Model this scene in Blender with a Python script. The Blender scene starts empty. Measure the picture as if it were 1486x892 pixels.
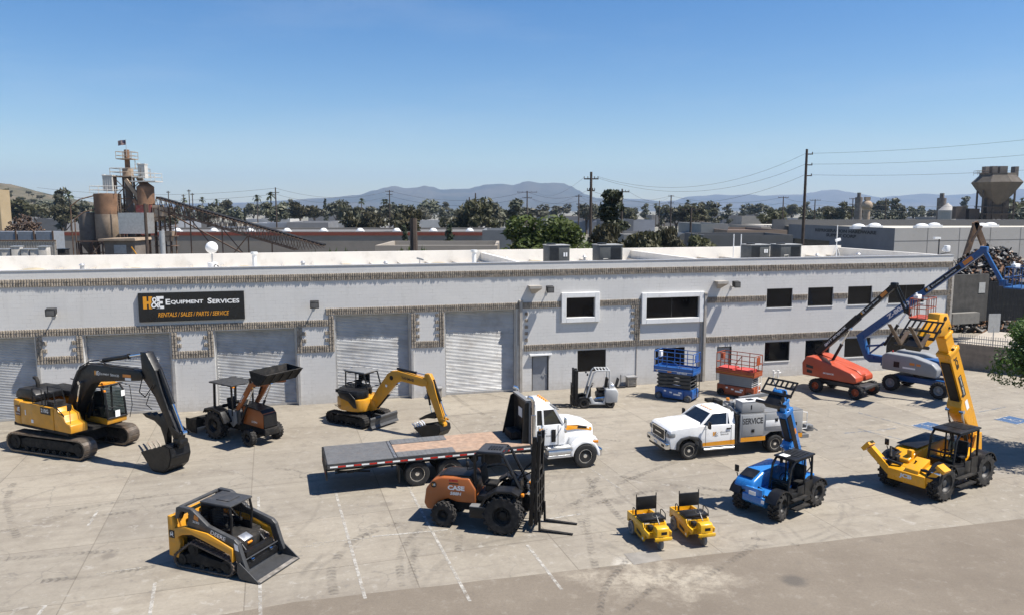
import bpy, bmesh, math, random
from mathutils import Vector, Matrix, noise
random.seed(7)
SC = bpy.context.scene
COL = SC.collection
PI = math.pi
R = math.radians
# ---------------------------------------------------------------- camera maths (1486x892 frame)
F0, CX, CY, HZ, HC = 1120.0, 743.0, 446.0, 305.0, 11.0
PITCH = math.atan((CY - HZ) / F0)
_c, _s = math.cos(PITCH), math.sin(PITCH)
def ray(px, py):
    a = (px - CX) / F0; b = -(py - CY) / F0
    return (a, _c + _s * b, -_s + _c * b)
def gnd(px, py, z=0.0):
    d = ray(px, py); t = (z - HC) / d[2]
    return Vector((d[0] * t, d[1] * t, z))
def atd(px, py, Y):
    d = ray(px, py); t = Y / d[1]
    return Vector((d[0] * t, Y, HC + d[2] * t))
# ---------------------------------------------------------------- materials
MATS = {}
def srgb(r, g=None, b=None):
    if g is None: g = b = r
    f = lambda c: (c / 255 / 12.92) if c / 255 <= .04045 else ((c / 255 + .055) / 1.055) ** 2.4
    return (f(r), f(g), f(b))
class NT:
    def __init__(s, m): s.m = m; s.n = m.node_tree.nodes; s.l = m.node_tree.links
    def new(s, t, **k):
        x = s.n.new(t)
        for a, v in k.items():
            if a.startswith('_'): x.inputs[a[1:].replace('_', ' ')].default_value = v
            else: setattr(x, a, v)
        return x
    def link(s, a, b): s.l.new(a, b)
    def math(s, op, a, b=None, clamp=False):
        x = s.n.new('ShaderNodeMath'); x.operation = op; x.use_clamp = clamp
        for i, v in enumerate((a, b)):
            if v is None: continue
            if hasattr(v, 'is_output'): s.l.new(v, x.inputs[i])
            else: x.inputs[i].default_value = v
        return x.outputs[0]
    def mix(s, fac, a, b, mode='MIX'):
        x = s.n.new('ShaderNodeMix'); x.data_type = 'RGBA'; x.blend_type = mode
        for i, v in ((0, fac), (6, a), (7, b)):
            if hasattr(v, 'is_output'): s.l.new(v, x.inputs[i])
            elif i == 0: x.inputs[0].default_value = v
            else: x.inputs[i].default_value = (*v, 1)
        return x.outputs[2]
    def ramp(s, fac, stops):
        x = s.n.new('ShaderNodeValToRGB'); e = x.color_ramp.elements
        while len(e) > 1: e.remove(e[0])
        e[0].position = stops[0][0]; v = stops[0][1]; e[0].color = (*((v,) * 3 if isinstance(v, (int, float)) else v), 1)
        for p, v in stops[1:]:
            q = e.new(p); q.color = (*((v,) * 3 if isinstance(v, (int, float)) else v), 1)
        s.l.new(fac, x.inputs[0]); return x.outputs[0]
    def noise(s, vec, scale, detail=4, rough=.55, dist=0):
        x = s.n.new('ShaderNodeTexNoise'); x.inputs['Scale'].default_value = scale
        x.inputs['Detail'].default_value = detail; x.inputs['Roughness'].default_value = rough
        x.inputs['Distortion'].default_value = dist
        if vec is not None: s.l.new(vec, x.inputs['Vector'])
        return x.outputs[0]
def newmat(name):
    m = bpy.data.materials.new(name); m.use_nodes = True
    t = NT(m); t.n.clear()
    out = t.new('ShaderNodeOutputMaterial'); b = t.new('ShaderNodeBsdfPrincipled')
    t.link(b.outputs[0], out.inputs[0]); t.b = b; t.out = out
    return m, t
def mat(name, col, rough=.5, metal=0., var=.12, scale=3., dirt=0., dirtcol=(.23, .19, .14), bump=0., bscale=20., coat=0., spec=.5):
    """plain procedural surface: colour mottling, a share of dust / dirt patches, optional bump"""
    if name in MATS: return MATS[name]
    k = .80 if metal < .5 and min(col) < .6 else .93
    col = tuple(c * k for c in col); dirtcol = tuple(c * k for c in dirtcol)
    m, t = newmat(name)
    tc = t.new('ShaderNodeTexCoord').outputs['Object']
    n1 = t.noise(tc, scale, 5)
    lo = tuple(max(0, c * (1 - var)) for c in col); hi = tuple(min(1, c * (1 + var)) for c in col)
    c = t.mix(t.ramp(n1, [(.3, 0), (.7, 1)]), lo, hi)
    rr = t.ramp(t.noise(tc, scale * 2.3, 3), [(.3, max(0, rough - .1)), (.7, min(1, rough + .1))])
    if dirt > 0:
        n2 = t.noise(tc, scale * .7 + .6, 7, .68)
        f = t.ramp(n2, [(.62 - dirt * .5, 0), (.78 - dirt * .25, min(1, .35 + dirt))])
        c = t.mix(f, c, dirtcol); rr = t.math('MAXIMUM', rr, t.math('MULTIPLY', f, .85))
    t.link(c, t.b.inputs['Base Color']); t.link(rr, t.b.inputs['Roughness'])
    t.b.inputs['Metallic'].default_value = metal
    t.b.inputs['Coat Weight'].default_value = coat; t.b.inputs['Coat Roughness'].default_value = .12
    t.b.inputs['Specular IOR Level'].default_value = spec
    if bump:
        bp = t.new('ShaderNodeBump'); bp.inputs['Strength'].default_value = bump; bp.inputs['Distance'].default_value = .02
        t.link(t.noise(tc, bscale, 4), bp.inputs['Height']); t.link(bp.outputs[0], t.b.inputs['Normal'])
    MATS[name] = m; return m
def glassmat(name='cab_glass', tint=(.6, .68, .66), alpha=.3):
    if name in MATS: return MATS[name]
    m, t = newmat(name)
    t.b.inputs['Base Color'].default_value = (.012, .014, .015, 1); t.b.inputs['Roughness'].default_value = .03
    tr = t.new('ShaderNodeBsdfTransparent'); tr.inputs[0].default_value = (*tint, 1)
    mx = t.new('ShaderNodeMixShader'); fr = t.new('ShaderNodeFresnel', _IOR=1.5)
    f = t.math('ADD', fr.outputs[0], alpha, clamp=True)
    t.link(f, mx.inputs[0]); t.link(tr.outputs[0], mx.inputs[1]); t.link(t.b.outputs[0], mx.inputs[2])
    t.link(mx.outputs[0], t.out.inputs[0]); MATS[name] = m; return m
# ---------------------------------------------------------------- objects
def tag(o, label=None, cat=None, group=None, kind=None):
    if label: o['label'] = label
    if cat: o['category'] = cat
    if group: o['group'] = group
    if kind: o['kind'] = kind
    return o
def thing(name, label, cat, loc=(0, 0, 0), deg=0, group=None):
    o = bpy.data.objects.new(name, None); COL.objects.link(o)
    o.location = loc; o.rotation_euler = (0, 0, R(deg)); o.empty_display_size = .3
    return tag(o, label, cat, group)
def dup(o, loc=None, deg=None, label=None, parent=None):
    c = o.copy(); COL.objects.link(c)
    if parent is not None: c.parent = parent
    if loc is not None: c.location = loc
    if deg is not None: c.rotation_euler = (0, 0, R(deg))
    if label: c['label'] = label
    for ch in list(o.children): dup(ch, parent=c)
    return c
def rotm(r):
    m = Matrix.Identity(3)
    if r: m = (Matrix.Rotation(r[2], 3, 'Z') @ Matrix.Rotation(r[1], 3, 'Y') @ Matrix.Rotation(r[0], 3, 'X'))
    return m
SPLIT = {'guide_rail', 'locker_door', 'canopy_post', 'rack_wing', 'mud_flap', 'leg', 'tail_lamp', 'lamp', 'side_tank', 'step', 'control_levers', 'blade_arm', 'backrest_post', 'corner_trim', 'armrest', 'bucket_tooth', 'tread_top', 'bumper_angle', 'stabiliser_frame_', 'latch', 'ladder_', 'under_ride_guard', 'side_stripe', 'filter_box', 'work_lamp', 'notice', 'hopper', 'handrail', 'lift_link', 'underbody_box', 'tilt_link', 'window_pillar'}
class MB:
    def __init__(s): s.v = []; s.f = []; s.m = []; s.mi = 0; s.X = None
    def add(s, vs, fs):
        b = len(s.v)
        for p in vs:
            p = Vector(p); s.v.append(s.X @ p if s.X is not None else p)
        for f in fs: s.f.append([b + i for i in f]); s.m.append(s.mi)
        return s
    def box(s, c, d, rot=None):
        M = rotm(rot); c = Vector(c); vs = []
        for i in (-.5, .5):
            for j in (-.5, .5):
                for k in (-.5, .5): vs.append(c + M @ Vector((i * d[0], j * d[1], k * d[2])))
        return s.add(vs, [(0, 1, 3, 2), (4, 6, 7, 5), (0, 4, 5, 1), (2, 3, 7, 6), (0, 2, 6, 4), (1, 5, 7, 3)])
    def bb(s, x0, x1, y0, y1, z0, z1):
        return s.box(((x0 + x1) / 2, (y0 + y1) / 2, (z0 + z1) / 2), (abs(x1 - x0), abs(y1 - y0), abs(z1 - z0)))
    def rbox(s, c, d, r, rot=None, seg=2):
        """box with rounded vertical and horizontal edges"""
        bm = bmesh.new(); bmesh.ops.create_cube(bm, size=1)
        for v in bm.verts: v.co = Vector((v.co.x * d[0], v.co.y * d[1], v.co.z * d[2]))
        bmesh.ops.bevel(bm, geom=bm.edges[:], offset=min(r, min(d) * .49), segments=seg, profile=.5, affect='EDGES')
        return s._bm(bm, c, rot)
    def _bm(s, bm, c=(0, 0, 0), rot=None):
        M = rotm(rot); c = Vector(c); bm.verts.index_update()
        s.add([c + M @ v.co for v in bm.verts], [[v.index for v in f.verts] for f in bm.faces]); bm.free(); return s
    def prism(s, pts, y0, y1, bev=0, seg=2, plane='xz'):
        """polygon in xz (or xy / yz) extruded along the third axis"""
        def P(a, b, t):
            return {'xz': (a, t, b), 'xy': (a, b, t), 'yz': (t, a, b)}[plane]
        n = len(pts)
        bm = bmesh.new()
        A = [bm.verts.new(P(*p, y0)) for p in pts]; B = [bm.verts.new(P(*p, y1)) for p in pts]
        bm.faces.new(A); bm.faces.new(B[::-1])
        for i in range(n): bm.faces.new((A[i], B[i], B[(i + 1) % n], A[(i + 1) % n]))
        bmesh.ops.recalc_face_normals(bm, faces=bm.faces[:])
        if bev: bmesh.ops.bevel(bm, geom=bm.edges[:], offset=bev, segments=seg, profile=.5, affect='EDGES', clamp_overlap=True)
        return s._bm(bm)
    def loft(s, rings, cap=True):
        """list of equal-length closed rings"""
        n = len(rings[0]); vs = [p for r in rings for p in r]; fs = []
        for k in range(len(rings) - 1):
            for i in range(n):
                j = (i + 1) % n; fs.append((k * n + i, k * n + j, (k + 1) * n + j, (k + 1) * n + i))
        if cap: fs += [tuple(range(n))[::-1], tuple((len(rings) - 1) * n + i for i in range(n))]
        return s.add(vs, fs)
    def tube(s, pts, r, n=8, closed=False):
        pts = [Vector(p) for p in pts]; rr = r if isinstance(r, (list, tuple)) else [r] * len(pts)
        rings = []; up = None
        for i, p in enumerate(pts):
            if i == 0: d = pts[1] - p
            elif i == len(pts) - 1: d = p - pts[i - 1]
            else: d = (pts[i + 1] - p).normalized() + (p - pts[i - 1]).normalized()
            d.normalize() if d.length > 1e-9 else None
            if up is None:
                up = Vector((0, 0, 1)) if abs(d.z) < .9 else Vector((1, 0, 0))
            a = d.cross(up)
            if a.length < 1e-4: up = Vector((1, 0, 0)); a = d.cross(up)
            a.normalize(); b = a.cross(d).normalized(); up = b
            rings.append([p + (a * math.cos(2 * PI * k / n) + b * math.sin(2 * PI * k / n)) * rr[i] for k in range(n)])
        return s.loft(rings)
    def cyl(s, a, b, r, r2=None, n=16): return s.tube([a, b], [r, r if r2 is None else r2], n)
    def bar(s, a, b, w, h, roll=0):
        """rectangular bar from a to b, w sideways, h up"""
        a, b = Vector(a), Vector(b); d = (b - a).normalized()
        up = Vector((0, 0, 1)) if abs(d.z) < .95 else Vector((1, 0, 0))
        sd = d.cross(up).normalized(); u = sd.cross(d).normalized()
        q = [sd * i * w / 2 + u * j * h / 2 for i, j in ((-1, -1), (1, -1), (1, 1), (-1, 1))]
        return s.loft([[a + t for t in q], [b + t for t in q]])
    def lathe(s, prof, o=(0, 0, 0), ax='y', n=24, cap=True):
        """profile of (radius, along-axis) pairs"""
        o = Vector(o); rings = []
        for r, h in prof:
            ring = []
            for k in range(n):
                a = 2 * PI * k / n; u, w = r * math.cos(a), r * math.sin(a)
                ring.append(o + Vector({'y': (u, h, w), 'z': (u, w, h), 'x': (h, u, w)}[ax]))
            rings.append(ring)
        return s.loft(rings, cap)
    def ell(s, c, rx, ry, rz, nu=16, nv=10, z0=-1):
        c = Vector(c); rings = []
        for j in range(nv + 1):
            t = z0 + (1 - z0) * j / nv; t = max(-.999, min(.999, math.sin(PI / 2 * (2 * (j / nv) - 1)) if z0 == -1 else math.sin(PI / 2 * j / nv)))
            q = math.sqrt(1 - t * t)
            rings.append([c + Vector((rx * q * math.cos(2 * PI * k / nu), ry * q * math.sin(2 * PI * k / nu), rz * t)) for k in range(nu)])
        return s.loft(rings)
    def quad(s, *p): return s.add(p, [tuple(range(len(p)))])
    def grid(s, o, u, v, nu, nv, r, t=None):
        """wire grid of thin square bars spanning u, v from corner o"""
        o, u, v = Vector(o), Vector(u), Vector(v)
        for i in range(nu + 1): s.tube([o + u * i / nu, o + u * i / nu + v], r, 4)
        for j in range(nv + 1): s.tube([o + v * j / nv, o + v * j / nv + u], r, 4)
        return s
    def build(s, name, mats, parent=None, loc=None, rot=None, label=None, ang=35, smooth=True, bev=0):
        if name in SPLIT and parent is not None:
            # one object per loose piece
            par = list(range(len(s.v)))
            def find(i):
                while par[i] != i: par[i] = par[par[i]]; i = par[i]
                return i
            for f in s.f:
                for i in f[1:]: par[find(i)] = find(f[0])
            gr = {}
            for f, mi in zip(s.f, s.m): gr.setdefault(find(f[0]), []).append((f, mi))
            if len(gr) > 1:
                o = None
                for g in gr.values():
                    ids = sorted({i for f, _ in g for i in f}); mp = {i: k for k, i in enumerate(ids)}
                    q = MB(); q.v = [s.v[i] for i in ids]; q.f = [[mp[i] for i in f] for f, _ in g]; q.m = [mi for _, mi in g]
                    o = q.build(name, mats, parent, loc, rot, label, ang, smooth, bev)
                return o
        me = bpy.data.meshes.new(name)
        me.from_pydata([tuple(p) for p in s.v], [], s.f)
        if not isinstance(mats, (list, tuple)): mats = [mats]
        for m in mats: me.materials.append(m)
        if len(mats) > 1: me.polygons.foreach_set('material_index', s.m)
        bm = bmesh.new(); bm.from_mesh(me); bmesh.ops.recalc_face_normals(bm, faces=bm.faces[:]); bm.to_mesh(me); bm.free()
        if smooth:
            me.polygons.foreach_set('use_smooth', [True] * len(me.polygons)); me.set_sharp_from_angle(angle=R(ang))
        me.update()
        o = bpy.data.objects.new(name, me); COL.objects.link(o)
        if parent is not None: o.parent = parent
        if loc is not None: o.location = loc
        if rot is not None: o.rotation_euler = rot
        if label: o['label'] = label
        if bev:
            md = o.modifiers.new('edge', 'BEVEL'); md.width = bev; md.segments = 2; md.limit_method = 'ANGLE'; md.angle_limit = R(40)
        return o
_tc = {}
def textmesh(txt, bold=0., shear=0., space=1.):
    k = (txt, bold, shear, space)
    if k in _tc: return _tc[k]
    cu = bpy.data.curves.new('t', 'FONT'); cu.body = txt; cu.size = 1; cu.offset = bold; cu.shear = shear
    cu.space_character = space; cu.resolution_u = 3
    ob = bpy.data.objects.new('t', cu); COL.objects.link(ob)
    dg = bpy.context.evaluated_depsgraph_get(); dg.update()
    me = bpy.data.meshes.new_from_object(ob.evaluated_get(dg))
    vs = [v.co.copy() for v in me.vertices]; fs = [tuple(p.vertices) for p in me.polygons]
    bpy.data.objects.remove(ob); bpy.data.curves.remove(cu); bpy.data.meshes.remove(me)
    x0 = min(v.x for v in vs); x1 = max(v.x for v in vs); y0 = min(v.y for v in vs); y1 = max(v.y for v in vs)
    _tc[k] = ([Vector(((v.x - x0) / (x1 - x0), (v.y - y0) / (y1 - y0), 0)) for v in vs], fs, (x1 - x0) / (y1 - y0))
    return _tc[k]
def text(txt, mt, parent, o, u, v, h, w=None, bold=0., shear=0., name='lettering', mb=None, space=1.):
    """lettering lying on a surface: o lower-left corner, u reading direction, v up direction, h height, w width"""
    vs, fs, asp = textmesh(txt, bold, shear, space); o, u, v = Vector(o), Vector(u).normalized(), Vector(v).normalized()
    if w is None: w = h * asp
    q = [o + u * (p.x * w) + v * (p.y * h) for p in vs]
    if mb is not None: mb.add(q, fs); return None
    return MB().add(q, fs).build(name, mt, parent, smooth=False)
# ---------------------------------------------------------------- light, sky, camera
SUN = Vector((.56, -.115, 1)).normalized()
sel = math.asin(SUN.z); saz = math.atan2(SUN.x, SUN.y)
W = bpy.data.worlds.new('World'); SC.world = W; W.use_nodes = True
wt = W.node_tree; wt.nodes.clear()
sky = wt.nodes.new('ShaderNodeTexSky'); sky.sky_type = 'NISHITA'; sky.sun_disc = False
sky.sun_elevation = sel; sky.sun_rotation = saz; sky.air_density = 1.0; sky.dust_density = .3; sky.ozone_density = 1.5; sky.altitude = 200
bg = wt.nodes.new('ShaderNodeBackground'); bg.inputs[1].default_value = .0716
wo = wt.nodes.new('ShaderNodeOutputWorld'); hs_ = wt.nodes.new('ShaderNodeHueSaturation'); hs_.inputs['Saturation'].default_value = 1.45; hs_.inputs['Hue'].default_value = .507; wt.links.new(sky.outputs[0], hs_.inputs['Color']); tcw = wt.nodes.new('ShaderNodeTexCoord'); mpw = wt.nodes.new('ShaderNodeMapping'); mpw.inputs['Scale'].default_value = (1.2, 1.2, 7); mpw.inputs['Rotation'].default_value = (.12, .05, 0); wt.links.new(tcw.outputs['Generated'], mpw.inputs[0])
nw = wt.nodes.new('ShaderNodeTexNoise'); nw.inputs['Scale'].default_value = 1.6; nw.inputs['Detail'].default_value = 7; nw.inputs['Roughness'].default_value = .6; wt.links.new(mpw.outputs[0], nw.inputs['Vector'])
rw = wt.nodes.new('ShaderNodeMapRange'); rw.inputs[1].default_value = .5; rw.inputs[2].default_value = .8; rw.inputs[3].default_value = 0; rw.inputs[4].default_value = .16; wt.links.new(nw.outputs[0], rw.inputs[0])
mw = wt.nodes.new('ShaderNodeMix'); mw.data_type = 'RGBA'; wt.links.new(rw.outputs[0], mw.inputs[0]); wt.links.new(hs_.outputs[0], mw.inputs[6]); mw.inputs[7].default_value = (6.2, 6.6, 7.0, 1)
wt.links.new(mw.outputs[2], bg.inputs[0]); wt.links.new(bg.outputs[0], wo.inputs[0])
sl = bpy.data.lights.new('sun', 'SUN'); sl.energy = 5.0; sl.angle = R(.5); sl.color = (1, .945, .86)
so = bpy.data.objects.new('sun', sl); COL.objects.link(so); so.rotation_euler = SUN.to_track_quat('Z', 'Y').to_euler()
so.location = (0, 0, 60)
cd = bpy.data.cameras.new('camera'); co = bpy.data.objects.new('camera', cd); COL.objects.link(co)
cd.sensor_width = 36; cd.lens = 36 * F0 / 1486; cd.clip_end = 60000; cd.clip_start = .1
co.location = (0, 0, HC); co.rotation_euler = (PI / 2 - PITCH, 0, 0); SC.camera = co
SC.view_settings.view_transform = 'Standard'; SC.view_settings.look = 'None'; SC.view_settings.exposure = .83
SC.render.resolution_x = 1024; SC.render.resolution_y = 614
SC.render.engine = 'CYCLES'
SC.cycles.max_bounces = 6; SC.cycles.transparent_max_bounces = 12; SC.cycles.volume_bounces = 0
# ---------------------------------------------------------------- ground
FO = gnd(0, 613); FA = 14.3
fu = Vector((math.cos(R(FA)), math.sin(R(FA)), 0)); fn = Vector((-fu.y, fu.x, 0))     # along facade, into building
def fac(u, d, z=0.): return FO + fu * u + fn * d + Vector((0, 0, z))
def ground_mat():
    m, t = newmat('yard_concrete')
    tc = t.new('ShaderNodeTexCoord').outputs['Object']
    mp = t.new('ShaderNodeMapping'); t.link(tc, mp.inputs[0]); mp.inputs['Rotation'].default_value = (0, 0, R(-17.3)); mp.inputs['Location'].default_value = (1.1, 1.2, 0)
    v = mp.outputs[0]
    n1 = t.noise(tc, .22, 8, .62); n2 = t.noise(tc, 1.6, 6, .6, .6); n3 = t.noise(tc, 9, 5, .6)
    base = t.mix(t.ramp(n1, [(.34, 0), (.66, 1)]), (0.205, 0.179, 0.142), (0.287, 0.256, 0.206))
    base = t.mix(t.ramp(n2, [(.35, 0), (.72, .55)]), base, (0.316, 0.285, 0.233))
    base = t.mix(t.ramp(n2, [(.22, .5), (.42, 0)]), base, (0.158, 0.136, 0.111))
    base = t.mix(.5, base, t.mix(t.ramp(n3, [(.3, 0), (.7, 1)]), (.9, .9, .9), (1.06, 1.06, 1.06)), 'MULTIPLY') if False else base
    # slabs
    br = t.new('ShaderNodeTexBrick'); t.link(v, br.inputs['Vector'])
    br.inputs['Scale'].default_value = 1; br.inputs['Brick Width'].default_value = 4.9; br.inputs['Row Height'].default_value = 4.1
    br.inputs['Mortar Size'].default_value = .022; br.inputs['Mortar Smooth'].default_value = .3; br.offset = 0
    br.inputs['Color1'].default_value = (.84, .84, .84, 1); br.inputs['Color2'].default_value = (1.09, 1.08, 1.06, 1); br.inputs['Mortar'].default_value = (.58, .56, .53, 1)
    base = t.mix(.9, base, br.outputs[0], 'MULTIPLY')
    # oil spots and grime
    sp = t.ramp(t.noise(tc, .75, 3, .5, .3), [(.66, 0), (.74, .55)])
    base = t.mix(sp, base, (0.151, 0.129, 0.105))
    vo = t.new('ShaderNodeTexVoronoi'); t.link(tc, vo.inputs['Vector']); vo.inputs['Scale'].default_value = .33; vo.inputs['Randomness'].default_value = 1
    vd = t.math('ADD', vo.outputs['Distance'], t.math('MULTIPLY', n3, .09))
    base = t.mix(t.ramp(vd, [(.095, .5), (.15, 0)]), base, (0.108, 0.092, 0.076))
    # streaks along the traffic direction
    mp2 = t.new('ShaderNodeMapping'); t.link(v, mp2.inputs[0]); mp2.inputs['Scale'].default_value = (.12, 2.2, 1)
    st = t.noise(mp2.outputs[0], 1.0, 6, .6, .5)
    base = t.mix(t.ramp(st, [(.3, .42), (.5, 0)]), base, (0.171, 0.144, 0.117))
    base = t.mix(t.ramp(st, [(.55, 0), (.75, .38)]), base, (0.347, 0.315, 0.256))
    # tyre scuffs: arcs
    sx = t.new('ShaderNodeSeparateXYZ'); t.link(tc, sx.inputs[0]); X, Y = sx.outputs[0], sx.outputs[1]
    brk = t.ramp(t.noise(tc, .5, 5, .65), [(.42, 0), (.62, 1)])
    trd = t.ramp(t.noise(tc, 6, 2), [(.3, .55), (.6, 1)])
    for cx, cy, r, w, k in ((7.5, 29.5, 5.2, .1, .5), (7.5, 29.5, 5.55, .1, .45), (7.5, 29.5, 3.3, .09, .5), (3, 25, 6.3, .12, .4), (3, 25, 6.75, .1, .4), (-14, 27, 5, .12, .4), (-14, 27, 6.8, .1, .3), (1, 21.5, 3.6, .14, .5), (1, 21.5, 3.15, .12, .45), (-1.2, 37.2, 4, .16, .4), (12, 20, 7, .12, .35), (14, 37, 6, .1, .35), (14, 37, 6.4, .1, .35), (-3.2, 22.2, 3.2, .13, .5), (-3.2, 22.2, 2.8, .11, .4)):
        dx = t.math('SUBTRACT', X, cx); dy = t.math('SUBTRACT', Y, cy)
        d = t.math('SQRT', t.math('ADD', t.math('MULTIPLY', dx, dx), t.math('MULTIPLY', dy, dy)))
        e = t.math('DIVIDE', t.math('ABSOLUTE', t.math('SUBTRACT', d, r)), w)
        f = t.math('SUBTRACT', 1, e, clamp=True); f = t.math('POWER', f, .6)
        f = t.math('MULTIPLY', t.math('MULTIPLY', f, brk), t.math('MULTIPLY', trd, k))
        base = t.mix(f, base, (0.089, 0.078, 0.065))
    base = t.mix(t.math('MULTIPLY', t.ramp(n3, [(.3, 1), (.7, 0)]), .28), base, (0.139, 0.123, 0.098))
    dx = t.math('SUBTRACT', X, 3.9); dy = t.math('SUBTRACT', Y, 22.9); d = t.math('SQRT', t.math('ADD', t.math('MULTIPLY', dx, t.math('MULTIPLY', dx, .35)), t.math('MULTIPLY', dy, t.math('MULTIPLY', dy, .5))))
    base = t.mix(t.math('MULTIPLY', t.ramp(t.math('ADD', d, t.math('MULTIPLY', n2, .9)), [(.5, .9), (2.3, 0)]), t.ramp(t.noise(tc, 2.0, 9, .72), [(.36, .2), (.55, 1)])), base, (0.530, 0.498, 0.436))
    # hairline cracks and crisp pale spills
    wv = t.new('ShaderNodeVectorMath', operation='ADD'); nz = t.new('ShaderNodeTexNoise', _Scale=.8, _Detail=5); t.link(tc, nz.inputs['Vector']); sc_ = t.new('ShaderNodeVectorMath', operation='SCALE'); t.link(nz.outputs['Color'], sc_.inputs[0]); sc_.inputs['Scale'].default_value = 1.6
    t.link(tc, wv.inputs[0]); t.link(sc_.outputs[0], wv.inputs[1]); v2 = t.new('ShaderNodeTexVoronoi', feature='DISTANCE_TO_EDGE'); t.link(wv.outputs[0], v2.inputs['Vector']); v2.inputs['Scale'].default_value = .3
    cr = t.math('MULTIPLY', t.ramp(v2.outputs['Distance'], [(.003, .35), (.010, 0)]), t.ramp(n1, [(.45, 0), (.55, 1)]))
    base = t.mix(cr, base, (0.088, 0.080, 0.072))
    n5 = t.noise(tc, 2.6, 9, .72, .4); base = t.mix(t.math('MULTIPLY', t.ramp(n5, [(.57, 0), (.63, .5)]), t.ramp(n1, [(.4, 1), (.6, .2)])), base, (0.356, 0.338, 0.305))
    base = t.mix(t.math('MULTIPLY', t.ramp(n5, [(.36, .5), (.42, 0)]), t.ramp(n2, [(.4, 1), (.6, .1)])), base, (0.127, 0.118, 0.109))
    n6 = t.noise(tc, 40, 3, .7); base = t.mix(t.ramp(n6, [(.25, .22), (.45, 0)]), base, (0.096, 0.088, 0.080))
    t.link(base, t.b.inputs['Base Color']); t.b.inputs['Roughness'].default_value = .82
    bp = t.new('ShaderNodeBump'); bp.inputs['Strength'].default_value = .25; bp.inputs['Distance'].default_value = .02
    t.link(n3, bp.inputs['Height']); t.link(bp.outputs[0], t.b.inputs['Normal'])
    return m
def asphalt_mat():
    m, t = newmat('street_asphalt'); tc = t.new('ShaderNodeTexCoord').outputs['Object']
    n1 = t.noise(tc, .3, 8, .62); n3 = t.noise(tc, 12, 5, .7); n2 = t.noise(tc, 1.1, 5, .6, .4)
    c = t.mix(t.ramp(n1, [(.35, 0), (.65, 1)]), (0.145, 0.118, 0.088), (0.190, 0.159, 0.121))
    c = t.mix(t.ramp(n3, [(.3, .4), (.6, 0)]), c, (0.102, 0.083, 0.065))
    c = t.mix(t.ramp(n2, [(.62, 0), (.75, .5)]), c, (0.102, 0.081, 0.065))
    sx = t.new('ShaderNodeSeparateXYZ'); t.link(tc, sx.inputs[0])
    # pale dust dragged out of the yard at the left end of the apron
    dx = t.math('SUBTRACT', sx.outputs[0], 4.3); dy = t.math('SUBTRACT', sx.outputs[1], 22.0)
    d = t.math('SQRT', t.math('ADD', t.math('MULTIPLY', dx, t.math('MULTIPLY', dx, .13)), t.math('MULTIPLY', dy, t.math('MULTIPLY', dy, .5))))
    d = t.math('ADD', d, t.math('MULTIPLY', t.math('SUBTRACT', n2, .5), 2.8))
    c = t.mix(t.math('MULTIPLY', t.ramp(d, [(.3, 1), (1.9, 0)]), t.ramp(t.noise(tc, 2.2, 9, .75), [(.38, .1), (.55, .95)])), c, (0.327, 0.288, 0.225))
    n7 = t.noise(tc, 2.4, 9, .75); c = t.mix(t.ramp(n7, [(.56, 0), (.66, .3)]), c, (0.288, 0.264, 0.224)); c = t.mix(t.ramp(n7, [(.3, .45), (.42, 0)]), c, (0.104, 0.096, 0.084))
    v3 = t.new('ShaderNodeTexVoronoi'); t.link(tc, v3.inputs['Vector']); v3.inputs['Scale'].default_value = .36; c = t.mix(t.ramp(t.math('ADD', v3.outputs['Distance'], t.math('MULTIPLY', n7, .12)), [(.17, .7), (.24, 0)]), c, (0.068, 0.060, 0.052))
    n8 = t.noise(tc, 45, 3, .75); c = t.mix(t.ramp(n8, [(.3, .4), (.5, 0)]), c, (0.072, 0.068, 0.060)); c = t.mix(t.ramp(n8, [(.6, 0), (.75, .3)]), c, (0.320, 0.296, 0.256))
    t.link(c, t.b.inputs['Base Color']); t.b.inputs['Roughness'].default_value = .85
    bp = t.new('ShaderNodeBump'); bp.inputs['Strength'].default_value = .4; bp.inputs['Distance'].default_value = .015
    t.link(n3, bp.inputs['Height']); t.link(bp.outputs[0], t.b.inputs['Normal']); return m
def land_mat():
    m, t = newmat('valley_land'); tc = t.new('ShaderNodeTexCoord').outputs['Object']
    n1 = t.noise(tc, .01, 8, .7); n2 = t.noise(tc, .06, 6, .7)
    c = t.mix(t.ramp(n1, [(.4, 0), (.6, 1)]), (.20, .175, .14), (.10, .11, .07))
    c = t.mix(t.ramp(n2, [(.45, 0), (.65, .7)]), c, (.30, .28, .25))
    t.link(c, t.b.inputs['Base Color']); t.b.inputs['Roughness'].default_value = .9; return m
m = MB(); S = 14000; A = [(-S, -200), (S, -200), (S, 13500), (-S, 13500)]
tag(m.quad(*[(x, y, -.02) for x, y in A]).build('ground', land_mat(), smooth=False), kind='structure')
m = MB(); m.quad((-60, 12, 0), (75, 12, 0), (75, 85, 0), (-60, 85, 0))
tag(m.build('yard_pavement', ground_mat(), smooth=False), kind='structure')
a0, a1 = gnd(540, 860), gnd(1486, 752); ad = (a1 - a0).normalized(); an = Vector((ad.y, -ad.x, 0))
p0 = a0 - ad * 2.2; p1 = a1 + ad * 40
m = MB(); N = 60
L = [p0 + (p1 - p0) * i / N + an * (noise.noise(Vector((i * .9, 0, 0))) * .05) for i in range(N + 1)]
a2 = p0 + Vector((-7.5, -2.9, 0))
L = [a2 + (p0 - a2) * i / 12 + an * (noise.noise(Vector((i * .9, 3, 0))) * .06) for i in range(12)] + L
L = [Vector((-60, a2.y - 9, 0))] + L
m.add([(p.x, p.y, .004) for p in L] + [(p1.x, -30, .004), (-60, -30, .004)], [tuple(range(len(L) + 2))])
tag(m.build('street_pavement', asphalt_mat(), smooth=False), kind='structure')
m = MB(); q = [gnd(905, 803), gnd(950, 798), gnd(962, 812), gnd(920, 819)]
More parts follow.
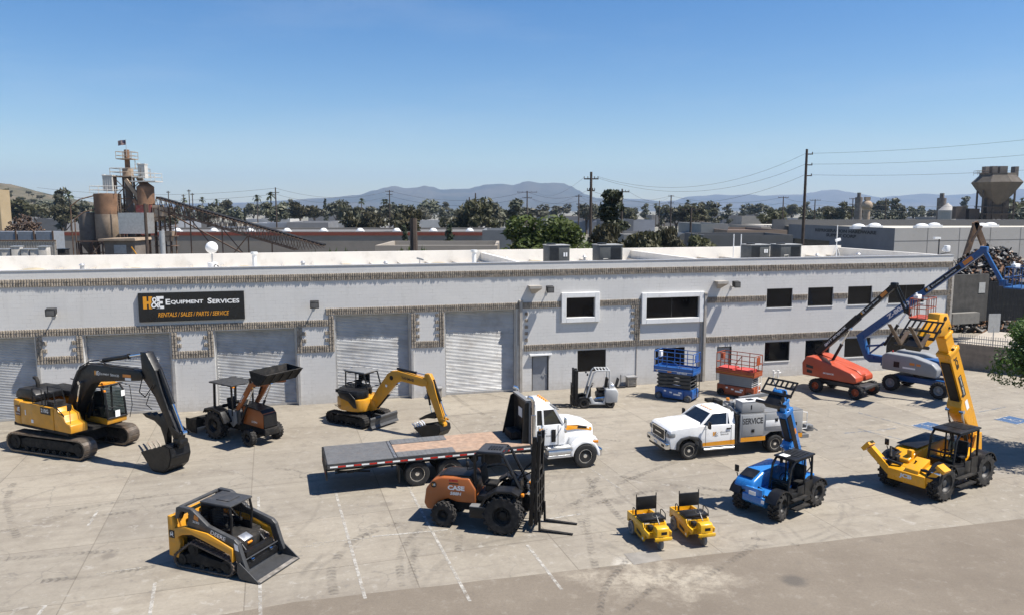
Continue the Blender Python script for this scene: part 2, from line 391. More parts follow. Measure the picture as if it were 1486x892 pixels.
m.quad(*[(p.x, p.y, .008) for p in q])
tag(m.build('pavement_patch', mat('patch_concrete', (.27, .25, .22), .85, var=.2, scale=2)), kind='structure')
def paintmat(name, col, keep=.5):
    m, t = newmat(name); tc = t.new('ShaderNodeTexCoord').outputs['Object']
    a = t.ramp(t.noise(tc, 3.5, 8, .75), [(keep - .12, 0), (keep + .1, .93)])
    t.b.inputs['Base Color'].default_value = (*col, 1); t.b.inputs['Roughness'].default_value = .7
    t.link(a, t.b.inputs['Alpha']); return m
pw = paintmat('worn_white_paint', (.42, .40, .36), .5); pf = paintmat('faint_white_paint', (.38, .355, .31), .54); pb = paintmat('worn_blue_paint', (.04, .095, .20), .38)
def stripe(a, b, w=.1, mt=None, name='painted_line', z=.009):
    a, b = Vector(a), Vector(b); d = (b - a).normalized(); n = Vector((-d.y, d.x, 0)) * w / 2
    return tag(MB().quad(*[(p.x, p.y, z) for p in (a - n, b - n, b + n, a + n)]).build(name, mt or pw, smooth=False), kind='structure')
for a, b, mt in [((486, 710), (530, 868), pw), ((592, 705), (682, 872), pw), ((375, 720), (378, 892), pw), ((225, 845), (217, 895), pw), ((765, 790), (815, 855), pw),
                 ((540, 778), (650, 768), pw), ((455, 788), (540, 780), pf), ((770, 757), (842, 745), pw), ((425, 795), (470, 789), pf), ((205, 823), (140, 832), pf), ((142, 740), (128, 762), pw), ((66, 878), (55, 892), pw),
                 ((450, 716), (590, 703), pf), ((855, 678), (905, 712), pf)]:
    stripe(gnd(*a), gnd(*b), .10 if mt is pw else .08, mt)
bl = paintmat('faint_blue_paint', (.13, .18, .25), .54)
for a, b in [((1245, 598), (1336, 622)), ((1245, 622), (1320, 640)), ((1225, 628), (1300, 621)), ((1375, 606), (1460, 590))]: stripe(gnd(*a), gnd(*b), .09, bl)
def tyremat():
    m, t = newmat('tyre_mark'); uv = t.new('ShaderNodeUVMap').outputs[0]; tc = t.new('ShaderNodeTexCoord').outputs['Object']
    sx = t.new('ShaderNodeSeparateXYZ'); t.link(uv, sx.inputs[0])
    w = t.math('FRACT', t.math('ADD', t.math('MULTIPLY', sx.outputs[0], 4.6), t.math('MULTIPLY', t.math('ABSOLUTE', t.math('SUBTRACT', sx.outputs[1], .5)), .9)))
    ch = t.ramp(w, [(.42, 1), (.55, .35)])
    e = t.ramp(t.math('ABSOLUTE', t.math('SUBTRACT', sx.outputs[1], .5)), [(.3, 1), (.5, 0)])
    n = t.ramp(t.noise(tc, .9, 6, .7), [(.42, 0), (.6, 1)])
    t.b.inputs['Base Color'].default_value = (.085, .075, .068, 1); t.b.inputs['Roughness'].default_value = .9
    t.link(t.math('MULTIPLY', t.math('MULTIPLY', t.math('MULTIPLY', ch, e), n), .33), t.b.inputs['Alpha']); return m
M_tyre = tyremat()
def track_mark(pts, w=.3, z=.006):
    P = [gnd(*p) for p in pts]; Q = []
    for i in range(len(P) - 1):
        for k in range(8):
            t_ = k / 8; p0, p1, p2, p3 = P[max(0, i - 1)], P[i], P[i + 1], P[min(len(P) - 1, i + 2)]
            Q.append(.5 * ((2 * p1) + (p2 - p0) * t_ + (2 * p0 - 5 * p1 + 4 * p2 - p3) * t_ ** 2 + (3 * p1 - p0 - 3 * p2 + p3) * t_ ** 3))
    Q.append(P[-1]); me = bpy.data.meshes.new('tyre_mark'); vs = []; fs = []; L = [0]
    for i, p in enumerate(Q):
        d = (Q[min(i + 1, len(Q) - 1)] - Q[max(i - 1, 0)]).normalized(); n = Vector((-d.y, d.x, 0)) * w / 2; vs += [(p.x - n.x, p.y - n.y, z), (p.x + n.x, p.y + n.y, z)]
        if i: L.append(L[-1] + (p - Q[i - 1]).length); fs.append((2 * i - 2, 2 * i, 2 * i + 1, 2 * i - 1))
    me.from_pydata(vs, [], fs); me.materials.append(M_tyre); u = me.uv_layers.new()
    for lp in me.loops: u.data[lp.index].uv = (L[lp.vertex_index // 2], lp.vertex_index % 2)
    o = bpy.data.objects.new('tyre_mark', me); COL.objects.link(o); tag(o, kind='structure')
for j, (w, p) in enumerate(((.34, [(0, 811), (120, 802), (240, 793)]), (.34, [(60, 843), (150, 832), (250, 817)]), (.3, [(95, 741), (170, 728), (245, 716)]), (.3, [(120, 752), (190, 741), (260, 728)]), (.3, [(0, 770), (40, 764), (110, 742)]),
    (.28, [(395, 678), (430, 683), (480, 690)]), (.22, [(290, 720), (360, 700), (460, 690)]), (.35, [(640, 560), (700, 600), (790, 625), (900, 640)]), (.3, [(700, 617), (760, 612), (800, 622)]), (.3, [(520, 770), (610, 752), (690, 748), (740, 760)]),
    (.35, [(485, 862), (483, 820), (520, 780), (590, 756)]), (.3, [(585, 850), (580, 810), (600, 775), (640, 755)]), (.3, [(602, 848), (598, 812), (618, 778)]), (.3, [(665, 800), (667, 775)]), (.3, [(800, 745), (900, 700), (985, 668)]), (.3, [(820, 742), (905, 720), (960, 712), (1060, 722)]),
    (.3, [(850, 690), (890, 740), (930, 780)]), (.3, [(860, 700), (852, 760), (866, 830)]), (.3, [(850, 775), (840, 730), (870, 690)]), (.3, [(900, 690), (950, 700), (1060, 712)]), (.25, [(870, 892), (880, 850), (920, 800)]), (.25, [(900, 892), (960, 840), (980, 820)]),
    (.25, [(700, 570), (780, 590), (800, 620)]), (.3, [(20, 700), (10, 730), (25, 780)]), (.3, [(1000, 850), (1100, 790)]), (.25, [(1090, 780), (1160, 790)]))): track_mark(p, w, .0055 + j * .0001)
def access_mark(c, dg):
    M = Matrix.Translation((c.x, c.y, .010)) @ Matrix.Rotation(R(dg), 4, 'Z')
    m = MB(); m.X = M; m.quad((-.75, -.6, 0), (.75, -.6, 0), (.75, .6, 0), (-.75, .6, 0)); m.mi = 1
    z = .004
    for (x0, y0, x1, y1) in ((-.75, -.6, .75, -.53), (-.75, .53, .75, .6), (-.75, -.53, -.68, .53), (.68, -.53, .75, .53)):
        m.quad((x0, y0, z), (x1, y0, z), (x1, y1, z), (x0, y1, z))
    def ring(cx, cy, r, w, a0, a1, n=20):
        for i in range(n):
            t0, t1 = R(a0 + (a1 - a0) * i / n), R(a0 + (a1 - a0) * (i + 1) / n)
            m.quad(*[(cx + q * math.cos(t), cy + q * math.sin(t), z) for q, t in ((r, t0), (r, t1), (r - w, t1), (r - w, t0))])
    ring(-.02, -.12, .27, .06, 150, 380); ring(-.08, .38, .07, .07, 0, 360)
    for a, b in (((-.1, .28), (-.06, -.02)), ((-.07, .15), (.12, .14)), ((-.06, -.02), (.16, -.03)), ((.16, -.03), (.26, -.3)), ((.24, -.3), (.34, -.26))):
        a, b = Vector((*a, z)), Vector((*b, z)); d = (b - a).normalized(); n = Vector((-d.y, d.x, 0)) * .035
        m.quad(a - n, b - n, b + n, a + n)
    tag(m.build('accessible_bay_marking', [pb, pw], smooth=False), kind='structure')
access_mark(gnd(1350, 618), 30); access_mark(gnd(1470, 609), 30)
# ---------------------------------------------------------------- materials of the warehouse
def block_mat(name, c1, c2, mort, bump=.35):
    m, t = newmat(name); tc = t.new('ShaderNodeTexCoord').outputs['Object']
    sx = t.new('ShaderNodeSeparateXYZ'); t.link(tc, sx.inputs[0]); cb = t.new('ShaderNodeCombineXYZ')
    t.link(t.math('ADD', sx.outputs[0], sx.outputs[1]), cb.inputs[0]); t.link(sx.outputs[2], cb.inputs[1])
    br = t.new('ShaderNodeTexBrick'); t.link(cb.outputs[0], br.inputs['Vector']); br.inputs['Scale'].default_value = 1
    br.inputs['Brick Width'].default_value = .4; br.inputs['Row Height'].default_value = .2; br.inputs['Mortar Size'].default_value = .008; br.inputs['Mortar Smooth'].default_value = .4
    br.inputs['Color1'].default_value = (*c1, 1); br.inputs['Color2'].default_value = (*c2, 1); br.inputs['Mortar'].default_value = (*mort, 1)
    n1 = t.noise(tc, .5, 7, .65); n2 = t.noise(tc, 4, 5, .6)
    jm = t.math('MULTIPLY', br.outputs['Fac'], t.ramp(t.noise(tc, 1.3, 5, .7), [(.5, 0), (.62, .8)]))
    c0 = t.mix(jm, br.outputs[0], (.26, .25, .23))
    c = t.mix(t.ramp(n1, [(.35, .0), (.62, .4)]), c0, tuple(x * .88 for x in c1))
    # grime that rises from the ground and a few stains
    g = t.math('SUBTRACT', t.math('MULTIPLY', n2, 1.3), t.math('MULTIPLY', sx.outputs[2], .8))
    c = t.mix(t.ramp(g, [(.1, 0), (.75, .4)]), c, (.30, .27, .22))
    mp = t.new('ShaderNodeMapping'); t.link(cb.outputs[0], mp.inputs[0]); mp.inputs['Scale'].default_value = (3, .25, 1)
    c = t.mix(t.ramp(t.noise(mp.outputs[0], 1, 6, .6), [(.56, 0), (.75, .22)]), c, (.34, .32, .29))
    # patched repaint
    mp3 = t.new('ShaderNodeMapping'); t.link(cb.outputs[0], mp3.inputs[0]); mp3.inputs['Scale'].default_value = (.25, .6, 1)
    vo = t.new('ShaderNodeTexVoronoi'); vo.distance = 'CHEBYCHEV'; t.link(mp3.outputs[0], vo.inputs['Vector']); vo.inputs['Scale'].default_value = 1
    c = t.mix(t.ramp(vo.outputs['Color'], [(.5, 0), (.9, .14)]), c, (.42, .42, .43))
    t.link(c, t.b.inputs['Base Color']); t.b.inputs['Roughness'].default_value = .75
    bp = t.new('ShaderNodeBump'); bp.inputs['Strength'].default_value = bump; bp.inputs['Distance'].default_value = .01
    h = t.math('ADD', t.math('MULTIPLY', br.outputs['Fac'], -1.), t.math('MULTIPLY', n2, .5)); t.link(h, bp.inputs['Height']); t.link(bp.outputs[0], t.b.inputs['Normal'])
    return m
M_wall = block_mat('painted_block', (.555, .545, .525), (.575, .565, .545), (.51, .50, .485), .18)
M_stone = mat('split_face_stone', (.37, .32, .26), .9, var=.35, scale=5, dirt=.12, dirtcol=(.2, .17, .14), bump=.8, bscale=30)
M_roof = mat('white_roof_coating', (.74, .70, .635), .75, var=.06, scale=.6, dirt=.2, dirtcol=(.52, .47, .40))
M_trim = mat('white_trim', (.72, .72, .71), .6, var=.06, dirt=.1, dirtcol=(.45, .42, .38))
M_shut = mat('galvanised_shutter', (.60, .60, .59), .42, metal=.25, var=.14, scale=1.0, dirt=.24, dirtcol=(.36, .33, .3))
M_win = mat('window_glass', (.005, .0055, .007), .08, var=.3, scale=.6, spec=.25)
M_frame = mat('dark_bronze_frame', (.05, .045, .04), .45)
M_door = mat('grey_steel_door', (.30, .31, .33), .5, var=.08, dirt=.1)
M_pipe = mat('tan_downpipe', (.42, .39, .35), .6, dirt=.2)
M_dark = mat('black_plastic', (.018, .018, .019), .5, var=.3, dirt=.1, dirtcol=(.1, .09, .08))
M_hvac = mat('hvac_grey', (.085, .09, .09), .6, var=.15, dirt=.15, dirtcol=(.16, .15, .13))
M_galv = mat('galvanised_metal', (.5, .5, .5), .4, metal=.6, dirt=.15)
M_white = mat('white_paint', (.78, .78, .77), .35, var=.04, dirt=.05)
WH = thing('warehouse', 'long white painted block warehouse with fluted stone bands and five roll-up doors', 'warehouse', FO, FA)
UA, UB, TOP, DEP = -16., 59.45, 7.86, 12.
doors = [(-3.4, 1.92, 4.45), (4.19, 8.47, 4.43), (10.7, 15.04, 4.43), (17.17, 21.47, 5.08), (23.5, 27.87, 5.08), (-12.5, -8.2, 4.45)]
mdoors = [(28.85, 29.93, 2.2), (41.36, 42.42, 2.2)]
wins = [(31.0, 32.85, 4.48, 5.69), (36.28, 39.94, 4.22, 5.54), (31.79, 33.67, 1.02, 2.4), (37.02, 39.07, 1.06, 2.3)]
wins += [(a, b, 4.65, 5.89) for a, b in ((44.85, 46.76), (47.94, 49.87), (51.03, 52.92), (54.26, 57.2))]
wins += [(a, b, 1.06, 2.36) for a, b in ((44.86, 46.73), (47.93, 49.81), (50.98, 53.04), (54.34, 56.88))]
ops = [(a, b, 0, t, .34) for a, b, t in doors] + [(a, b, 0, t, .16) for a, b, t in mdoors] + [(a, b, c, d, .14) for a, b, c, d in wins]
m = MB()
us = sorted(set([UA, UB] + [x for o in ops for x in o[:2]])); zs = sorted(set([0, TOP] + [x for o in ops for x in o[2:4]]))
for i in range(len(us) - 1):
    for j in range(len(zs) - 1):
        u, z = (us[i] + us[i + 1]) / 2, (zs[j] + zs[j + 1]) / 2
        if any(o[0] < u < o[1] and o[2] < z < o[3] for o in ops): continue
        m.quad((us[i], 0, zs[j]), (us[i + 1], 0, zs[j]), (us[i + 1], 0, zs[j + 1]), (us[i], 0, zs[j + 1]))
for a, b, c, d, dp in ops:
    dp += .02
    m.quad((a, 0, c), (a, dp, c), (a, dp, d), (a, 0, d)); m.quad((b, 0, c), (b, dp, c), (b, dp, d), (b, 0, d)); m.quad((a, 0, d), (b, 0, d), (b, dp, d), (a, dp, d))
    if c > 0: m.quad((a, 0, c), (b, 0, c), (b, dp, c), (a, dp, c))
T = .3
m.quad((UA, 0, TOP), (UB, 0, TOP), (UB, T, TOP), (UA, T, TOP)); m.quad((UA, T, TOP), (UB, T, TOP), (UB, T, 6.8), (UA, T, 6.8))
m.quad((UB, 0, 0), (UB, DEP + T, 0), (UB, DEP + T, TOP), (UB, 0, TOP)); m.quad((UA, 0, 0), (UA, DEP, 0), (UA, DEP, TOP), (UA, 0, TOP))
m.quad((UA, DEP + T, 0), (UB, DEP + T, 0), (UB, DEP + T, TOP), (UA, DEP + T, TOP))
m.build('wall', M_wall, WH, smooth=False)
# coping line proud of the wall
MB().bb(UA, UB + .03, -.03, T + .02, TOP + .003, TOP + .05).build('coping', mat('coping_metal', (.5, .5, .51), .5, metal=.2), WH)
# roof deck with back, end and cross parapets
m = MB(); m.quad((UA, T, 7.25), (UB, T, 7.25), (UB, DEP, 7.05), (UA, DEP, 7.05))
m.bb(UA, UB, DEP, DEP + T - .003, 6.5, 8.02); m.bb(UB - T, UB - .003, T + .02, DEP, 6.5, TOP - .01)
for u in (28.25, 40.3): m.bb(u, u + .25, T + .02, DEP, 6.5, TOP - .02)
m.build('roof', M_roof, WH, smooth=False)
m = MB()
for i in range(1, 38): m.bb(UA + i * 2, UA + i * 2 + .07, T + .05, DEP - .05, 7.06, 7.262 - 0)
m.build('roof_seam', mat('roof_seam_grey', (.50, .47, .42), .8), WH, smooth=False)
m = MB()
for y, z in ((3.2, 7.33), (6.4, 7.28)): m.tube([(31.5, y, z), (39.9, y, z)], .04, 6)
m.tube([(43.5, 4.0, 7.32), (52, 4.0, 7.32), (52, 9, 7.28)], .05, 6); m.tube([(2, 2.2, 7.33), (26, 2.2, 7.33)], .035, 6)
m.build('roof_conduit', mat('conduit_grey', (.35, .35, .34), .5, metal=.3), WH)
# stone bands: every flute is real relief
def band(mb, u0, u1, z0, z1, p=.125, d=.062):
    n = max(1, round((u1 - u0) / p)); q = (u1 - u0) / n
    rows = max(1, round((z1 - z0) / .2)); h = (z1 - z0) / rows
    for r in range(rows):
        mb.bb(u0, u1, -.022, -.001, z0 + r * h + .002, z0 + (r + 1) * h - .002)
        for i in range(n):
            dd = d * random.uniform(.55, 1.15); a = u0 + i * q + q * .21; b = u0 + (i + 1) * q - q * .21
            zz0 = z0 + r * h + .01; zz1 = z0 + (r + 1) * h - .01
            mb.add([(a, -.02, zz0), (b, -.02, zz0), (b, -.02, zz1), (a, -.02, zz1), (a + .012, -dd - .02, zz0 + .01), (b - .012, -dd - .02 + random.uniform(-.015, .015), zz0 + .01), (b - .012, -dd - .02, zz1 - .012), (a + .012, -dd - .02 + random.uniform(-.02, .02), zz1 - .012)],
                   [(4, 5, 6, 7), (0, 1, 5, 4), (1, 2, 6, 5), (2, 3, 7, 6), (3, 0, 4, 7)])
def stone(segs):
    for a in segs:
        mb = MB(); band(mb, *a); mb.build('stone_band', M_stone, WH, smooth=False)
stone([(UA, UB, 7.05, 7.45)])
stone([(UA, 16.95, 4.48, 4.86)])
B2 = [31.0 - .3, 32.85 + .28, 36.28 - .3, 39.94 + .35]
stone([(16.7, 30.68, 5.11, 5.49), (33.14, 35.97, 5.11, 5.49)])
c = 40.55; seg = []
for a, b, _, _ in wins[4:8]: seg.append((c, a - .03, 5.08, 5.47)); c = b + .03
seg.append((c, UB, 5.08, 5.47)); stone(seg)
stone([(28.35, 40.2, 2.5, 2.9)]); stone([(40.55, UB, 2.5, 2.9)])
# vertical jamb bands, teeth and lower tie band of every pier
piers = [(-8.2, -3.4, 3.0, 4.46), (1.92, 4.19, 3.0, 4.46), (8.47, 10.7, 3.0, 4.46), (15.04, 17.17, 3.0, 4.46), (21.47, 23.5, 3.0, 5.09)]
for a, b, z0, z1 in piers:
    s = [(a + .03, a + .33, z0, z1), (b - .33, b - .03, z0, z1 + (.62 if a == 15.04 else 0)), (a + .35, b - .35, z0, z0 + .4)]
    z = z0 + .6
    while z < z1 - .25:
        s += [(a + .34, a + .55, z, z + .2), (b - .55, b - .34, z, z + .2)]; z += .4
    stone(s)
s = [(35.55, 35.93, 2.91, 5.10)] + [(35.3, 35.54, z, z + .2) for z in (3.3, 3.7, 4.1, 4.5, 4.9)] + [(28.4, 28.6, z, z + .2) for z in (3.1, 3.5, 3.9, 4.3, 4.7)]
stone(s)
stone([(UB - .35, UB - .02, 5.5, 7.0)]); stone([(UB - .35, UB - .02, 2.95, 5.05)])
# roll-up doors
for i, (a, b, t) in enumerate(doors):
    n = int(t / .085); sl_ = MB()
    for k in range(n):
        z0 = t * k / n; z1 = t * (k + 1) / n; zm = (z0 + z1) / 2; j = .014 * noise.noise(Vector((k * .3, i * 5, 0)))
        sl_.quad((a, .335, z0), (b, .335, z0), (b, .295 + j, zm), (a, .295 + j, zm)); sl_.quad((a, .295 + j, zm), (b, .295 + j, zm), (b, .335, z1), (a, .335, z1))
    d = sl_.build('roll_up_door', M_shut, WH, smooth=False); MB().bb(a + .1, b - .1, .26, .292, .01, .14).build('bottom_bar', M_galv, d)
    g = MB(); g.bb(a + .001, a + .09, .2, .29, 0, t - .001); g.bb(b - .09, b - .001, .2, .29, 0, t - .001)
    g.build('guide_rail', M_galv, d)
    if i < 5: MB().bb(b + .03, b + .16, -.07, -.003, 0, 2.9).build('bumper_angle', M_galv, WH)
for a, b, t in mdoors:
    d = MB().bb(a + .06, b - .06, .1, .15, .01, t - .06).build('door', M_door, WH)
    g = MB(); g.bb(a, a + .058, .03, .159, 0, t); g.bb(b - .058, b, .03, .159, 0, t); g.bb(a + .058, b - .058, .03, .159, t - .058, t); g.build('door_frame', M_frame, d)
    g = MB(); g.cyl((b - .18, .1, 1.0), (b - .18, .03, 1.0), .03, n=8); g.bar((b - .18, .03, 1.0), (b - .32, .03, 1.15), .025, .03); g.build('handle', M_galv, d)
MB().bb(28.7, 30.1, -.2, -.002, 2.22, 2.3).build('lintel', M_trim, WH)
for k, (a, b, c, d) in enumerate(wins):
    w = MB().bb(a + .05, b - .05, .1, .13, c + .05, d - .05).build('window', M_win, WH)
    g = MB(); g.bb(a, a + .05, .07, .15, c, d); g.bb(b - .05, b, .07, .15, c, d); g.bb(a + .05, b - .05, .07, .15, c, c + .05); g.bb(a + .05, b - .05, .07, .15, d - .05, d)
    if b - a > 2.5: g.bb((a + b) / 2 - .02, (a + b) / 2 + .02, .08, .098, c + .05, d - .05)
    g.build('frame', M_frame, w)
    if k < 2:
        g = MB(); e = .31; y0 = -.16
        for q in ((a - e, a, c - e, d + e), (b, b + e, c - e, d + e), (a, b, c - e, c), (a, b, d, d + e)): g.bb(q[0], q[1], y0, -.002, q[2], q[3])
        g.build('surround', M_trim, w, bev=.02)
    elif not (k == 2): MB().bb(a - .02, b + .02, -.05, .068, c - .06, c).build('sill', M_trim, w)
# downpipes
for u, z in ((28.12, 5.55), (40.36, 5.7), (UB + .1, 7.5)):
    g = MB(); g.box((u, -.11 if u < 59 else .1, z / 2), (.17, .17, z)); g.box((u, -.1 if u < 59 else .1, z + .02), (.24, .24, .12)); g.build('downpipe', M_pipe, WH, bev=.01)
g = MB()
for u in (27.93, 40.08): g.bb(u, u + .1, -.06, -.002, 0, 5.05)
g.bb(35.7, 35.74, -.04, -.002, .3, 2.48); g.build('corner_trim', M_pipe, WH)
for u in (28.95, 41.35):   # scupper hoods
    g = MB(); z = 6.5
    g.add([(u - .38, 0, z), (u + .38, 0, z), (u + .38, -.55, z), (u - .38, -.55, z), (u - .12, 0, z - .5), (u + .12, 0, z - .5), (u + .38, -.55, z - .16), (u - .38, -.55, z - .16)],
          [(0, 1, 2, 3), (0, 3, 7, 4), (1, 5, 6, 2), (3, 2, 6, 7), (4, 7, 6, 5)])
    g.build('scupper_hood', M_pipe, WH)
# wall lamps (each a thing)
M_lens = mat('lamp_lens', (.12, .12, .12), .15, var=.2)
def wall_lamp(u, z, label, s=1.):
    t = thing('wall_lamp', label, 'lamp', fac(u, 0, z), FA, 'floodlights on the warehouse wall')
    MB().add([(-.24 * s, -.75, .2), (.24 * s, -.75, .2), (.24 * s, -.75, -.16), (-.24 * s, -.75, -.16), (-.24 * s, -.42, .26), (.24 * s, -.42, .26), (.24 * s, -.42, -.02), (-.24 * s, -.42, -.02)],
             [(0, 1, 2, 3), (4, 5, 6, 7), (0, 1, 5, 4), (2, 3, 7, 6), (0, 3, 7, 4), (1, 2, 6, 5)]).build('housing', M_dark, t, bev=.015)
    MB().quad((-.19 * s, -.753, .14), (.19 * s, -.753, .14), (.19 * s, -.753, -.11), (-.19 * s, -.753, -.11)).build('lens', M_lens, t)
    MB().tube([(0, -.5, 0), (0, -.3, -.12), (0, -.003, -.14)], .035).build('bracket', M_dark, t)
    MB().bb(-.07, .07, -.05, -.002, -.22, -.06).build('wall_box', M_trim, t)
wall_lamp(2.95, 5.75, 'black box floodlight on the wall above the pier between the two leftmost roll-up doors')
wall_lamp(16.1, 5.75, 'black box floodlight on the wall to the right of the black company sign')
wall_lamp(29.8, 6.25, 'black box floodlight on the wall above and left of the smaller framed window', .9)
wall_lamp(42.25, 6.25, 'black box floodlight on the wall right of the wide white framed window', .9)
# company sign
SG = thing('company_sign', 'black rectangular company sign with orange and white lettering on the warehouse wall', 'sign', fac(7.0, -.06, 5.06), FA)
M_sgn = mat('sign_black', (.012, .012, .013), .35, var=.1); M_or = mat('logo_orange', (.85, .36, .02), .5, var=.03); M_wh = mat('logo_white', (.86, .86, .85), .5, var=.03)
sw, sh = 5.36, 1.55
MB().bb(0, sw, -.08, .055, 0, sh).build('panel', M_sgn, SG, bev=.01)
ux, uz = (1, 0, 0), (0, 0, 1)
def he_logo(parent, o, u, v, h, gap=.006, amp=None):
    """orange block H, ampersand, white block E"""
    o, u, v = Vector(o), Vector(u).normalized(), Vector(v).normalized(); n = u.cross(v)
    def q(mb, x0, y0, x1, y1, k=0): mb.quad(*[o + u * x * h + v * y * h + n * k for x, y in ((x0, y0), (x1, y0), (x1, y1), (x0, y1))])
    a = MB(); q(a, 0, 0, .28, 1); q(a, .28, .4, .42, .62); q(a, .42, 0, .70, 1); a.build('logo_letter', M_or, parent, smooth=False)
    b = MB(); q(b, 1.0, 0, 1.26, 1); q(b, 1.26, .78, 1.56, 1); q(b, 1.26, .40, 1.48, .60); q(b, 1.26, 0, 1.56, .22); b.build('logo_letter', M_wh, parent, smooth=False)
    text('&', M_sgn, parent, o + u * .55 * h + n * gap + v * .02 * h, u, v, h * .96, h * .74, bold=.05, name='logo_ampersand')
    text('&', M_wh, parent, o + u * .60 * h + n * gap * 2 + v * .07 * h, u, v, h * .86, h * .62, bold=.0, name='logo_ampersand')
he_logo(SG, (.24, -.085, .70), ux, uz, .66)
def smallcaps(words, mt, parent, o, u, v, H, w, bold=.012):
    """small-caps line scaled to width w"""
    o, u, v = Vector(o), Vector(u).normalized(), Vector(v).normalized()
    segs = []
    for i, wd in enumerate(words):
        segs += [(wd[0], H), (wd[1:], H * .78)]
        if i < len(words) - 1: segs.append((None, H * .45))
    ws = [(h if tx is None else textmesh(tx, bold, 0)[2] * h * (1 if tx else 1)) for tx, h in segs]
    gap = H * .07; tot = sum(ws) + gap * (len(ws) - 1); k = w / tot; x = 0; mb = MB()
    for (tx, h), ww in zip(segs, ws):
        if tx is not None: text(tx, mt, parent, o + u * x * k, u, v, h, ww * k, bold=bold, mb=mb)
        x += ww + gap
    return mb.build('lettering', mt, parent, smooth=False)
smallcaps(['EQUIPMENT', 'SERVICES'], M_wh, SG, (1.36, -.086, .90), ux, uz, .30, 3.75, .025)
text('RENTALS / SALES / PARTS / SERVICE', M_or, SG, (.95, -.086, .25), ux, uz, .24, 3.6, bold=.012, shear=.25)
# small electrical bits at the foot of the wall
def meter(u, label, fan=False):
    t = thing('utility_box', label, 'box', fac(u, -.35), FA)
    MB().bb(-.3, .3, -.2, .2, .06, .62).build('cabinet', mat('beige_metal', (.4, .36, .3), .6, dirt=.3), t, bev=.02)
    MB().bb(-.34, .34, -.24, .24, .62, .68).build('lid', M_galv, t); MB().bb(-.26, .26, -.16, .16, 0, .06).build('plinth', M_dark, t)
    if fan: MB().grid((-.22, -.205, .15), (.44, 0, 0), (0, 0, .36), 5, 4, .012).build('grille', M_dark, t)
meter(35.25, 'small beige unit with dark grille at the wall foot right of the grey forklift', True)
meter(22.9, 'small beige utility box at the foot of the pier between the two tallest roll-up doors')
t = thing('pipe_stub', 'pair of capped white standpipes at the foot of the wall behind the orange scissor lift', 'pipes', fac(45.6, -.3), FA)
m = MB()
for x in (-.2, .15): m.cyl((x, 0, 0), (x, 0, .42), .05, n=10); m.cyl((x, 0, .42), (x, 0, .5), .08, n=10); m.cyl((x, 0, .3), (x + .18, -.05, .34), .05, n=8)
m.build('pipe', M_white, t)
t = thing('debris_pile', 'dark scrap bracket leaning on the wall beside the beige boxed unit', 'scrap', fac(34.55, -.35), FA)
m = MB(); m.bar((-.35, 0, .02), (-.1, .2, .55), .04, .3); m.bar((-.3, -.1, .03), (.25, -.1, .06), .3, .05); m.bar((0, 0, .05), (.1, .25, .75), .05, .05); m.build('bracket', M_dark, t)
# ---------------------------------------------------------------- rooftop things
GRF = 'air conditioning units on the warehouse roof'
def roofz(d): return 7.25 - .2 * (d - .3) / 11.7
def fpos(px, dd, z=None):
    """roof point seen at column px, dd metres behind the facade"""
    lo, hi = -10., 60.
    for _ in range(40):
        u = (lo + hi) / 2; P = fac(u, dd, z if z is not None else roofz(dd)); f = _c * P.y - _s * (P.z - HC)
        if CX + F0 * P.x / f < px: lo = u
        else: hi = u
    return P
def hvac(px, dd, w, h, label, side):
    h += .22; P = fpos(px, dd); t = thing('air_conditioner', label, 'air conditioner', P, FA, GRF)
    MB().rbox((0, 0, h / 2 + .15), (w, 1.3, h), .04).build('cabinet', M_hvac, t)
    MB().bb(-w / 2 - .1, w / 2 + .1, -.75, .75, .0, .15).build('curb', M_galv, t)
    MB().bb(-w / 2 - .03, w / 2 + .03, -.68, .68, h + .151, h + .2).build('top_cover', mat('hvac_top', (.4, .4, .39), .6), t)
    m = MB()
    for i in range(9): m.bb(w * (.0 if side else -.45) + i * w * .05, w * (.02 if side else -.43) + i * w * .05, -.67, -.651, .25, h + .05)
    m.build('louvre', M_dark, t)
    m = MB(); m.cyl((-w * .25, 0, h + .2), (-w * .25, 0, h + .28), .3, n=16); m.build('fan', M_dark, t)
    if side: m = MB(); m.tube([(-w * .35, -.66, .2), (-w * .35, -.72, .2), (-w * .35, -.72, .75), (-w * .15, -.72, .75), (-w * .15, -.72, .2)], .02, 6); m.build('conduit', M_galv, t)
    else: MB().bb(w * .2, w * .27, -.67, -.652, .9, 1.15).bb(w * .31, w * .38, -.67, -.652, .9, 1.15).build('label_plate', M_wh, t)
hvac(807, 1.8, 1.35, 1.2, 'dark grey box air conditioner on the roof, leftmost of the four', False)
hvac(881, 1.3, 1.55, 1.2, 'dark grey air conditioner with louvred front on the roof, right of the leftmost unit', True)
hvac(1095, 2.6, 1.45, 1.05, 'dark grey air conditioner on the roof, left one of the right-hand pair', False)
hvac(1139, 2.2, 1.6, 1.05, 'dark grey air conditioner on the roof, rightmost of the four', True)
M_dome = mat('yellowed_skylight', (.55, .46, .30), .35, var=.12, scale=2)
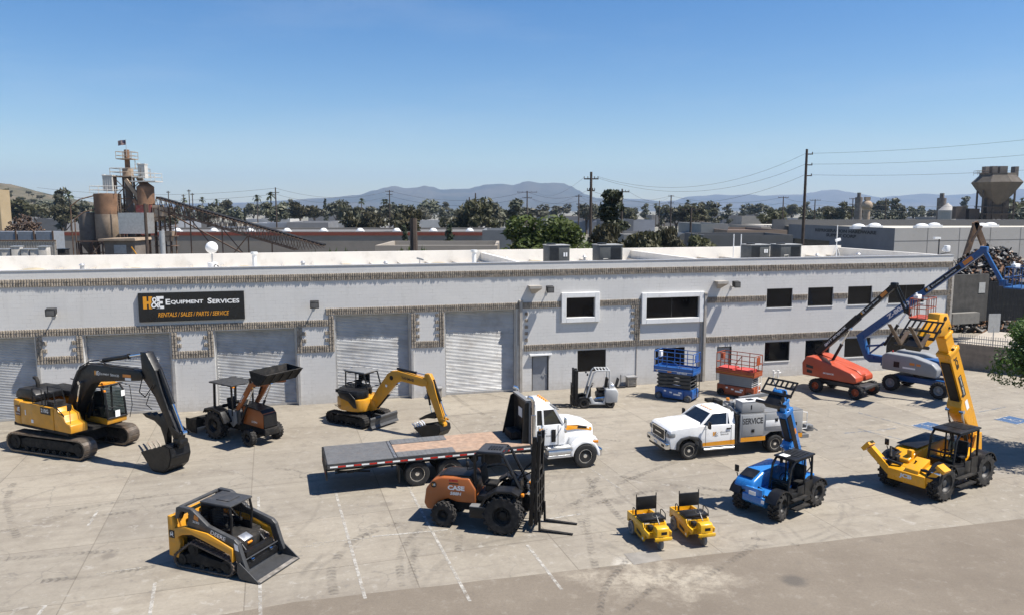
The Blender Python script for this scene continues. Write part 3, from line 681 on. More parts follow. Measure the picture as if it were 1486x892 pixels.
for px, dd, kind in ((50, 4, 0), (198, 3.4, 1), (355, 3.4, 1), (503, 3.6, 1), (637, 3.0, 0), (777, 3.2, 0)):
    lbl = {50: 'low yellowed dome skylight at the left end of the roof', 198: 'curbed yellow pyramid skylight above the left part of the company sign', 355: 'curbed yellow pyramid skylight beside the white ball antenna',
           503: 'curbed yellow pyramid skylight above the tallest left roll-up door', 637: 'low yellowed dome skylight left of the white roof vent wall', 777: 'low yellowed dome skylight left of the leftmost air conditioner'}[px]
    t = thing('skylight', lbl, 'skylight', fpos(px, dd), FA, 'skylights on the warehouse roof')
    MB().bb(-.8, .8, -.6, .6, 0, .28 if kind else .3).build('curb', M_trim if kind else M_roof, t)
    m = MB()
    if kind: m.add([(-.78, -.58, .283), (.78, -.58, .283), (.78, .58, .283), (-.78, .58, .283), (-.2, 0, .55), (.2, 0, .55)], [(0, 1, 5, 4), (1, 2, 5), (2, 3, 4, 5), (3, 0, 4), (0, 3, 2, 1)])
    else: m.ell((0, 0, .30), .78, .58, .3, 18, 5, z0=0)
    m.build('dome', M_dome, t)
for px, dd, h, l in ((370, 5, 1.15, 'white capped vent pipe on the roof beside the ball antenna'), (688, 2.2, 1.2, 'white capped vent pipe on the roof at the left cross parapet')):
    t = thing('vent_pipe', l, 'vent', fpos(px, dd), FA, 'vent pipes on the warehouse roof')
    MB().cyl((0, 0, 0), (0, 0, h), .13, n=14).build('pipe', M_white, t); MB().cyl((0, 0, h), (0, 0, h + .14), .2, n=14).build('cap', M_white, t)
t = thing('ball_antenna', 'white ball shaped antenna on a short mast above a white bucket base on the roof', 'antenna', fpos(309, 4.5), FA)
MB().ell((0, 0, 1.6), .36, .36, .36, 20, 12).build('ball', M_white, t); MB().cyl((0, 0, .0), (0, 0, 1.3), .04, n=8).build('mast', M_galv, t)
MB().lathe([(.25, 0), (.28, .7), (.24, .72)], ax='z', n=16).build('base', M_white, t)
m = MB(); m.tube([(.22, -.2, .2), (.35, -.25, .5), (.2, -.3, .62), (.1, -.3, .4), (.25, -.3, .15)], .035, 6); m.build('cable', M_dark, t)
for px, dd, h, r, l in ((560, 5, .5, .12, 'short stub vent on the roof left of the domed skylight'), (735, 6, .6, .1, 'short stub vent on the roof just right of the left cross parapet'), (848, 4.5, .7, .1, 'thin stub vent on the roof between the two leftmost air conditioners'),
    (985, 5, .5, .12, 'short stub vent left of the two white roof posts'), (1185, 4, .6, .1, 'short stub vent just right of the rightmost air conditioner'), (1245, 6, .5, .14, 'stub vent right of the tripod aerial'), (120, 6, .6, .12, 'short stub vent between the two leftmost skylights'), (440, 7, .5, .12, 'stub vent left of the third pyramid skylight')):
    t = thing('stub_vent', l, 'vent', fpos(px, dd), FA, 'stub vents on the warehouse roof')
    MB().cyl((0, 0, 0), (0, 0, h), r, n=12).build('pipe', M_galv, t); MB().cyl((0, 0, h), (0, 0, h + .1), r * 1.5, r * .6, n=12).build('cap', M_galv, t)
for px, l in ((836, 'low condensate tray beside the leftmost air conditioner'), (915, 'small white junction box right of the louvred air conditioner')):
    t = thing('roof_box', l, 'box', fpos(px, 1.6), FA); MB().rbox((0, 0, .2), (.5, .4, .4), .03).build('body', M_trim, t); MB().tube([(.25, 0, .2), (.7, 0, .25), (.9, .2, .05)], .03, 6).build('pipe', M_galv, t)
t = thing('security_camera', 'small security camera on a short stand on the roof edge', 'camera', fac(22.1, .15, TOP + .05), FA)
MB().cyl((0, 0, 0), (0, 0, .22), .025, n=6).build('post', M_galv, t); MB().bar((-.17, -.05, .33), (.2, -.15, .22), .09, .09).build('body', M_galv, t)
t = thing('roof_mast', 'thin pair of white posts joined by a rail on the roof beside the air conditioners', 'posts', fpos(1069, 6), FA)
for x in (-.3, .3): MB().cyl((x, 0, 0), (x, 0, 2.1), .035, n=6).build('post', M_white, t)
MB().cyl((-.3, 0, 1.2), (.3, 0, 1.2), .02, n=6).build('rail', M_white, t)
t = thing('roof_antenna', 'thin aerial on a tripod at the right part of the roof', 'antenna', fpos(1213, 8), FA)
MB().cyl((0, 0, 0), (0, 0, 2.7), .03, n=6).build('mast', M_white, t); m = MB()
for a in (0, 2.1, 4.2): m.cyl((0, 0, 1.2), (.45 * math.cos(a), .45 * math.sin(a), 0), .02, n=5)
m.build('tripod', M_white, t); MB().bar((-.1, 0, 1.5), (.3, 0, 1.6), .15, .2).build('receiver', M_white, t)
t = thing('roof_floodlight', 'white floodlight and camera cluster on a post at the right end of the roof', 'lamp', fac(58.6, .5, 7.2), FA)
MB().cyl((0, 0, 0), (0, 0, 1.8), .04, n=8).build('post', M_dark, t)
MB().box((-.2, 0, 1.85), (.5, .2, .14)).build('lamp_head', M_white, t); MB().rbox((.7, 0, 1.1), (.35, .3, .45), .05).rbox((1.2, .6, 1.0), (.5, .3, .25), .08).build('camera', M_white, t)
MB().cyl((0, 0, .7), (1.2, .2, .85), .03, n=6).build('arm', M_dark, t)
# ---------------------------------------------------------------- right-hand side: retaining wall, drive, gate
M_brick = mat('tan_block_wall', (.33, .27, .21), .9, var=.25, scale=1.5, dirt=.25, dirtcol=(.16, .13, .11), bump=.5, bscale=12)
wA, wB = Vector((31.35, 53.6, 0)), Vector((37.5, 47.8, 0)); wd = (wB - wA); wl = wd.length; wdg = math.degrees(math.atan2(wd.y, wd.x))
t = thing('boundary_wall', 'low tan block boundary wall topped with spiked metal fence', 'wall', wA, wdg)
MB().bb(0, wl + 6, 0, .25, 0, 1.75).build('block_wall', M_brick, t)
MB().bb(0, wl + 6, .252, 9, 0, 1.6).build('raised_drive', mat('drive_concrete', (.42, .37, .3), .85, var=.12, scale=1), t)
m = MB()
for i in range(int((wl + 6) / .14)): m.bar((i * .14 + .05, .12, 1.75), (i * .14 + .05, .12, 2.4), .03, .03)
m.bb(0, wl + 6, .09, .15, 1.85, 1.9); m.bb(0, wl + 6, .09, .15, 2.15, 2.2); m.build('spiked_fence', mat('pale_steel', (.45, .43, .4), .5, metal=.3), t)
P = atd(1441, 492, 53)
t = thing('back_of_sign', 'grey back of a parking sign on a post behind the spiked fence', 'sign', (P.x, P.y, 1.6), 5)
MB().cyl((0, 0, 0), (0, 0, 1.4), .035, n=8).build('post', M_galv, t); MB().bb(-.42, .42, -.02, .02, 1.0, 2.3).build('plate', M_galv, t)
M_gate = mat('black_gate', (.02, .02, .021), .6, var=.3, scale=2, dirt=.1)
t = thing('dark_gate', 'tall black sheet metal gate across the drive behind the building corner', 'gate', (41.2, 66, 1.6), -8)
m = MB()
for i in range(70): m.bb(-.1 + i * .2, .08 + i * .2, -.02, .02 + (i % 2) * .02, 0, 3.3)
m.build('panel', M_gate, t); m = MB(); m.bb(-.25, -.12, -.1, .1, 0, 3.6); m.bb(-.12, 14, .05, .1, 3.2, 3.3); m.build('frame', M_gate, t)
t = thing('yard_wall', 'dark grey block wall panel with a pale notice left of the black gate', 'wall', (37.2, 64.5, 1.6), 18)
MB().bb(-1.5, 3.7, 0, .25, 0, 4.0).build('block_wall', mat('dark_block', (.07, .066, .06), .9, var=.35, scale=1.5), t); MB().bb(2.6, 3.3, -.03, -.002, 2.4, 3.3).build('notice', M_galv, t)
MB().bb(-1, 1.9, -.9, -.3, 0, .9).build('planter', mat('planter', (.2, .19, .17), .9), t)
# ---------------------------------------------------------------- vehicle materials and shared parts
M_rub = mat('tyre_rubber', (.015, .014, .0135), .85, var=.3, scale=6, dirt=.3, dirtcol=(.10, .085, .07))
M_rubc = mat('clean_tyre_rubber', (.016, .016, .016), .8, var=.25, scale=6, dirt=.08, dirtcol=(.1, .09, .08))
M_blk = mat('black_enamel', (.010, .010, .011), .42, var=.3, scale=3, dirt=.14, dirtcol=(.06, .053, .045), spec=.35)
M_blkd = mat('dusty_black', (.012, .0115, .011), .75, var=.4, scale=4, dirt=.3, dirtcol=(.07, .06, .05), spec=.3)
M_gry = mat('dark_grey_paint', (.05, .051, .053), .5, var=.15, dirt=.15, dirtcol=(.16, .14, .12))
M_mgr = mat('mid_grey_paint', (.21, .215, .22), .5, var=.1, dirt=.15, dirtcol=(.25, .22, .18))
M_chr = mat('chrome', (.72, .73, .75), .12, metal=1., var=.05)
M_alu = mat('aluminium', (.62, .63, .64), .42, metal=.85, var=.1, dirt=.05)
M_stl = mat('worn_steel', (.23, .20, .17), .5, metal=.7, var=.3, dirt=.35, dirtcol=(.2, .13, .08))
M_yel = mat('digger_yellow', (.70, .32, .02), .38, var=.1, scale=1.5, dirt=.22, dirtcol=(.36, .24, .1))
M_org = mat('loader_orange', (.40, .115, .025), .42, var=.1, scale=1.5, dirt=.15, dirtcol=(.28, .16, .09))
M_jyl = mat('telehandler_yellow', (.88, .40, .012), .33, var=.06, scale=1.5, dirt=.16, dirtcol=(.4, .28, .12))
M_cyl = mat('cart_yellow', (.80, .44, .015), .3, var=.07, scale=2, dirt=.18, dirtcol=(.45, .33, .12))
M_blu = mat('lift_blue', (.016, .09, .27), .36, var=.08, scale=1.5, dirt=.1, dirtcol=(.12, .14, .19))
M_bbl = mat('bright_blue', (.028, .20, .56), .28, var=.08, scale=1.5, dirt=.14, dirtcol=(.15, .2, .28), coat=.3)
M_red = mat('lift_red_orange', (.52, .085, .035), .38, var=.08, scale=1.5, dirt=.1, dirtcol=(.3, .14, .09))
M_rof = mat('scissor_orange', (.37, .078, .025), .45, var=.12, scale=1.5, dirt=.2, dirtcol=(.28, .14, .09))
M_tgr = mat('turret_grey', (.30, .31, .32), .4, var=.06, dirt=.08)
M_fgr = mat('forklift_silver', (.50, .51, .51), .35, var=.05, dirt=.06)
M_trk = mat('truck_white', (.82, .82, .81), .22, var=.04, dirt=.12, dirtcol=(.6, .56, .5), coat=.5)
M_sbd = mat('service_body_grey', (.36, .365, .37), .4, var=.06, scale=1.5, dirt=.08)
M_st = mat('stripe_orange', (.80, .33, .015), .35, var=.05)
M_tail = mat('lamp_amber', (.85, .28, .02), .2, var=.1); M_hl = mat('headlamp_glass', (.6, .62, .62), .08, var=.2, spec=.8)
M_redl = mat('reflector_red', (.55, .03, .02), .25); M_let = mat('lettering_white', (.8, .8, .78), .5); M_letb = mat('lettering_black', (.02, .02, .02), .5)
M_rimw = mat('polished_rim', (.85, .85, .86), .22, metal=1, var=.05)
M_wood = mat('deck_timber', (.42, .285, .20), .8, var=.25, scale=4, dirt=.3, dirtcol=(.3, .24, .19))
M_gl = glassmat()
M_dgl = mat('dark_screen_glass', (.012, .014, .017), .05, var=.3, spec=.7)
M_decal = mat('decal_orange', (.75, .26, .04), .5)
_wc = {}
def wheel(root, x, y, z, r, w, rim, mrim, sd, lug='block', mt=None, n=None, deg=0, hub=None):
    """tyre mesh + rim child; sd = +1 when the outer face looks to +y"""
    mt = mt or M_rub; k = (round(r, 3), round(w, 3), round(rim, 3), mrim.name, lug, mt.name, hub.name if hub else '')
    if k not in _wc:
        m = MB(); r0 = r - (.035 if lug == 'ag' else .022 if lug == 'block' else 0)
        m.lathe([(rim, -w * .38), (rim + .02, -w * .47), (rim + (r0 - rim) * .5, -w * .5), (r0 - .03, -w * .47), (r0, -w * .38), (r0, w * .38), (r0 - .03, w * .47), (rim + (r0 - rim) * .5, w * .5), (rim + .02, w * .47), (rim, w * .38)], n=32, cap=False)
        if lug == 'ag':
            N = n or 20
            for i in range(N):
                for s in (-1, 1):
                    a = 2 * PI * (i + (.5 if s > 0 else 0)) / N
                    for q in range(3):
                        aa = a + s * 0 + q * .085; yy = s * (.06 + q * .155) * w / .5 * .5 * 2
                        yy = s * w * (.07 + q * .17)
                        m.box((r0 * 1.0 * math.cos(aa), yy, r0 * math.sin(aa)), (.10, w * .2, .085), (0, -aa + 0, 0))
        elif lug == 'block':
            N = n or 26
            for i in range(N):
                for s in (-1, 1):
                    a = 2 * PI * (i + (.5 if s > 0 else 0)) / N
                    m.box((r0 * math.cos(a), s * w * .26, r0 * math.sin(a)), (.05, w * .38, 2 * PI * r0 / N * .55), (0, -a, 0))
        elif lug == 'road':
            for yy in (-.22, 0, .22): m.lathe([(r + .004, w * (yy - .08)), (r + .006, w * (yy + .08))], n=32)
        t = m.build('wheel', mt, smooth=True, ang=30); tm = t.data; bpy.data.objects.remove(t)
        m = MB(); m.lathe([(rim + .005, -w * .3), (rim + .005, w * .36), (rim * .94, w * .37), (rim * .9, w * .2), (rim * .72, w * .06), (rim * .45, w * .1), (rim * .4, w * .26), (rim * .28, w * .30), (.01, w * .31)], n=24)
        for i in range(8):
            a = 2 * PI * i / 8; m.cyl((rim * .6 * math.cos(a), w * .06, rim * .6 * math.sin(a)), (rim * .6 * math.cos(a), w * .15, rim * .6 * math.sin(a)), rim * .06, n=6)
        rr = m.build('rim', mrim, smooth=True); rm = rr.data; bpy.data.objects.remove(rr)
        _wc[k] = (tm, rm)
    tm, rm = _wc[k]
    o = bpy.data.objects.new('wheel', tm); COL.objects.link(o); o.parent = root; o.location = (x, y, z); o.rotation_euler = (0, 0, R(deg) + (0 if sd > 0 else PI))
    c = bpy.data.objects.new('rim', rm); COL.objects.link(c); c.parent = o
    return o
def hull(circs, n=40):
    P = sorted(set((round(cx + r * math.cos(2 * PI * i / n), 5), round(cz + r * math.sin(2 * PI * i / n), 5)) for cx, cz, r in circs for i in range(n)))
    def half(ps):
        h = []
        for p in ps:
            while len(h) > 1 and (h[-1][0] - h[-2][0]) * (p[1] - h[-2][1]) - (h[-1][1] - h[-2][1]) * (p[0] - h[-2][0]) <= 0: h.pop()
            h.append(p)
        return h
    return half(P)[:-1] + half(P[::-1])[:-1]
def resample(P, pitch):
    L = [math.dist(P[i], P[(i + 1) % len(P)]) for i in range(len(P))]; T = sum(L); N = round(T / pitch); out = []; k = 0; acc = 0
    for i in range(N):
        s = T * i / N
        while acc + L[k] < s: acc += L[k]; k += 1
        a, b = P[k], P[(k + 1) % len(P)]; f = (s - acc) / L[k]
        out.append(((a[0] + (b[0] - a[0]) * f, a[1] + (b[1] - a[1]) * f), math.atan2(b[1] - a[1], b[0] - a[0])))
    return out
def crawler(root, y, w, circs, pitch, mshoe, mframe, frame, rollers, steel=True):
    """one crawler: shoe loop, side frame, rollers and end wheels"""
    m = MB(); out = hull(circs); inn = hull([(a, b, r - .06) for a, b, r in circs])
    so_, si = [p for p, _ in resample(out, pitch / 2)], None
    for i in range(len(so_)):
        a, b = so_[i], so_[(i + 1) % len(so_)]; d = Vector((b[0] - a[0], b[1] - a[1])).normalized(); n = Vector((-d.y, d.x)) * .05
        m.add([(a[0], y - w / 2, a[1]), (b[0], y - w / 2, b[1]), (b[0], y + w / 2, b[1]), (a[0], y + w / 2, a[1]), (a[0] + n.x, y - w / 2, a[1] + n.y), (b[0] + n.x, y - w / 2, b[1] + n.y), (b[0] + n.x, y + w / 2, b[1] + n.y), (a[0] + n.x, y + w / 2, a[1] + n.y)],
              [(0, 1, 2, 3), (4, 7, 6, 5), (0, 4, 5, 1), (3, 2, 6, 7)])
    for (px, pz), a in resample(out, pitch):
        m.box((px, y, pz), (pitch * (.82 if steel else .45), w, .035 if steel else .05), (0, -a, 0))
        if steel:
            for q in (-.25, .05, .33): m.box((px + math.cos(a) * q * pitch + math.sin(a) * .022, y, pz + math.sin(a) * q * pitch - math.cos(a) * .022), (.014, w, .03), (0, -a, 0))
    t = m.build('track', mshoe, root, smooth=False)
    MB().prism(frame, y - w * .28, y + w * .28, bev=.02).build('track_frame', mframe, t)
    m = MB()
    for cx, cz, r in rollers:
        m.cyl((cx, y - w * .36, cz), (cx, y + w * .36, cz), r, n=20); m.cyl((cx, y - w * .4, cz), (cx, y + w * .4, cz), r * .45, n=12)
    m.build('roller', mframe, t)
    return t
def hyd(root, a, b, r, f=.55, rot=None, mb=None, mr=None, name='hydraulic_cylinder'):
    a, b = Vector(a), Vector(b); c = a + (b - a) * f
    o = MB().cyl(a, c, r, n=14).cyl(c - (b - a).normalized() * .05, c, r * 1.2, n=14).build(name, mb or M_blk, root, rot=rot)
    MB().cyl(c, b, r * .55, n=10).cyl(b - Vector((0, r * 1.1, 0)), b + Vector((0, r * 1.1, 0)), r * 1.1, n=10).build('rod', mr or M_chr, o)
    return o
def seat(root, c, dirx=1, rot=None, s=1., mt=None):
    x, y, z = c; d = dirx
    o = MB().rbox((x, y, z), (.46 * s, .46 * s, .12), .04).build('seat', mt or M_blkd, root, rot=rot)
    MB().rbox((x - d * .24 * s, y, z + .30 * s), (.12, .46 * s, .58 * s), .05, (0, -d * .15, 0)).build('backrest', mt or M_blkd, o)
    MB().bb(x - .18, x + .18, y - .18, y + .18, z - .28, z - .06).build('seat_base', M_blk, o)
    return o
def steering(root, c, d=1, rot=None):
    x, y, z = c; m = MB(); n = 18; ring = []
    for i in range(n + 1):
        a = 2 * PI * i / n; ring.append((x - d * math.sin(a) * .17 * .5, y + math.cos(a) * .17, z + math.sin(a) * .17 * .86))
    m.tube(ring, .016, 6); m.bar((x - .07, y, z), (x + .07, y, z), .03, .02); m.cyl((x, y, z), (x + d * .22, y, z - .42), .035, n=8)
    return m.build('steering_wheel', M_blk, root, rot=rot)
def shell(mb, prof, y0, y1, t=.04, sides=True):
    """open bucket: plate following prof (xz) between y0 and y1, plus end plates"""
    for i in range(len(prof) - 1):
        a, b = prof[i], prof[i + 1]; d = Vector((b[0] - a[0], b[1] - a[1])).normalized(); n = Vector((-d.y, d.x)) * t
        mb.add([(a[0], y0, a[1]), (b[0], y0, b[1]), (b[0], y1, b[1]), (a[0], y1, a[1]), (a[0] + n.x, y0, a[1] + n.y), (b[0] + n.x, y0, b[1] + n.y), (b[0] + n.x, y1, b[1] + n.y), (a[0] + n.x, y1, a[1] + n.y)],
               [(0, 1, 2, 3), (4, 7, 6, 5), (0, 4, 5, 1), (3, 2, 6, 7), (0, 3, 7, 4), (1, 5, 6, 2)])
    if sides:
        mb.prism(prof, y0 - .03, y0 + .001); mb.prism(prof, y1 - .001, y1 + .03)
    return mb
def rops(root, posts, top, r=.035, name='cab_frame', mt=None, rot=None, n=6):
    m = MB()
    for p in posts: m.tube(p, r, n)
    for p in top: m.tube(p, r, n)
    return m.build(name, mt or M_blk, root, rot=rot)
def pane(root, pts, mt=None, rot=None, name='window_pane'):
    return MB().quad(*pts).build(name, mt or M_gl, root, rot=rot, smooth=False)
def mirror(root, a, b, rot=None, s=(.03, .16, .26)):
    o = MB().rbox(b, s, .02).build('mirror', M_blk, root, rot=rot); MB().tube([a, ((a[0] + b[0]) / 2, (a[1] + b[1]) / 2, max(a[2], b[2])), b], .014, 5).build('mirror_arm', M_blk, o); return o
# ---------------------------------------------------------------- large excavator
def big_excavator():
    T = thing('excavator', 'large yellow and black tracked excavator at the far left, boom folded down to the ground with thumb and bucket', 'excavator', (-20.5, 35.1, 0), -19.6)
    T['label'] = 'large yellow excavator on steel tracks at the far left with black boom and thumb'
    cir = [(-1.95, .5, .42), (1.95, .5, .42)]
    for s in (-1, 1):
        crawler(T, s * 1.2, .66, cir, .19, M_stl, M_blkd, [(-1.7, .3), (1.7, .3), (1.75, .62), (1.2, .74), (-1.2, .74), (-1.75, .62)], [(-1.95, .5, .33), (1.95, .5, .33)] + [(x * .42, .22, .11) for x in range(-3, 4)])
    MB().prism([(-1.1, .45), (1.1, .45), (.8, .85), (-.8, .85)], -.9, .9).cyl((0, 0, .8), (0, 0, 1.12), .72, n=28).build('undercarriage', M_blkd, T)
    rz = (0, 0, R(-8.4))
    def P(n, m, mt, **k): return m.build(n, mt, T, rot=rz, **k)
    P('house_frame', MB().prism([(-2.4, -1.3), (1.7, -1.3), (1.7, 1.3), (-2.4, 1.3), (-2.7, .8), (-2.7, -.8)], 1.1, 1.24, plane='xy'), M_blkd)
    P('body', MB().prism([(-1.75, 1.24), (.75, 1.24), (.75, 2.28), (-1.75, 2.28)], -1.36, -.5, bev=.04).bb(-1.75, .3, .35, 1.33, 1.24, 2.2), M_yel)
    P('counterweight', MB().prism([(-1.76, -1.36), (-1.76, 1.36), (-2.35, 1.3), (-2.62, .9), (-2.72, 0), (-2.62, -.9), (-2.35, -1.3)], 1.2, 2.32, bev=.06, plane='xy'), M_yel)
    sb = P('step_box', MB().prism([(.76, 1.24), (1.95, 1.24), (1.95, 1.6), (1.6, 1.72), (1.45, 2.0), (1.05, 2.1), (.95, 2.28), (.76, 2.28)], -1.34, -.55, bev=.04), M_yel)
    P('engine_hood', MB().prism([(-2.5, 2.33), (-.9, 2.33), (-.9, 2.62), (-1.2, 2.85), (-2.2, 2.82), (-2.45, 2.6)], -1.1, .2, bev=.05).prism([(-2.5, 2.33), (-.1, 2.33), (-.1, 2.6), (-2.4, 2.6)], .2, 1.15, bev=.05), M_blk)
    P('exhaust', MB().tube([(-1.6, -.55, 2.8), (-1.6, -.55, 3.05), (-1.68, -.55, 3.2), (-1.85, -.55, 3.25)], .085, 10), M_blkd)
    P('walkway', MB().bb(-.85, .9, -1.3, -.55, 2.285, 2.31).bb(.2, .7, -1.25, -.7, 2.32, 2.5), M_blkd)
    m = MB()
    for p in ([(-.8, -1.3, 2.3), (-.8, -1.3, 3.0), (-.1, -1.3, 3.0), (-.1, -1.3, 2.3)], [(.15, -1.3, 2.3), (.15, -1.3, 2.95), (.8, -1.3, 2.95), (.95, -1.3, 2.3), (1.45, -1.3, 2.0), (1.5, -1.3, 1.7)], [(-.8, -.6, 2.3), (-.8, -.6, 2.95), (.3, -.6, 2.95), (.5, -.6, 2.3)], [(-.8, -1.3, 2.65), (-.1, -1.3, 2.65)], [(-.1, .9, 2.6), (-.1, .9, 2.9), (-1.4, .9, 2.95)]): m.tube(p, .026, 6)
    P('handrail', m, M_blk)
    P('mirror', MB().tube([(1.9, -1.3, 1.7), (2.0, -1.35, 2.3)], .015, 5).rbox((2.0, -1.37, 2.45), (.04, .2, .3), .02), M_blk)
    # cab
    x0, x1, y0, y1, z0, z1 = .32, 1.98, .33, 1.33, 1.25, 2.98
    cab = P('cab', MB().prism([(x0, z0), (x1 + .05, z0), (x1 + .08, z0 + .28), (x0, z0 + .28)], y0, y1, bev=.03), M_yel)
    cf = MB()
    A = [(x0, z1), (x1 - .3, z1), (x1 - .05, z1 - .25), (x1 + .08, z0 + .25)]
    for y in (y0 + .04, y1 - .04):
        cf.tube([(a, y, b) for a, b in A], .05, 6); cf.bar((x0 + .05, y, z0), (x0 + .05, y, z1), .09, .1); cf.bar((1.05, y, z0 + .2), (1.05, y, z1), .06, .07)
    cf.tube([(x1 + .08, y0, z0 + .28), (x1 + .08, y1, z0 + .28)], .05, 6); cf.tube([(x1 - .3, y0, z1), (x1 - .3, y1, z1)], .05, 6); cf.tube([(x1 + .02, y0, 2.0), (x1 + .02, y1, 2.0)], .02, 5)
    cf.build('cab_frame', M_blk, cab)
    MB().prism([(x0, z1 + .04), (x1 - .35, z1 + .04), (x1 - .3, z1), (x0, z1)], y0, y1).bb(1.3, 1.6, .5, 1.15, z1 + .041, z1 + .1).build('roof', M_yel, cab)
    MB().quad((x1 + .08, y0, z0 + .28), (x1 + .08, y1, z0 + .28), (x1 - .05, y1, z1 - .25), (x1 - .05, y0, z1 - .25)).build('windscreen', M_gl, cab, smooth=False)
    for y in (y0 + .02, y1 - .02): MB().quad((x0 + .1, y, z0 + .3), (x1 + .04, y, z0 + .3), (x1 - .07, y, z1 - .2), (x0 + .1, y, z1 - .1)).build('side_window', M_gl, cab, smooth=False)
    MB().bb(x0, x1 + .06, y0 + .03, y1 - .03, z0 + .281, z0 + .34).rbox((.8, .83, 1.85), (.55, .5, .14), .05).rbox((.55, .83, 2.2), (.14, .5, .7), .05).bb(1.3, 1.5, .4, .55, 1.6, 1.95).build('cab_interior', M_blkd, cab)
    MB().bb(x1 + .09, x1 + .1, 1.08, 1.26, 2.45, 2.72).bb(x1 + .115, x1 + .12, .72, .95, 1.55, 1.85).build('notice', M_wh, cab)
    MB().tube([(1.6, 1.4, 3.0), (2.2, 1.45, 2.9), (2.3, 1.45, 2.0), (2.15, 1.4, 1.4)], .018, 5).build('mirror_arm', M_blk, cab)
    MB().rbox((1.75, .45, 3.12), (.18, .14, .12), .02).rbox((1.9, .38, 2.8), (.1, .1, .1), .02).build('work_lamp', M_tail, cab)
    # front
    boom = [(-.25, 1.45), (.1, 2.2), (.62, 3.3), (.95, 3.78), (1.35, 4.05), (1.9, 4.16), (2.6, 4.17), (5.35, 4.2), (5.52, 4.0), (5.3, 3.78), (4.0, 3.62), (2.4, 3.42), (1.95, 3.28), (1.55, 2.9), (.95, 2.15), (.35, 1.35)]
    b = P('boom', MB().prism(boom, -.26, .22, bev=.02), M_blk)
    MB().tube([(.5, -.3, 2.7), (1.2, -.3, 3.8), (1.9, -.3, 4.22), (3.0, -.3, 4.28), (5.0, -.28, 4.25)], .025, 6).tube([(.5, -.2, 2.9), (1.1, -.2, 3.95), (1.9, -.2, 4.3), (2.5, -.2, 4.4), (3.2, -.2, 4.25)], .025, 6).build('hose', M_blkd, b)
    he_logo(b, (2.25, -.262, 3.72), (1, 0, .04), (0, 0, 1), .2); smallcaps(['EQUIPMENT', 'SERVICES'], M_let, b, (2.6, -.264, 3.76), (1, 0, .03), (0, 0, 1), .12, 1.35)
    MB().quad((4.2, -.265, 3.82), (4.75, -.265, 3.85), (4.75, -.265, 3.97), (4.2, -.265, 3.95)).build('warning_decal', M_decal, b, smooth=False); MB().quad((4.35, -.265, 3.7), (4.75, -.265, 3.72), (4.75, -.265, 3.83), (4.35, -.265, 3.81)).build('warning_decal', M_wh, b, smooth=False)
    for y in (-.38, .34): hyd(T, (.7, y, 1.45), (1.35, y, 3.3), .08, .5, rot=rz)
    hyd(T, (2.6, -.02, 4.38), (5.45, -.02, 4.92), .1, .62, rot=rz)
    a = P('arm', MB().prism([(5.36, 5.02), (5.72, 5.02), (6.25, 4.3), (6.6, 3.4), (7.0, 2.55), (7.5, 1.65), (7.42, 1.45), (7.18, 1.45), (6.75, 2.2), (6.15, 3.15), (5.62, 3.7), (5.42, 3.9)], -.2, .18, bev=.02), M_blk)
    MB().tube([(5.5, -.24, 4.0), (5.3, -.3, 3.3), (5.6, -.26, 3.1), (6.2, -.26, 3.7)], .025, 6).tube([(5.9, -.24, 3.3), (5.7, -.3, 2.8), (6.0, -.26, 2.6)], .02, 6).build('hose', M_blkd, a)
    hyd(T, (6.35, -.02, 4.35), (7.62, -.02, 1.75), .09, .55, rot=rz)
    MB().bar((7.1, -.24, 1.95), (7.66, -.24, 1.7), .04, .12).bar((7.1, .22, 1.95), (7.66, .22, 1.7), .04, .12).bar((7.62, -.1, 1.75), (7.45, -.1, 1.1), .25, .12).rbox((7.38, -.02, 1.35), (.5, .42, .28), .06).build('bucket_linkage', M_blk, T, rot=rz)
    k = MB(); shell(k, [(6.95, 1.22), (7.3, 1.12), (7.36, .75), (7.2, .35), (6.85, .06), (6.45, .0), (6.1, .1), (5.5, .75)], -.52, .44, .045)
    k = P('bucket', k, M_blk)
    m = MB()
    for i in range(5): m.prism([(5.59, .66), (5.27, 1.0), (5.49, .84)], -.51 + i * .222, -.43 + i * .222)
    m.build('bucket_tooth', M_stl, k)
    P('thumb', MB().prism([(6.95, 2.2), (6.5, 2.42), (6.35, 2.3), (6.2, 2.42), (6.0, 2.3), (5.82, 2.42), (5.65, 2.28), (5.45, 2.36), (5.2, 2.3), (5.45, 2.16), (5.95, 2.08), (6.32, 1.85), (6.5, 1.45), (6.6, 1.05), (6.68, 1.05), (6.72, 1.6), (6.85, 1.95)], -.15, .1, bev=.01), M_blk)
    # writing
    m = P('logo_plate', MB().quad((-2.1, -1.372, 1.62), (-1.72, -1.372, 1.62), (-1.72, -1.372, 2.1), (-2.1, -1.372, 2.1)), mat('plate_brown', (.16, .07, .04), .5), smooth=False)
    he_logo(m, (-2.06, -1.378, 1.82), (1, 0, 0), (0, 0, 1), .2); smallcaps(['EQUIPMENT', 'SERVICES'], M_let, m, (-2.07, -1.378, 1.68), (1, 0, 0), (0, 0, 1), .07, .32)
    m = P('model_plate', MB().quad((-.15, -1.372, 1.92), (.6, -1.372, 1.92), (.6, -1.372, 2.24), (-.15, -1.372, 2.24)), M_blk, smooth=False)
    text('210G', M_let, m, (-.1, -1.378, 2.0), (1, 0, 0), (0, 0, 1), .17, .55, bold=.02)
    P('latch', MB().bb(-1.35, -1.3, -1.38, -1.36, 1.7, 1.95).bb(-.9, -.75, -1.38, -1.36, 1.4, 1.55), M_wh)
big_excavator()
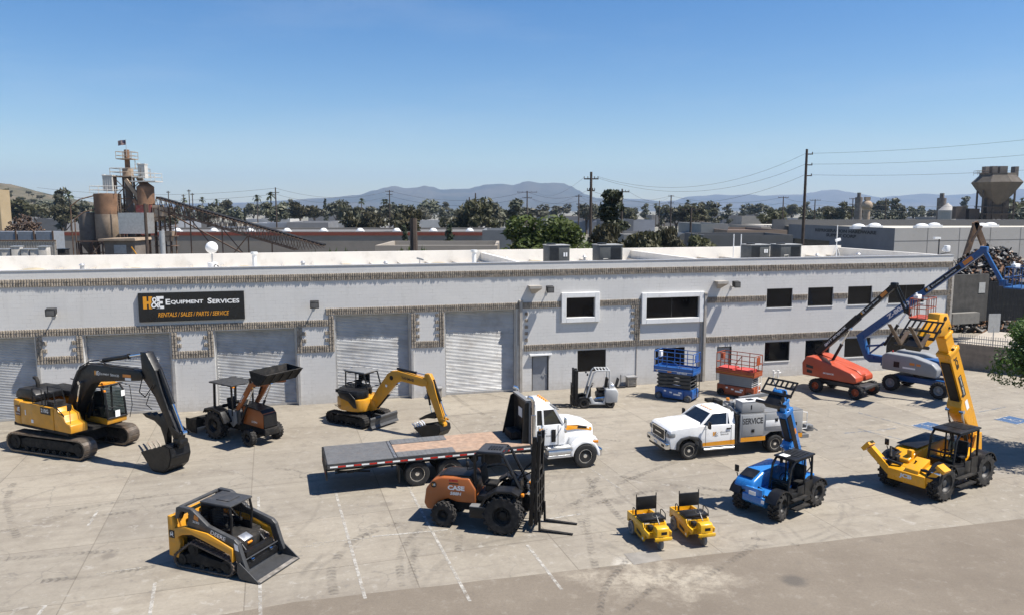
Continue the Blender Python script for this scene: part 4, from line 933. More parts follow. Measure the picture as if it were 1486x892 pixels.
# ---------------------------------------------------------------- mini excavator
def mini_excavator():
    T = thing('mini_excavator', 'small yellow mini excavator with open cab and dozer blade, behind the flatbed truck', 'excavator', (-8.05, 39.55, 0), -33)
    for s in (-1, 1):
        crawler(T, s * .8, .42, [(-1.1, .32, .29), (1.1, .32, .29)], .13, M_rub, M_blkd, [(-.95, .18), (.95, .18), (1.0, .4), (.6, .48), (-.6, .48), (-1.0, .4)], [(-1.1, .32, .22), (1.1, .32, .22)] + [(x * .36, .14, .08) for x in range(-2, 3)], steel=False)
    MB().prism([(-.7, .3), (.7, .3), (.5, .58), (-.5, .58)], -.62, .62).cyl((0, 0, .55), (0, 0, .74), .42, n=20).build('undercarriage', M_blkd, T)
    MB().bar((.5, -.35, .4), (1.75, -.45, .35), .12, .14).bar((.5, .35, .4), (1.75, .45, .35), .12, .14).build('blade_arm', M_gry, T)
    m = MB(); pr = [(1.72, .62), (1.78, .55), (1.74, .4), (1.76, .22), (1.86, .1)]
    shell(m, [(p[0], p[1]) for p in pr], -1.0, 1.0, .04, sides=False); m.bb(1.62, 1.73, -.9, .9, .25, .5); m.build('blade', M_gry, T)
    B = MB().prism([(1.0, -.55), (1.0, .5), (.6, .95), (-.2, 1.0), (-.75, .85), (-1.02, .4), (-1.05, -.2), (-.85, -.7), (-.35, -.95), (.35, -.95), (.8, -.8)], .76, 1.42, bev=.09, plane='xy').build('body', M_yel, T)
    MB().prism([(.95, -.5), (.9, -.1), (.1, -.05), (.1, .95), (-.2, .98), (-.75, .83), (-1.0, .4), (-1.03, -.2), (-.83, -.68), (-.35, -.93), (.3, -.93), (.75, -.78)], 1.425, 1.85, bev=.13, plane='xy').build('engine_cover', M_blk, T)
    MB().prism([(-.55, 1.72), (.3, 1.78), (.7, 1.5), (.8, 1.0), (.6, 1.0), (.2, 1.3), (-.35, 1.42)], -.985, -.93, bev=.03).build('side_door', M_blk, B)
    m = MB()
    for i in range(6): m.bb(-1.075, -1.03, -.35, .25, .85 + i * .055, .875 + i * .055)
    m.build('grille', M_blk, B)
    text('ViO50', M_letb, B, (-.75, -.978, .93), (1, 0, 0), (0, 0, 1), .12, .45, bold=.02)
    x0, x1, y0, y1, z1 = -.8, .72, -.1, .9, 2.6
    cf = MB()
    for y in (y0, y1):
        cf.tube([(x0, y, 1.5), (x0 + .02, y, z1)], .04, 6); cf.tube([(x1 - .2, y, z1), (x1, y, 2.0), (x1 + .08, y, 1.25)], .04, 6); cf.tube([(x0, y, z1), (x1 - .2, y, z1)], .04, 6); cf.tube([(-.05, y, 1.5), (-.05, y, z1)], .035, 6); cf.tube([(x0, y, 1.95), (-.05, y, 1.95)], .025, 6)
    cf.tube([(x0, y0, 1.95), (x0, y1, 1.95)], .03, 6); cf.tube([(x1 - .2, y0, z1), (x1 - .2, y1, z1)], .04, 6); cf.tube([(x1 + .02, y0, 1.9), (x1 + .02, y1, 1.9)], .025, 6)
    C = cf.build('cab_frame', M_blk, T)
    MB().rbox((-.15, .4, z1 + .06), (1.5, 1.1, .09), .035).build('roof', M_mgr, C)
    pane(C, [(x0, y1, 1.98), (-.08, y1, 1.98), (-.08, y1, z1), (x0, y1, z1)])
    seat(T, (-.1, .4, 1.55)); MB().bb(.2, .35, .15, .28, 1.25, 1.7).bb(.2, .35, .55, .68, 1.25, 1.7).bar((.4, .3, 1.25), (.45, .3, 1.75), .03, .03).bar((.4, .5, 1.25), (.45, .5, 1.75), .03, .03).build('control_levers', M_blkd, T)
    MB().cyl((.62, -.5, 1.62), (.66, -.56, 1.62), .1, n=14).build('round_tag', M_wh, T)
    MB().bb(-.95, -.5, -.7, -.4, 1.6, 1.75).build('toolbox', M_blkd, T)
    MB().prism([(.85, 1.45), (1.25, 1.3), (1.35, .85), (1.0, .72), (.85, .8)], -.16, .16, bev=.03).build('swing_bracket', M_yel, T)
    b = MB().prism([(1.0, 1.3), (1.5, 2.0), (2.15, 2.8), (2.45, 3.0), (2.85, 3.05), (4.6, 2.86), (4.78, 2.75), (4.72, 2.5), (4.4, 2.45), (3.05, 2.55), (2.75, 2.4), (1.75, 1.35), (1.32, .9), (1.1, .95)], -.14, .14, bev=.02).build('boom', M_yel, T)
    text('YANMAR', M_letb, b, (3.1, -.145, 2.68), (1, 0, -.08), (0, 0, 1), .15, .85, bold=.03)
    MB().cyl((2.45, -.15, 2.65), (2.45, -.145, 2.65), .12, n=16).build('round_decal', M_blk, b); MB().cyl((2.1, -.15, 2.2), (2.1, -.145, 2.2), .07, n=16).build('round_decal', M_wh, b)
    hyd(T, (1.35, 0, .95), (2.75, 0, 2.38), .075, .55); hyd(T, (2.75, 0, 3.13), (4.72, 0, 3.0), .065, .62)
    MB().prism([(4.58, 3.1), (4.88, 3.12), (5.1, 2.75), (5.3, 2.1), (5.75, .95), (5.7, .75), (5.45, .72), (4.95, 1.8), (4.62, 2.45), (4.5, 2.7)], -.11, .11, bev=.02).build('arm', M_yel, T)
    hyd(T, (5.05, 0, 2.85), (5.78, 0, 1.15), .055, .6); hyd(T, (4.65, 0, 2.3), (4.95, 0, .95), .05, .55)
    MB().bar((5.5, -.13, 1.0), (5.85, -.13, .95), .03, .09).bar((5.5, .13, 1.0), (5.85, .13, .95), .03, .09).rbox((5.62, 0, .72), (.3, .28, .2), .04).build('bucket_linkage', M_yel, T)
    k = shell(MB(), [(5.35, .75), (5.68, .68), (5.72, .45), (5.55, .18), (5.1, .02), (4.7, .03), (4.12, .42)], -.42, .42, .035).build('bucket', M_blk, T)
    m = MB()
    for i in range(5): m.prism([(4.18, .38), (3.95, .58), (4.12, .48)], -.4 + i * .18, -.32 + i * .18)
    m.build('bucket_tooth', M_alu, k)
    MB().prism([(5.3, 1.2), (5.05, 1.25), (4.6, 1.05), (4.15, .78), (4.3, .75), (4.7, .9), (5.2, .95)], -.12, .12, bev=.01).build('thumb', M_blk, T)
mini_excavator()
# ---------------------------------------------------------------- tractor loader
def tractor_loader():
    T = thing('tractor_loader', 'brownish orange tractor loader with raised black bucket, grey canopy and rear box blade', 'loader', (-12.93, 36.6, 0), -33.6)
    for s in (-1, 1):
        wheel(T, -1.2, s * .82, .68, .68, .46, .34, M_blk, s, 'ag', n=18); wheel(T, 1.2, s * .78, .4, .4, .3, .2, M_blk, s, 'block', n=18)
    MB().bb(-1.5, 1.7, -.3, .3, .45, .85).bb(1.05, 1.35, -.7, .7, .33, .5).cyl((-1.2, -.7, .68), (-1.2, .7, .68), .14, n=12).build('chassis', M_blkd, T)
    h = MB().prism([(.25, .85), (1.72, .8), (1.75, 1.5), (1.5, 1.62), (.25, 1.72)], -.39, .39, bev=.04).build('hood', M_org, T)
    MB().prism([(1.76, .78), (1.82, .85), (1.78, 1.45), (1.55, 1.66), (.3, 1.77), (.3, 1.735), (1.5, 1.635), (1.755, 1.45)], -.37, .37).build('hood_cover', M_blk, h)
    MB().rbox((1.78, 0, .63), (.22, .8, .34), .03).build('front_bumper', M_blkd, T)
    MB().prism([(1.785, 1.2), (1.795, 1.2), (1.79, 1.3), (1.78, 1.3)], -.1, .1).build('front_badge', M_alu, h)
    text('570N', M_let, h, (.9, -.392, 1.0), (1, 0, 0), (0, 0, 1), .09, .4, bold=.02)
    for s in (-1, 1): MB().prism([(-1.95, 1.2), (-1.8, 1.45), (-1.2, 1.55), (-.55, 1.42), (-.25, .9), (-.35, .9), (-.65, 1.32), (-1.2, 1.44), (-1.75, 1.36)], s * .55, s * 1.05, bev=.01).build('fender', M_blk, T)
    MB().bb(-1.7, .2, -.55, .55, .8, .92).prism([(-.5, .9), (.3, .9), (.3, 1.5), (.1, 1.6), (-.1, 1.3), (-.5, 1.3)], -.55, -.35, bev=.02).build('operator_platform', M_gry, T)
    MB().prism([(-.55, 1.5), (.05, 1.45), (.1, .9), (-.2, .65), (-.5, .9)], -.62, -.56, bev=.01).build('side_panel', M_mgr, T)
    seat(T, (-.85, 0, 1.3)); steering(T, (-.25, 0, 1.62)); MB().rbox((.02, 0, 1.45), (.25, .5, .5), .05).build('dashboard', M_blk, T)
    c = MB()
    for s in (-1, 1): c.bar((-1.6, s * .6, 1.4), (-1.55, s * .6, 2.62), .09, .09); c.bar((-.2, s * .6, 1.2), (-.25, s * .6, 2.62), .07, .07)
    c = c.build('canopy_post', M_blk, T)
    MB().rbox((-.95, 0, 2.68), (1.75, 1.45, .08), .03).build('canopy_roof', M_gry, T)
    MB().rbox((-.12, -.58, 2.6), (.08, .12, .07), .02).rbox((-.12, .58, 2.6), (.08, .12, .07), .02).build('lamp', M_tail, T)
    for s in (-1, 1):
        a = MB().prism([(-.05, 1.55), (.15, 1.5), (.75, 2.2), (1.15, 2.72), (1.5, 2.85), (2.35, 2.98), (2.3, 3.12), (1.4, 3.02), (1.0, 2.9), (.55, 2.35)], s * .5 - .06, s * .5 + .06, bev=.015).build('loader_arm', M_org, T)
        if s < 0: text('CASE', M_let, a, (.35, -.565, 1.9), (.62, 0, .78), (-.78, 0, .62), .13, .5, bold=.03)
        hyd(T, (.3, s * .5, 1.0), (1.3, s * .5, 2.75), .055, .5)
        MB().bar((.95, s * .42, 3.1), (1.65, s * .42, 3.45), .08, .08).bar((1.0, s * .42, 2.7), (.95, s * .42, 3.15), .06, .12).build('tilt_link', M_blk, T)
        hyd(T, (.5, s * .42, 2.2), (.95, s * .42, 3.08), .05, .5)
    MB().cyl((1.15, -.5, 2.9), (1.15, .5, 2.9), .07, n=10).build('cross_tube', M_org, T)
    m = shell(MB(), [(1.78, 3.72), (1.9, 3.3), (2.1, 3.12), (2.4, 3.08), (2.95, 3.62)], -1.05, 1.05, .04)
    k = m.build('bucket', M_blkd, T); m = MB()
    for i in range(5): m.bar((2.12, -1 + i * .5, 3.05), (2.5, -1 + i * .5, 3.14), .05, .04); m.bar((2.5, -1 + i * .5, 3.14), (2.92, -1 + i * .5, 3.56), .04, .03)
    m.build('bucket_rib', M_blkd, k)
    m = MB(); m.bb(-3.3, -3.24, -1.02, 1.02, .12, .68).bb(-2.75, -2.7, -1.02, 1.02, .3, .68).bb(-3.35, -2.5, -1.06, -1.02, .08, .75).bb(-3.35, -2.5, 1.02, 1.06, .08, .75).bb(-3.24, -2.75, -.5, .5, .64, .7)
    m.build('box_blade', M_blkd, T)
    MB().bar((-1.9, -.35, .7), (-2.75, -.4, .55), .08, .08).bar((-1.9, .35, .7), (-2.75, .4, .55), .08, .08).bar((-1.8, 0, 1.2), (-2.8, 0, .9), .08, .08).bar((-2.7, 0, .65), (-2.8, 0, 1.0), .1, .1).prism([(-2.7, 1.1), (-1.5, 1.5), (-1.5, 1.35), (-2.7, .95)], -.4, .4).build('three_point_hitch', M_blkd, T)
tractor_loader()
# ---------------------------------------------------------------- compact track loader
def track_loader():
    T = thing('track_loader', 'yellow and black compact track loader with caged cab and wide flat bucket', 'loader', (-9.17, 23.4, 0), -22)
    T.scale = (1, 1, .95)
    M_tr = mat('track_rubber', (.085, .068, .055), .9, var=.3, scale=8, dirt=.45, dirtcol=(.22, .17, .13))
    for s in (-1, 1):
        crawler(T, s * .8, .4, [(-.82, .27, .25), (.98, .33, .29), (-.32, .72, .22)], .13, M_tr, M_blkd, [(-.7, .16), (.8, .16), (.9, .42), (.2, .5), (-.3, .6), (-.75, .4)], [(-.82, .27, .19), (.98, .33, .22), (-.32, .68, .2), (-.35, .13, .08), (0, .13, .08), (.35, .13, .08), (.65, .13, .08)], steel=False)
        # arched body side over the track
        MB().prism([(-1.0, .95), (-.72, 1.12), (-.3, 1.2), (.25, 1.05), (1.15, .78), (1.2, .55), (1.25, .55), (1.25, 1.0), (.3, 1.34), (-.6, 1.42), (-1.0, 1.3)], s * .78, s * .985, bev=.015).build('track_guard', M_yel, T)
        # lift arm
        a = MB().prism([(-1.02, 1.62), (-.95, 2.0), (-.85, 2.05), (-.38, 2.03), (-.28, 1.98), (.28, 1.56), (1.28, 1.28), (1.42, 1.15), (1.6, .6), (1.72, .3), (1.55, .22), (1.38, .45), (1.2, 1.06), (.25, 1.32), (-.5, 1.38), (-.55, 1.5), (-.42, 1.78), (-.5, 1.9), (-.75, 1.9), (-.82, 1.8), (-.88, 1.62)], s * .85 - .07, s * .85 + .07, bev=.015).build('lift_arm', M_gry, T)
        if s < 0:
            text('DEERE', M_let, a, (.38, -.925, 1.33), (.96, 0, -.27), (.27, 0, .96), .135, .58, bold=.02); text('333G', M_let, a, (-.3, -.925, 1.6), (1, 0, -.1), (.1, 0, 1), .07, .26, bold=.02)
            MB().quad((1.3, -.925, .95), (1.45, -.925, .92), (1.42, -.925, 1.12), (1.27, -.925, 1.17)).build('reflector', M_wh, a, smooth=False); MB().quad((-.25, -.925, 1.72), (-.08, -.925, 1.66), (-.06, -.925, 1.8), (-.22, -.925, 1.88)).build('warning_decal', M_decal, a, smooth=False)
        MB().bar((-1.0, s * .7, 1.55), (-.8, s * .7, 1.95), .05, .1).bar((.2, s * .7, .95), (-.3, s * .7, 1.45), .05, .08).build('lift_link', M_blk, T)
        hyd(T, (1.05, s * .42, .95), (1.5, s * .42, .45), .05, .6)
    MB().cyl((-.9, -.78, 1.97), (-.9, .78, 1.97), .06, n=10).build('rear_cross_tube', M_gry, T)
    MB().prism([(-.95, .3), (1.1, .3), (1.15, .95), (.6, 1.0), (-.9, 1.25), (-.95, 1.2)], -.6, .6, bev=.03).prism([(-1.0, 1.0), (.9, .92), (.85, 1.0), (-.3, 1.18), (-1.0, 1.25)], -.77, .77, bev=.01).build('body', M_blkd, T)
    r = MB().prism([(-1.32, .35), (-.96, .3), (-.86, .9), (-1.02, 1.62), (-1.12, 1.7), (-1.3, 1.68)], -.74, .74, bev=.05).build('rear_door', M_yel, T)
    for s in (-1, 1):
        MB().prism([(-1.3, .32), (-.9, .28), (-.82, .8), (-.98, 1.25), (-1.08, 1.68), (-1.3, 1.68)], s * .745, s * .95, bev=.03).build('rear_side_panel', M_yel, T)
    MB().rbox((-1.13, -.955, 1.08), (.22, .012, .26), .005).build('badge', M_blk, T)
    m = MB(); m.X = Matrix.Translation((-1.13, -.966, 1.08))   # leaping stag mark, simplified
    m.quad((-.075, 0, -.02), (.04, 0, -.05), (.06, 0, 0), (-.05, 0, .03)); m.quad((.04, 0, -.03), (.06, 0, .06), (.03, 0, .08), (.01, 0, 0)); m.quad((-.07, 0, .02), (-.03, 0, .09), (-.02, 0, .09), (-.04, 0, .0)); m.quad((-.03, 0, .05), (.04, 0, .09), (.04, 0, .105), (-.03, 0, .065)); m.quad((-.06, 0, -.02), (-.08, 0, -.08), (-.065, 0, -.08), (-.04, 0, -.02)); m.quad((.03, 0, -.04), (.08, 0, -.08), (.075, 0, -.09), (.02, 0, -.05))
    m.build('badge_mark', M_let, T, smooth=False)
    MB().rbox((-.6, -.35, 1.45), (.6, .35, .35), .04).build('hydraulic_tank', M_blk, T); MB().rbox((-.75, .3, 1.5), (.4, .45, .5), .05).build('engine_cover', M_blk, T)
    # cab
    y0, y1 = -.45, .45; c = MB()
    for y in (y0, y1):
        c.tube([(-.42, y, 1.2), (-.35, y, 2.02)], .04, 6); c.tube([(.72, y, 2.05), (.8, y, 1.7), (.72, y, .95), (.75, y, .8)], .04, 6); c.tube([(-.35, y, 2.04), (.72, y, 2.07)], .04, 6)
    C = c.build('cab_frame', M_blk, T)
    MB().rbox((.2, 0, 2.11), (1.22, 1.0, .07), .03).rbox((.25, .02, 2.16), (.5, .5, .03), .01).build('roof', M_gry, C)
    for y in (y0, y1): MB().grid((-.38, y, 1.25), (1.1, 0, 0), (0, 0, .8), 13, 9, .006).build('side_mesh', M_blk, C)
    MB().bb(-.42, -.38, y0, y1, 1.2, 2.0).build('rear_panel', M_blk, C); MB().bb(-.38, .78, y0, y0 + .03, .95, 1.28).bb(-.38, .78, y1 - .03, y1, .95, 1.28).build('side_panel', M_blk, C)
    seat(T, (.05, 0, 1.15), s=1.05); MB().rbox((.3, -.32, 1.35), (.4, .1, .12), .03).rbox((.3, .32, 1.35), (.4, .1, .12), .03).tube([(.45, -.3, 1.4), (.48, -.28, 1.6)], .025).tube([(.45, .3, 1.4), (.48, .28, 1.6)], .025).build('armrest', M_blkd, T)
    MB().rbox((.98, -.12, .98), (.3, .4, .1), .02, (0, .4, 0)).build('front_step', M_alu, T); MB().rbox((1.08, -.1, .85), (.2, .2, .1), .02, (0, .4, 0)).build('warning_panel', M_tail, T)
    MB().bb(1.3, 1.45, -.6, .6, .15, .75).bb(1.38, 1.5, -.85, .85, .2, .4).build('quick_coupler', M_blk, T)
    k = shell(MB(), [(1.5, .58), (1.42, .54), (1.4, .25), (1.48, .06), (2.24, .015)], -.96, .88, .03).build('bucket', M_gry, T)
    MB().bb(1.52, 2.22, -.93, .85, .046, .056).build('worn_floor', mat('scraped_steel', (.33, .30, .26), .55, metal=.1, var=.35, scale=5, dirt=.3, dirtcol=(.13, .11, .09)), k)
track_loader()
# ---------------------------------------------------------------- rough terrain forklift
def rt_forklift():
    T = thing('rough_terrain_forklift', 'brownish orange rough terrain forklift with tall black mast and big front tyres, in front of the flatbed truck', 'forklift', (-.09, 26.21, 0), -14)
    T['label'] = 'orange rough terrain forklift with tall black mast standing in front of the flatbed truck'
    for s in (-1, 1):
        wheel(T, 0, s * .86, .68, .68, .5, .32, M_blkd, s, 'ag', n=16); wheel(T, -2.19, s * .74, .43, .43, .32, .2, M_blkd, s, 'ag', n=14)
    MB().bb(-2.5, .4, -.35, .35, .5, .95).cyl((0, -.75, .68), (0, .75, .68), .16, n=12).bb(-2.3, -2.1, -.6, .6, .35, .52).build('chassis', M_blkd, T)
    h = MB().prism([(-2.98, .72), (-2.86, .5), (-2.55, .5), (-2.45, .78), (-2.1, .95), (-1.75, .85), (-1.05, .85), (-1.05, 1.35), (-1.3, 1.74), (-2.3, 1.71), (-2.65, 1.58), (-2.9, 1.25)], -.62, .62, bev=.06, seg=3).build('hood', M_org, T)
    MB().prism([(-2.45, 1.7), (-2.3, 1.75), (-1.3, 1.79), (-1.1, 1.5), (-1.1, 1.38), (-1.3, 1.73)], -.44, .44, bev=.01).build('hood_cover', M_blk, h)
    text('CASE', M_let, h, (-2.08, -.627, 1.28), (1, 0, 0), (0, 0, 1), .17, .62, bold=.05); text('588H', M_let, h, (-2.0, -.627, 1.1), (1, 0, 0), (0, 0, 1), .12, .42, bold=.04, shear=.2)
    MB().quad((-2.03, -.626, 1.58), (-1.7, -.626, 1.58), (-1.7, -.626, 1.66), (-2.03, -.626, 1.66)).build('decal', M_redl, h, smooth=False); MB().quad((-2.03, -.627, 1.49), (-1.68, -.627, 1.49), (-1.68, -.627, 1.54), (-2.03, -.627, 1.54)).build('decal', M_letb, h, smooth=False)
    MB().cyl((-2.6, -.622, 1.42), (-2.6, -.632, 1.42), .11, n=18).build('round_decal', M_blk, h); he_logo(h, (-2.66, -.634, 1.38), (1, 0, 0), (0, 0, 1), .08)
    m = MB()
    for i in range(3): m.quad((-2.6 + i * .09, -.3, 1.64 + i * .035), (-2.53 + i * .09, -.3, 1.67 + i * .035), (-2.53 + i * .09, .3, 1.67 + i * .035), (-2.6 + i * .09, .3, 1.64 + i * .035))
    m.build('vent', M_blk, h, smooth=False)
    MB().rbox((-.8, -.72, .62), (.85, .3, .38), .03).rbox((-.8, .72, .62), (.85, .3, .38), .03).build('side_tank', M_blk, T); MB().bb(-1.2, -.4, -.92, -.6, .84, .87).bb(-1.2, -.4, .6, .92, .84, .87).build('step', M_mgr, T)
    for s in (-1, 1): MB().prism([(-.8, .95), (-.62, 1.3), (-.25, 1.55), (.35, 1.58), (.6, 1.45), (.58, 1.4), (.3, 1.5), (-.2, 1.48), (-.55, 1.22), (-.7, .95)], s * .5, s * 1.08, bev=.01).build('fender', M_blk, T)
    MB().bb(-1.05, .35, -.5, .5, .95, 1.1).rbox((.3, 0, 1.4), (.3, .7, .55), .05).build('operator_platform', M_blk, T)
    seat(T, (-.65, 0, 1.45), s=1.1); steering(T, (.02, 0, 1.72)); MB().tube([(-.9, .3, 1.9), (-.3, .45, 2.0), (.3, .3, 1.6), (.75, .1, 1.9)], .03, 6).tube([(.3, -.2, 1.6), (.6, -.15, 2.1), (.85, -.1, 2.3), (.88, -.08, 3.0)], .025, 6).tube([(.3, .2, 1.6), (.6, .15, 2.1), (.85, .1, 2.3), (.88, .08, 3.0)], .025, 6).build('hose', M_blkd, T)
    c = MB()
    for s in (-1, 1): c.tube([(-1.1, s * .5, 1.3), (-1.12, s * .5, 2.55), (-1.0, s * .5, 2.66), (-.2, s * .5, 2.68), (-.05, s * .5, 2.55), (.55, s * .5, 1.4)], .055, 6)
    c.tube([(-1.05, -.5, 2.62), (-1.05, .5, 2.62)], .05, 6); c.tube([(-.12, -.5, 2.64), (-.12, .5, 2.64)], .05, 6)
    C = c.build('overhead_guard', M_blk, T)
    MB().bb(-1.02, -.18, -.46, .46, 2.67, 2.71).build('roof', M_gry, C); m = MB()
    for i in range(5): m.bb(-.72 + i * .1, -.66 + i * .1, -.2, .2, 2.715, 2.735)
    m.build('roof_slot', M_blk, C); MB().rbox((-1.4, -.45, 2.2), (.08, .12, .2), .02).tube([(-1.1, -.45, 2.1), (-1.4, -.45, 2.0), (-1.45, -.45, 2.45)], .02, 5).build('exhaust', M_blkd, T)
    # mast
    m = MB(); TX = Matrix.Translation((.9, 0, .1)) @ Matrix.Rotation(R(2.5), 4, 'Y') @ Matrix.Translation((-.9, 0, -.1)); m.X = TX
    for s in (-1, 1): m.bb(.78, .92, s * .36 - .05, s * .36 + .05, .15, 3.32).bb(.95, 1.06, s * .3 - .045, s * .3 + .045, .2, 3.4)
    for z in (.4, 1.2, 2.1, 3.05): m.bb(.8, 1.04, -.3, .3, z, z + .1)
    M = m.build('mast', M_blk, T); MB().cyl((.88, -.15, .3), (.88, -.15, 2.9), .05, n=10).cyl((.88, .15, .3), (.88, .15, 2.9), .05, n=10).build('lift_cylinder', M_blkd, M); MB().bb(.785, .79, -.38, -.34, 1.5, 1.75).build('decal', M_let, M)
    for s in (-1, 1): hyd(T, (.2, s * .42, 1.1), (.8, s * .42, 1.35), .05, .6)
    m = MB()
    for z in (.35, .78, 1.25, 1.75): m.bb(1.08, 1.13, -.62, .62, z, z + .08)
    for y in (-.62, -.31, 0, .31, .56): m.bb(1.09, 1.14, y, y + .06, .3, 1.82)
    m.build('load_backrest', M_blk, T)
    for s in (-1, 1):
        f = MB().prism([(1.15, .75), (1.15, .05), (2.35, .02), (2.35, .045), (1.22, .1), (1.2, .75)], s * .45 - .06, s * .45 + .06).build('fork', M_blkd, T)
    for s in (-1, 1): MB().rbox((.62, s * .62, 1.32), (.1, .14, .1), .02).build('turn_signal', M_tail, T)
rt_forklift()
# ---------------------------------------------------------------- small grey forklift
def grey_forklift():
    T = thing('forklift', 'small silver grey forklift with gas bottle and open cage, parked by the warehouse wall', 'forklift', (4.75, 42.75, 0), 182)
    for s in (-1, 1): wheel(T, .75, s * .48, .3, .3, .2, .15, M_blk, s, 'smooth'); wheel(T, -.75, s * .45, .25, .25, .18, .12, M_blk, s, 'smooth')
    b = MB().prism([(-.45, .2), (.45, .2), (.5, .45), (.38, .62), (.28, .62), (.1, .32), (-.35, .34), (-.45, .8), (-.52, .8)], -.5, .5, bev=.03).build('body', M_fgr, T)
    MB().prism([(-1.16, .32), (-.5, .28), (-.42, .85), (-.46, 1.12), (-1.08, 1.1), (-1.2, .9)], -.55, .55, bev=.08, seg=3).build('counterweight', M_fgr, T)
    MB().prism([(-.5, .6), (0, .5), (.02, .75), (-.1, .85), (-.5, .85)], -.4, .4, bev=.03).build('engine_hood', M_blk, T)
    MB().quad((-.4, .505, .6), (.15, .505, .56), (.1, .505, .62), (-.4, .505, .68)).build('blue_stripe', M_bbl, b, smooth=False)
    for s in (-1, 1): MB().prism([(.35, .3), (.42, .55), (.7, .66), (1.0, .6), (1.1, .45), (1.05, .45), (.97, .54), (.7, .6), (.48, .5), (.4, .3)], s * .36, s * .58, bev=.01).build('fender', M_blk, T)
    c = MB()
    for s in (-1, 1): c.tube([(.62, s * .44, .55), (.2, s * .44, 2.0), (.05, s * .44, 2.12), (-.68, s * .44, 2.12), (-.7, s * .44, .9)], .052, 8)
    for x in (.05, -.13, -.31, -.49, -.66): c.bar((x, -.44, 2.15), (x, .44, 2.15), .06, .04)
    c.tube([(-.62, -.42, 2.1), (-.62, .42, 2.1)], .035, 6); c.build('overhead_guard', M_fgr, T)
    seat(T, (-.3, 0, .98), s=1.15); steering(T, (.25, 0, 1.2)); MB().rbox((.42, 0, .85), (.2, .6, .5), .03).build('dashboard', M_blk, T)
    MB().cyl((-.85, -.28, 1.2), (-.85, .28, 1.2), .16, n=16).ell((-.85, -.28, 1.2), .16, .1, .16).ell((-.85, .28, 1.2), .16, .1, .16).build('gas_bottle', M_alu, T)
    m = MB()
    for s in (-1, 1): m.bb(1.06, 1.24, s * .3 - .07, s * .3 + .07, .08, 2.12).bb(1.25, 1.34, s * .24 - .06, s * .24 + .06, .1, 2.18)
    for z in (.3, 1.1, 2.0): m.bb(1.14, 1.3, -.28, .28, z, z + .08)
    M = m.build('mast', M_blk, T); MB().cyl((1.2, 0, .2), (1.2, 0, 1.9), .045, n=10).build('lift_cylinder', M_chr, M)
    m = MB()
    for z in (.2, .6, 1.22): m.bb(1.35, 1.39, -.5, .5, z, z + .07)
    for y in (-.5, -.3, -.1, .1, .3, .46): m.bb(1.35, 1.39, y, y + .04, .2, 1.28)
    m.build('load_backrest', M_blk, T)
    for s in (-1, 1): MB().prism([(1.4, .6), (1.4, .04), (2.3, .02), (2.3, .04), (1.44, .08), (1.44, .6)], s * .25 - .05, s * .25 + .05).build('fork', M_blk, T)
    for s in (-1, 1): MB().cyl((.5, s * .35, 1.9), (.58, s * .35, 1.9), .07, n=12).build('work_lamp', M_blk, T)
grey_forklift()
M_dhl = mat('smoked_headlamp', (.20, .21, .22), .08, var=.3, spec=.8)
def road_wheel(root, x, y, r, w, rim, sd, mrim, mt=None):
    return wheel(root, x, y, r, r, w, rim, mrim, sd, 'road', mt or M_rubc)
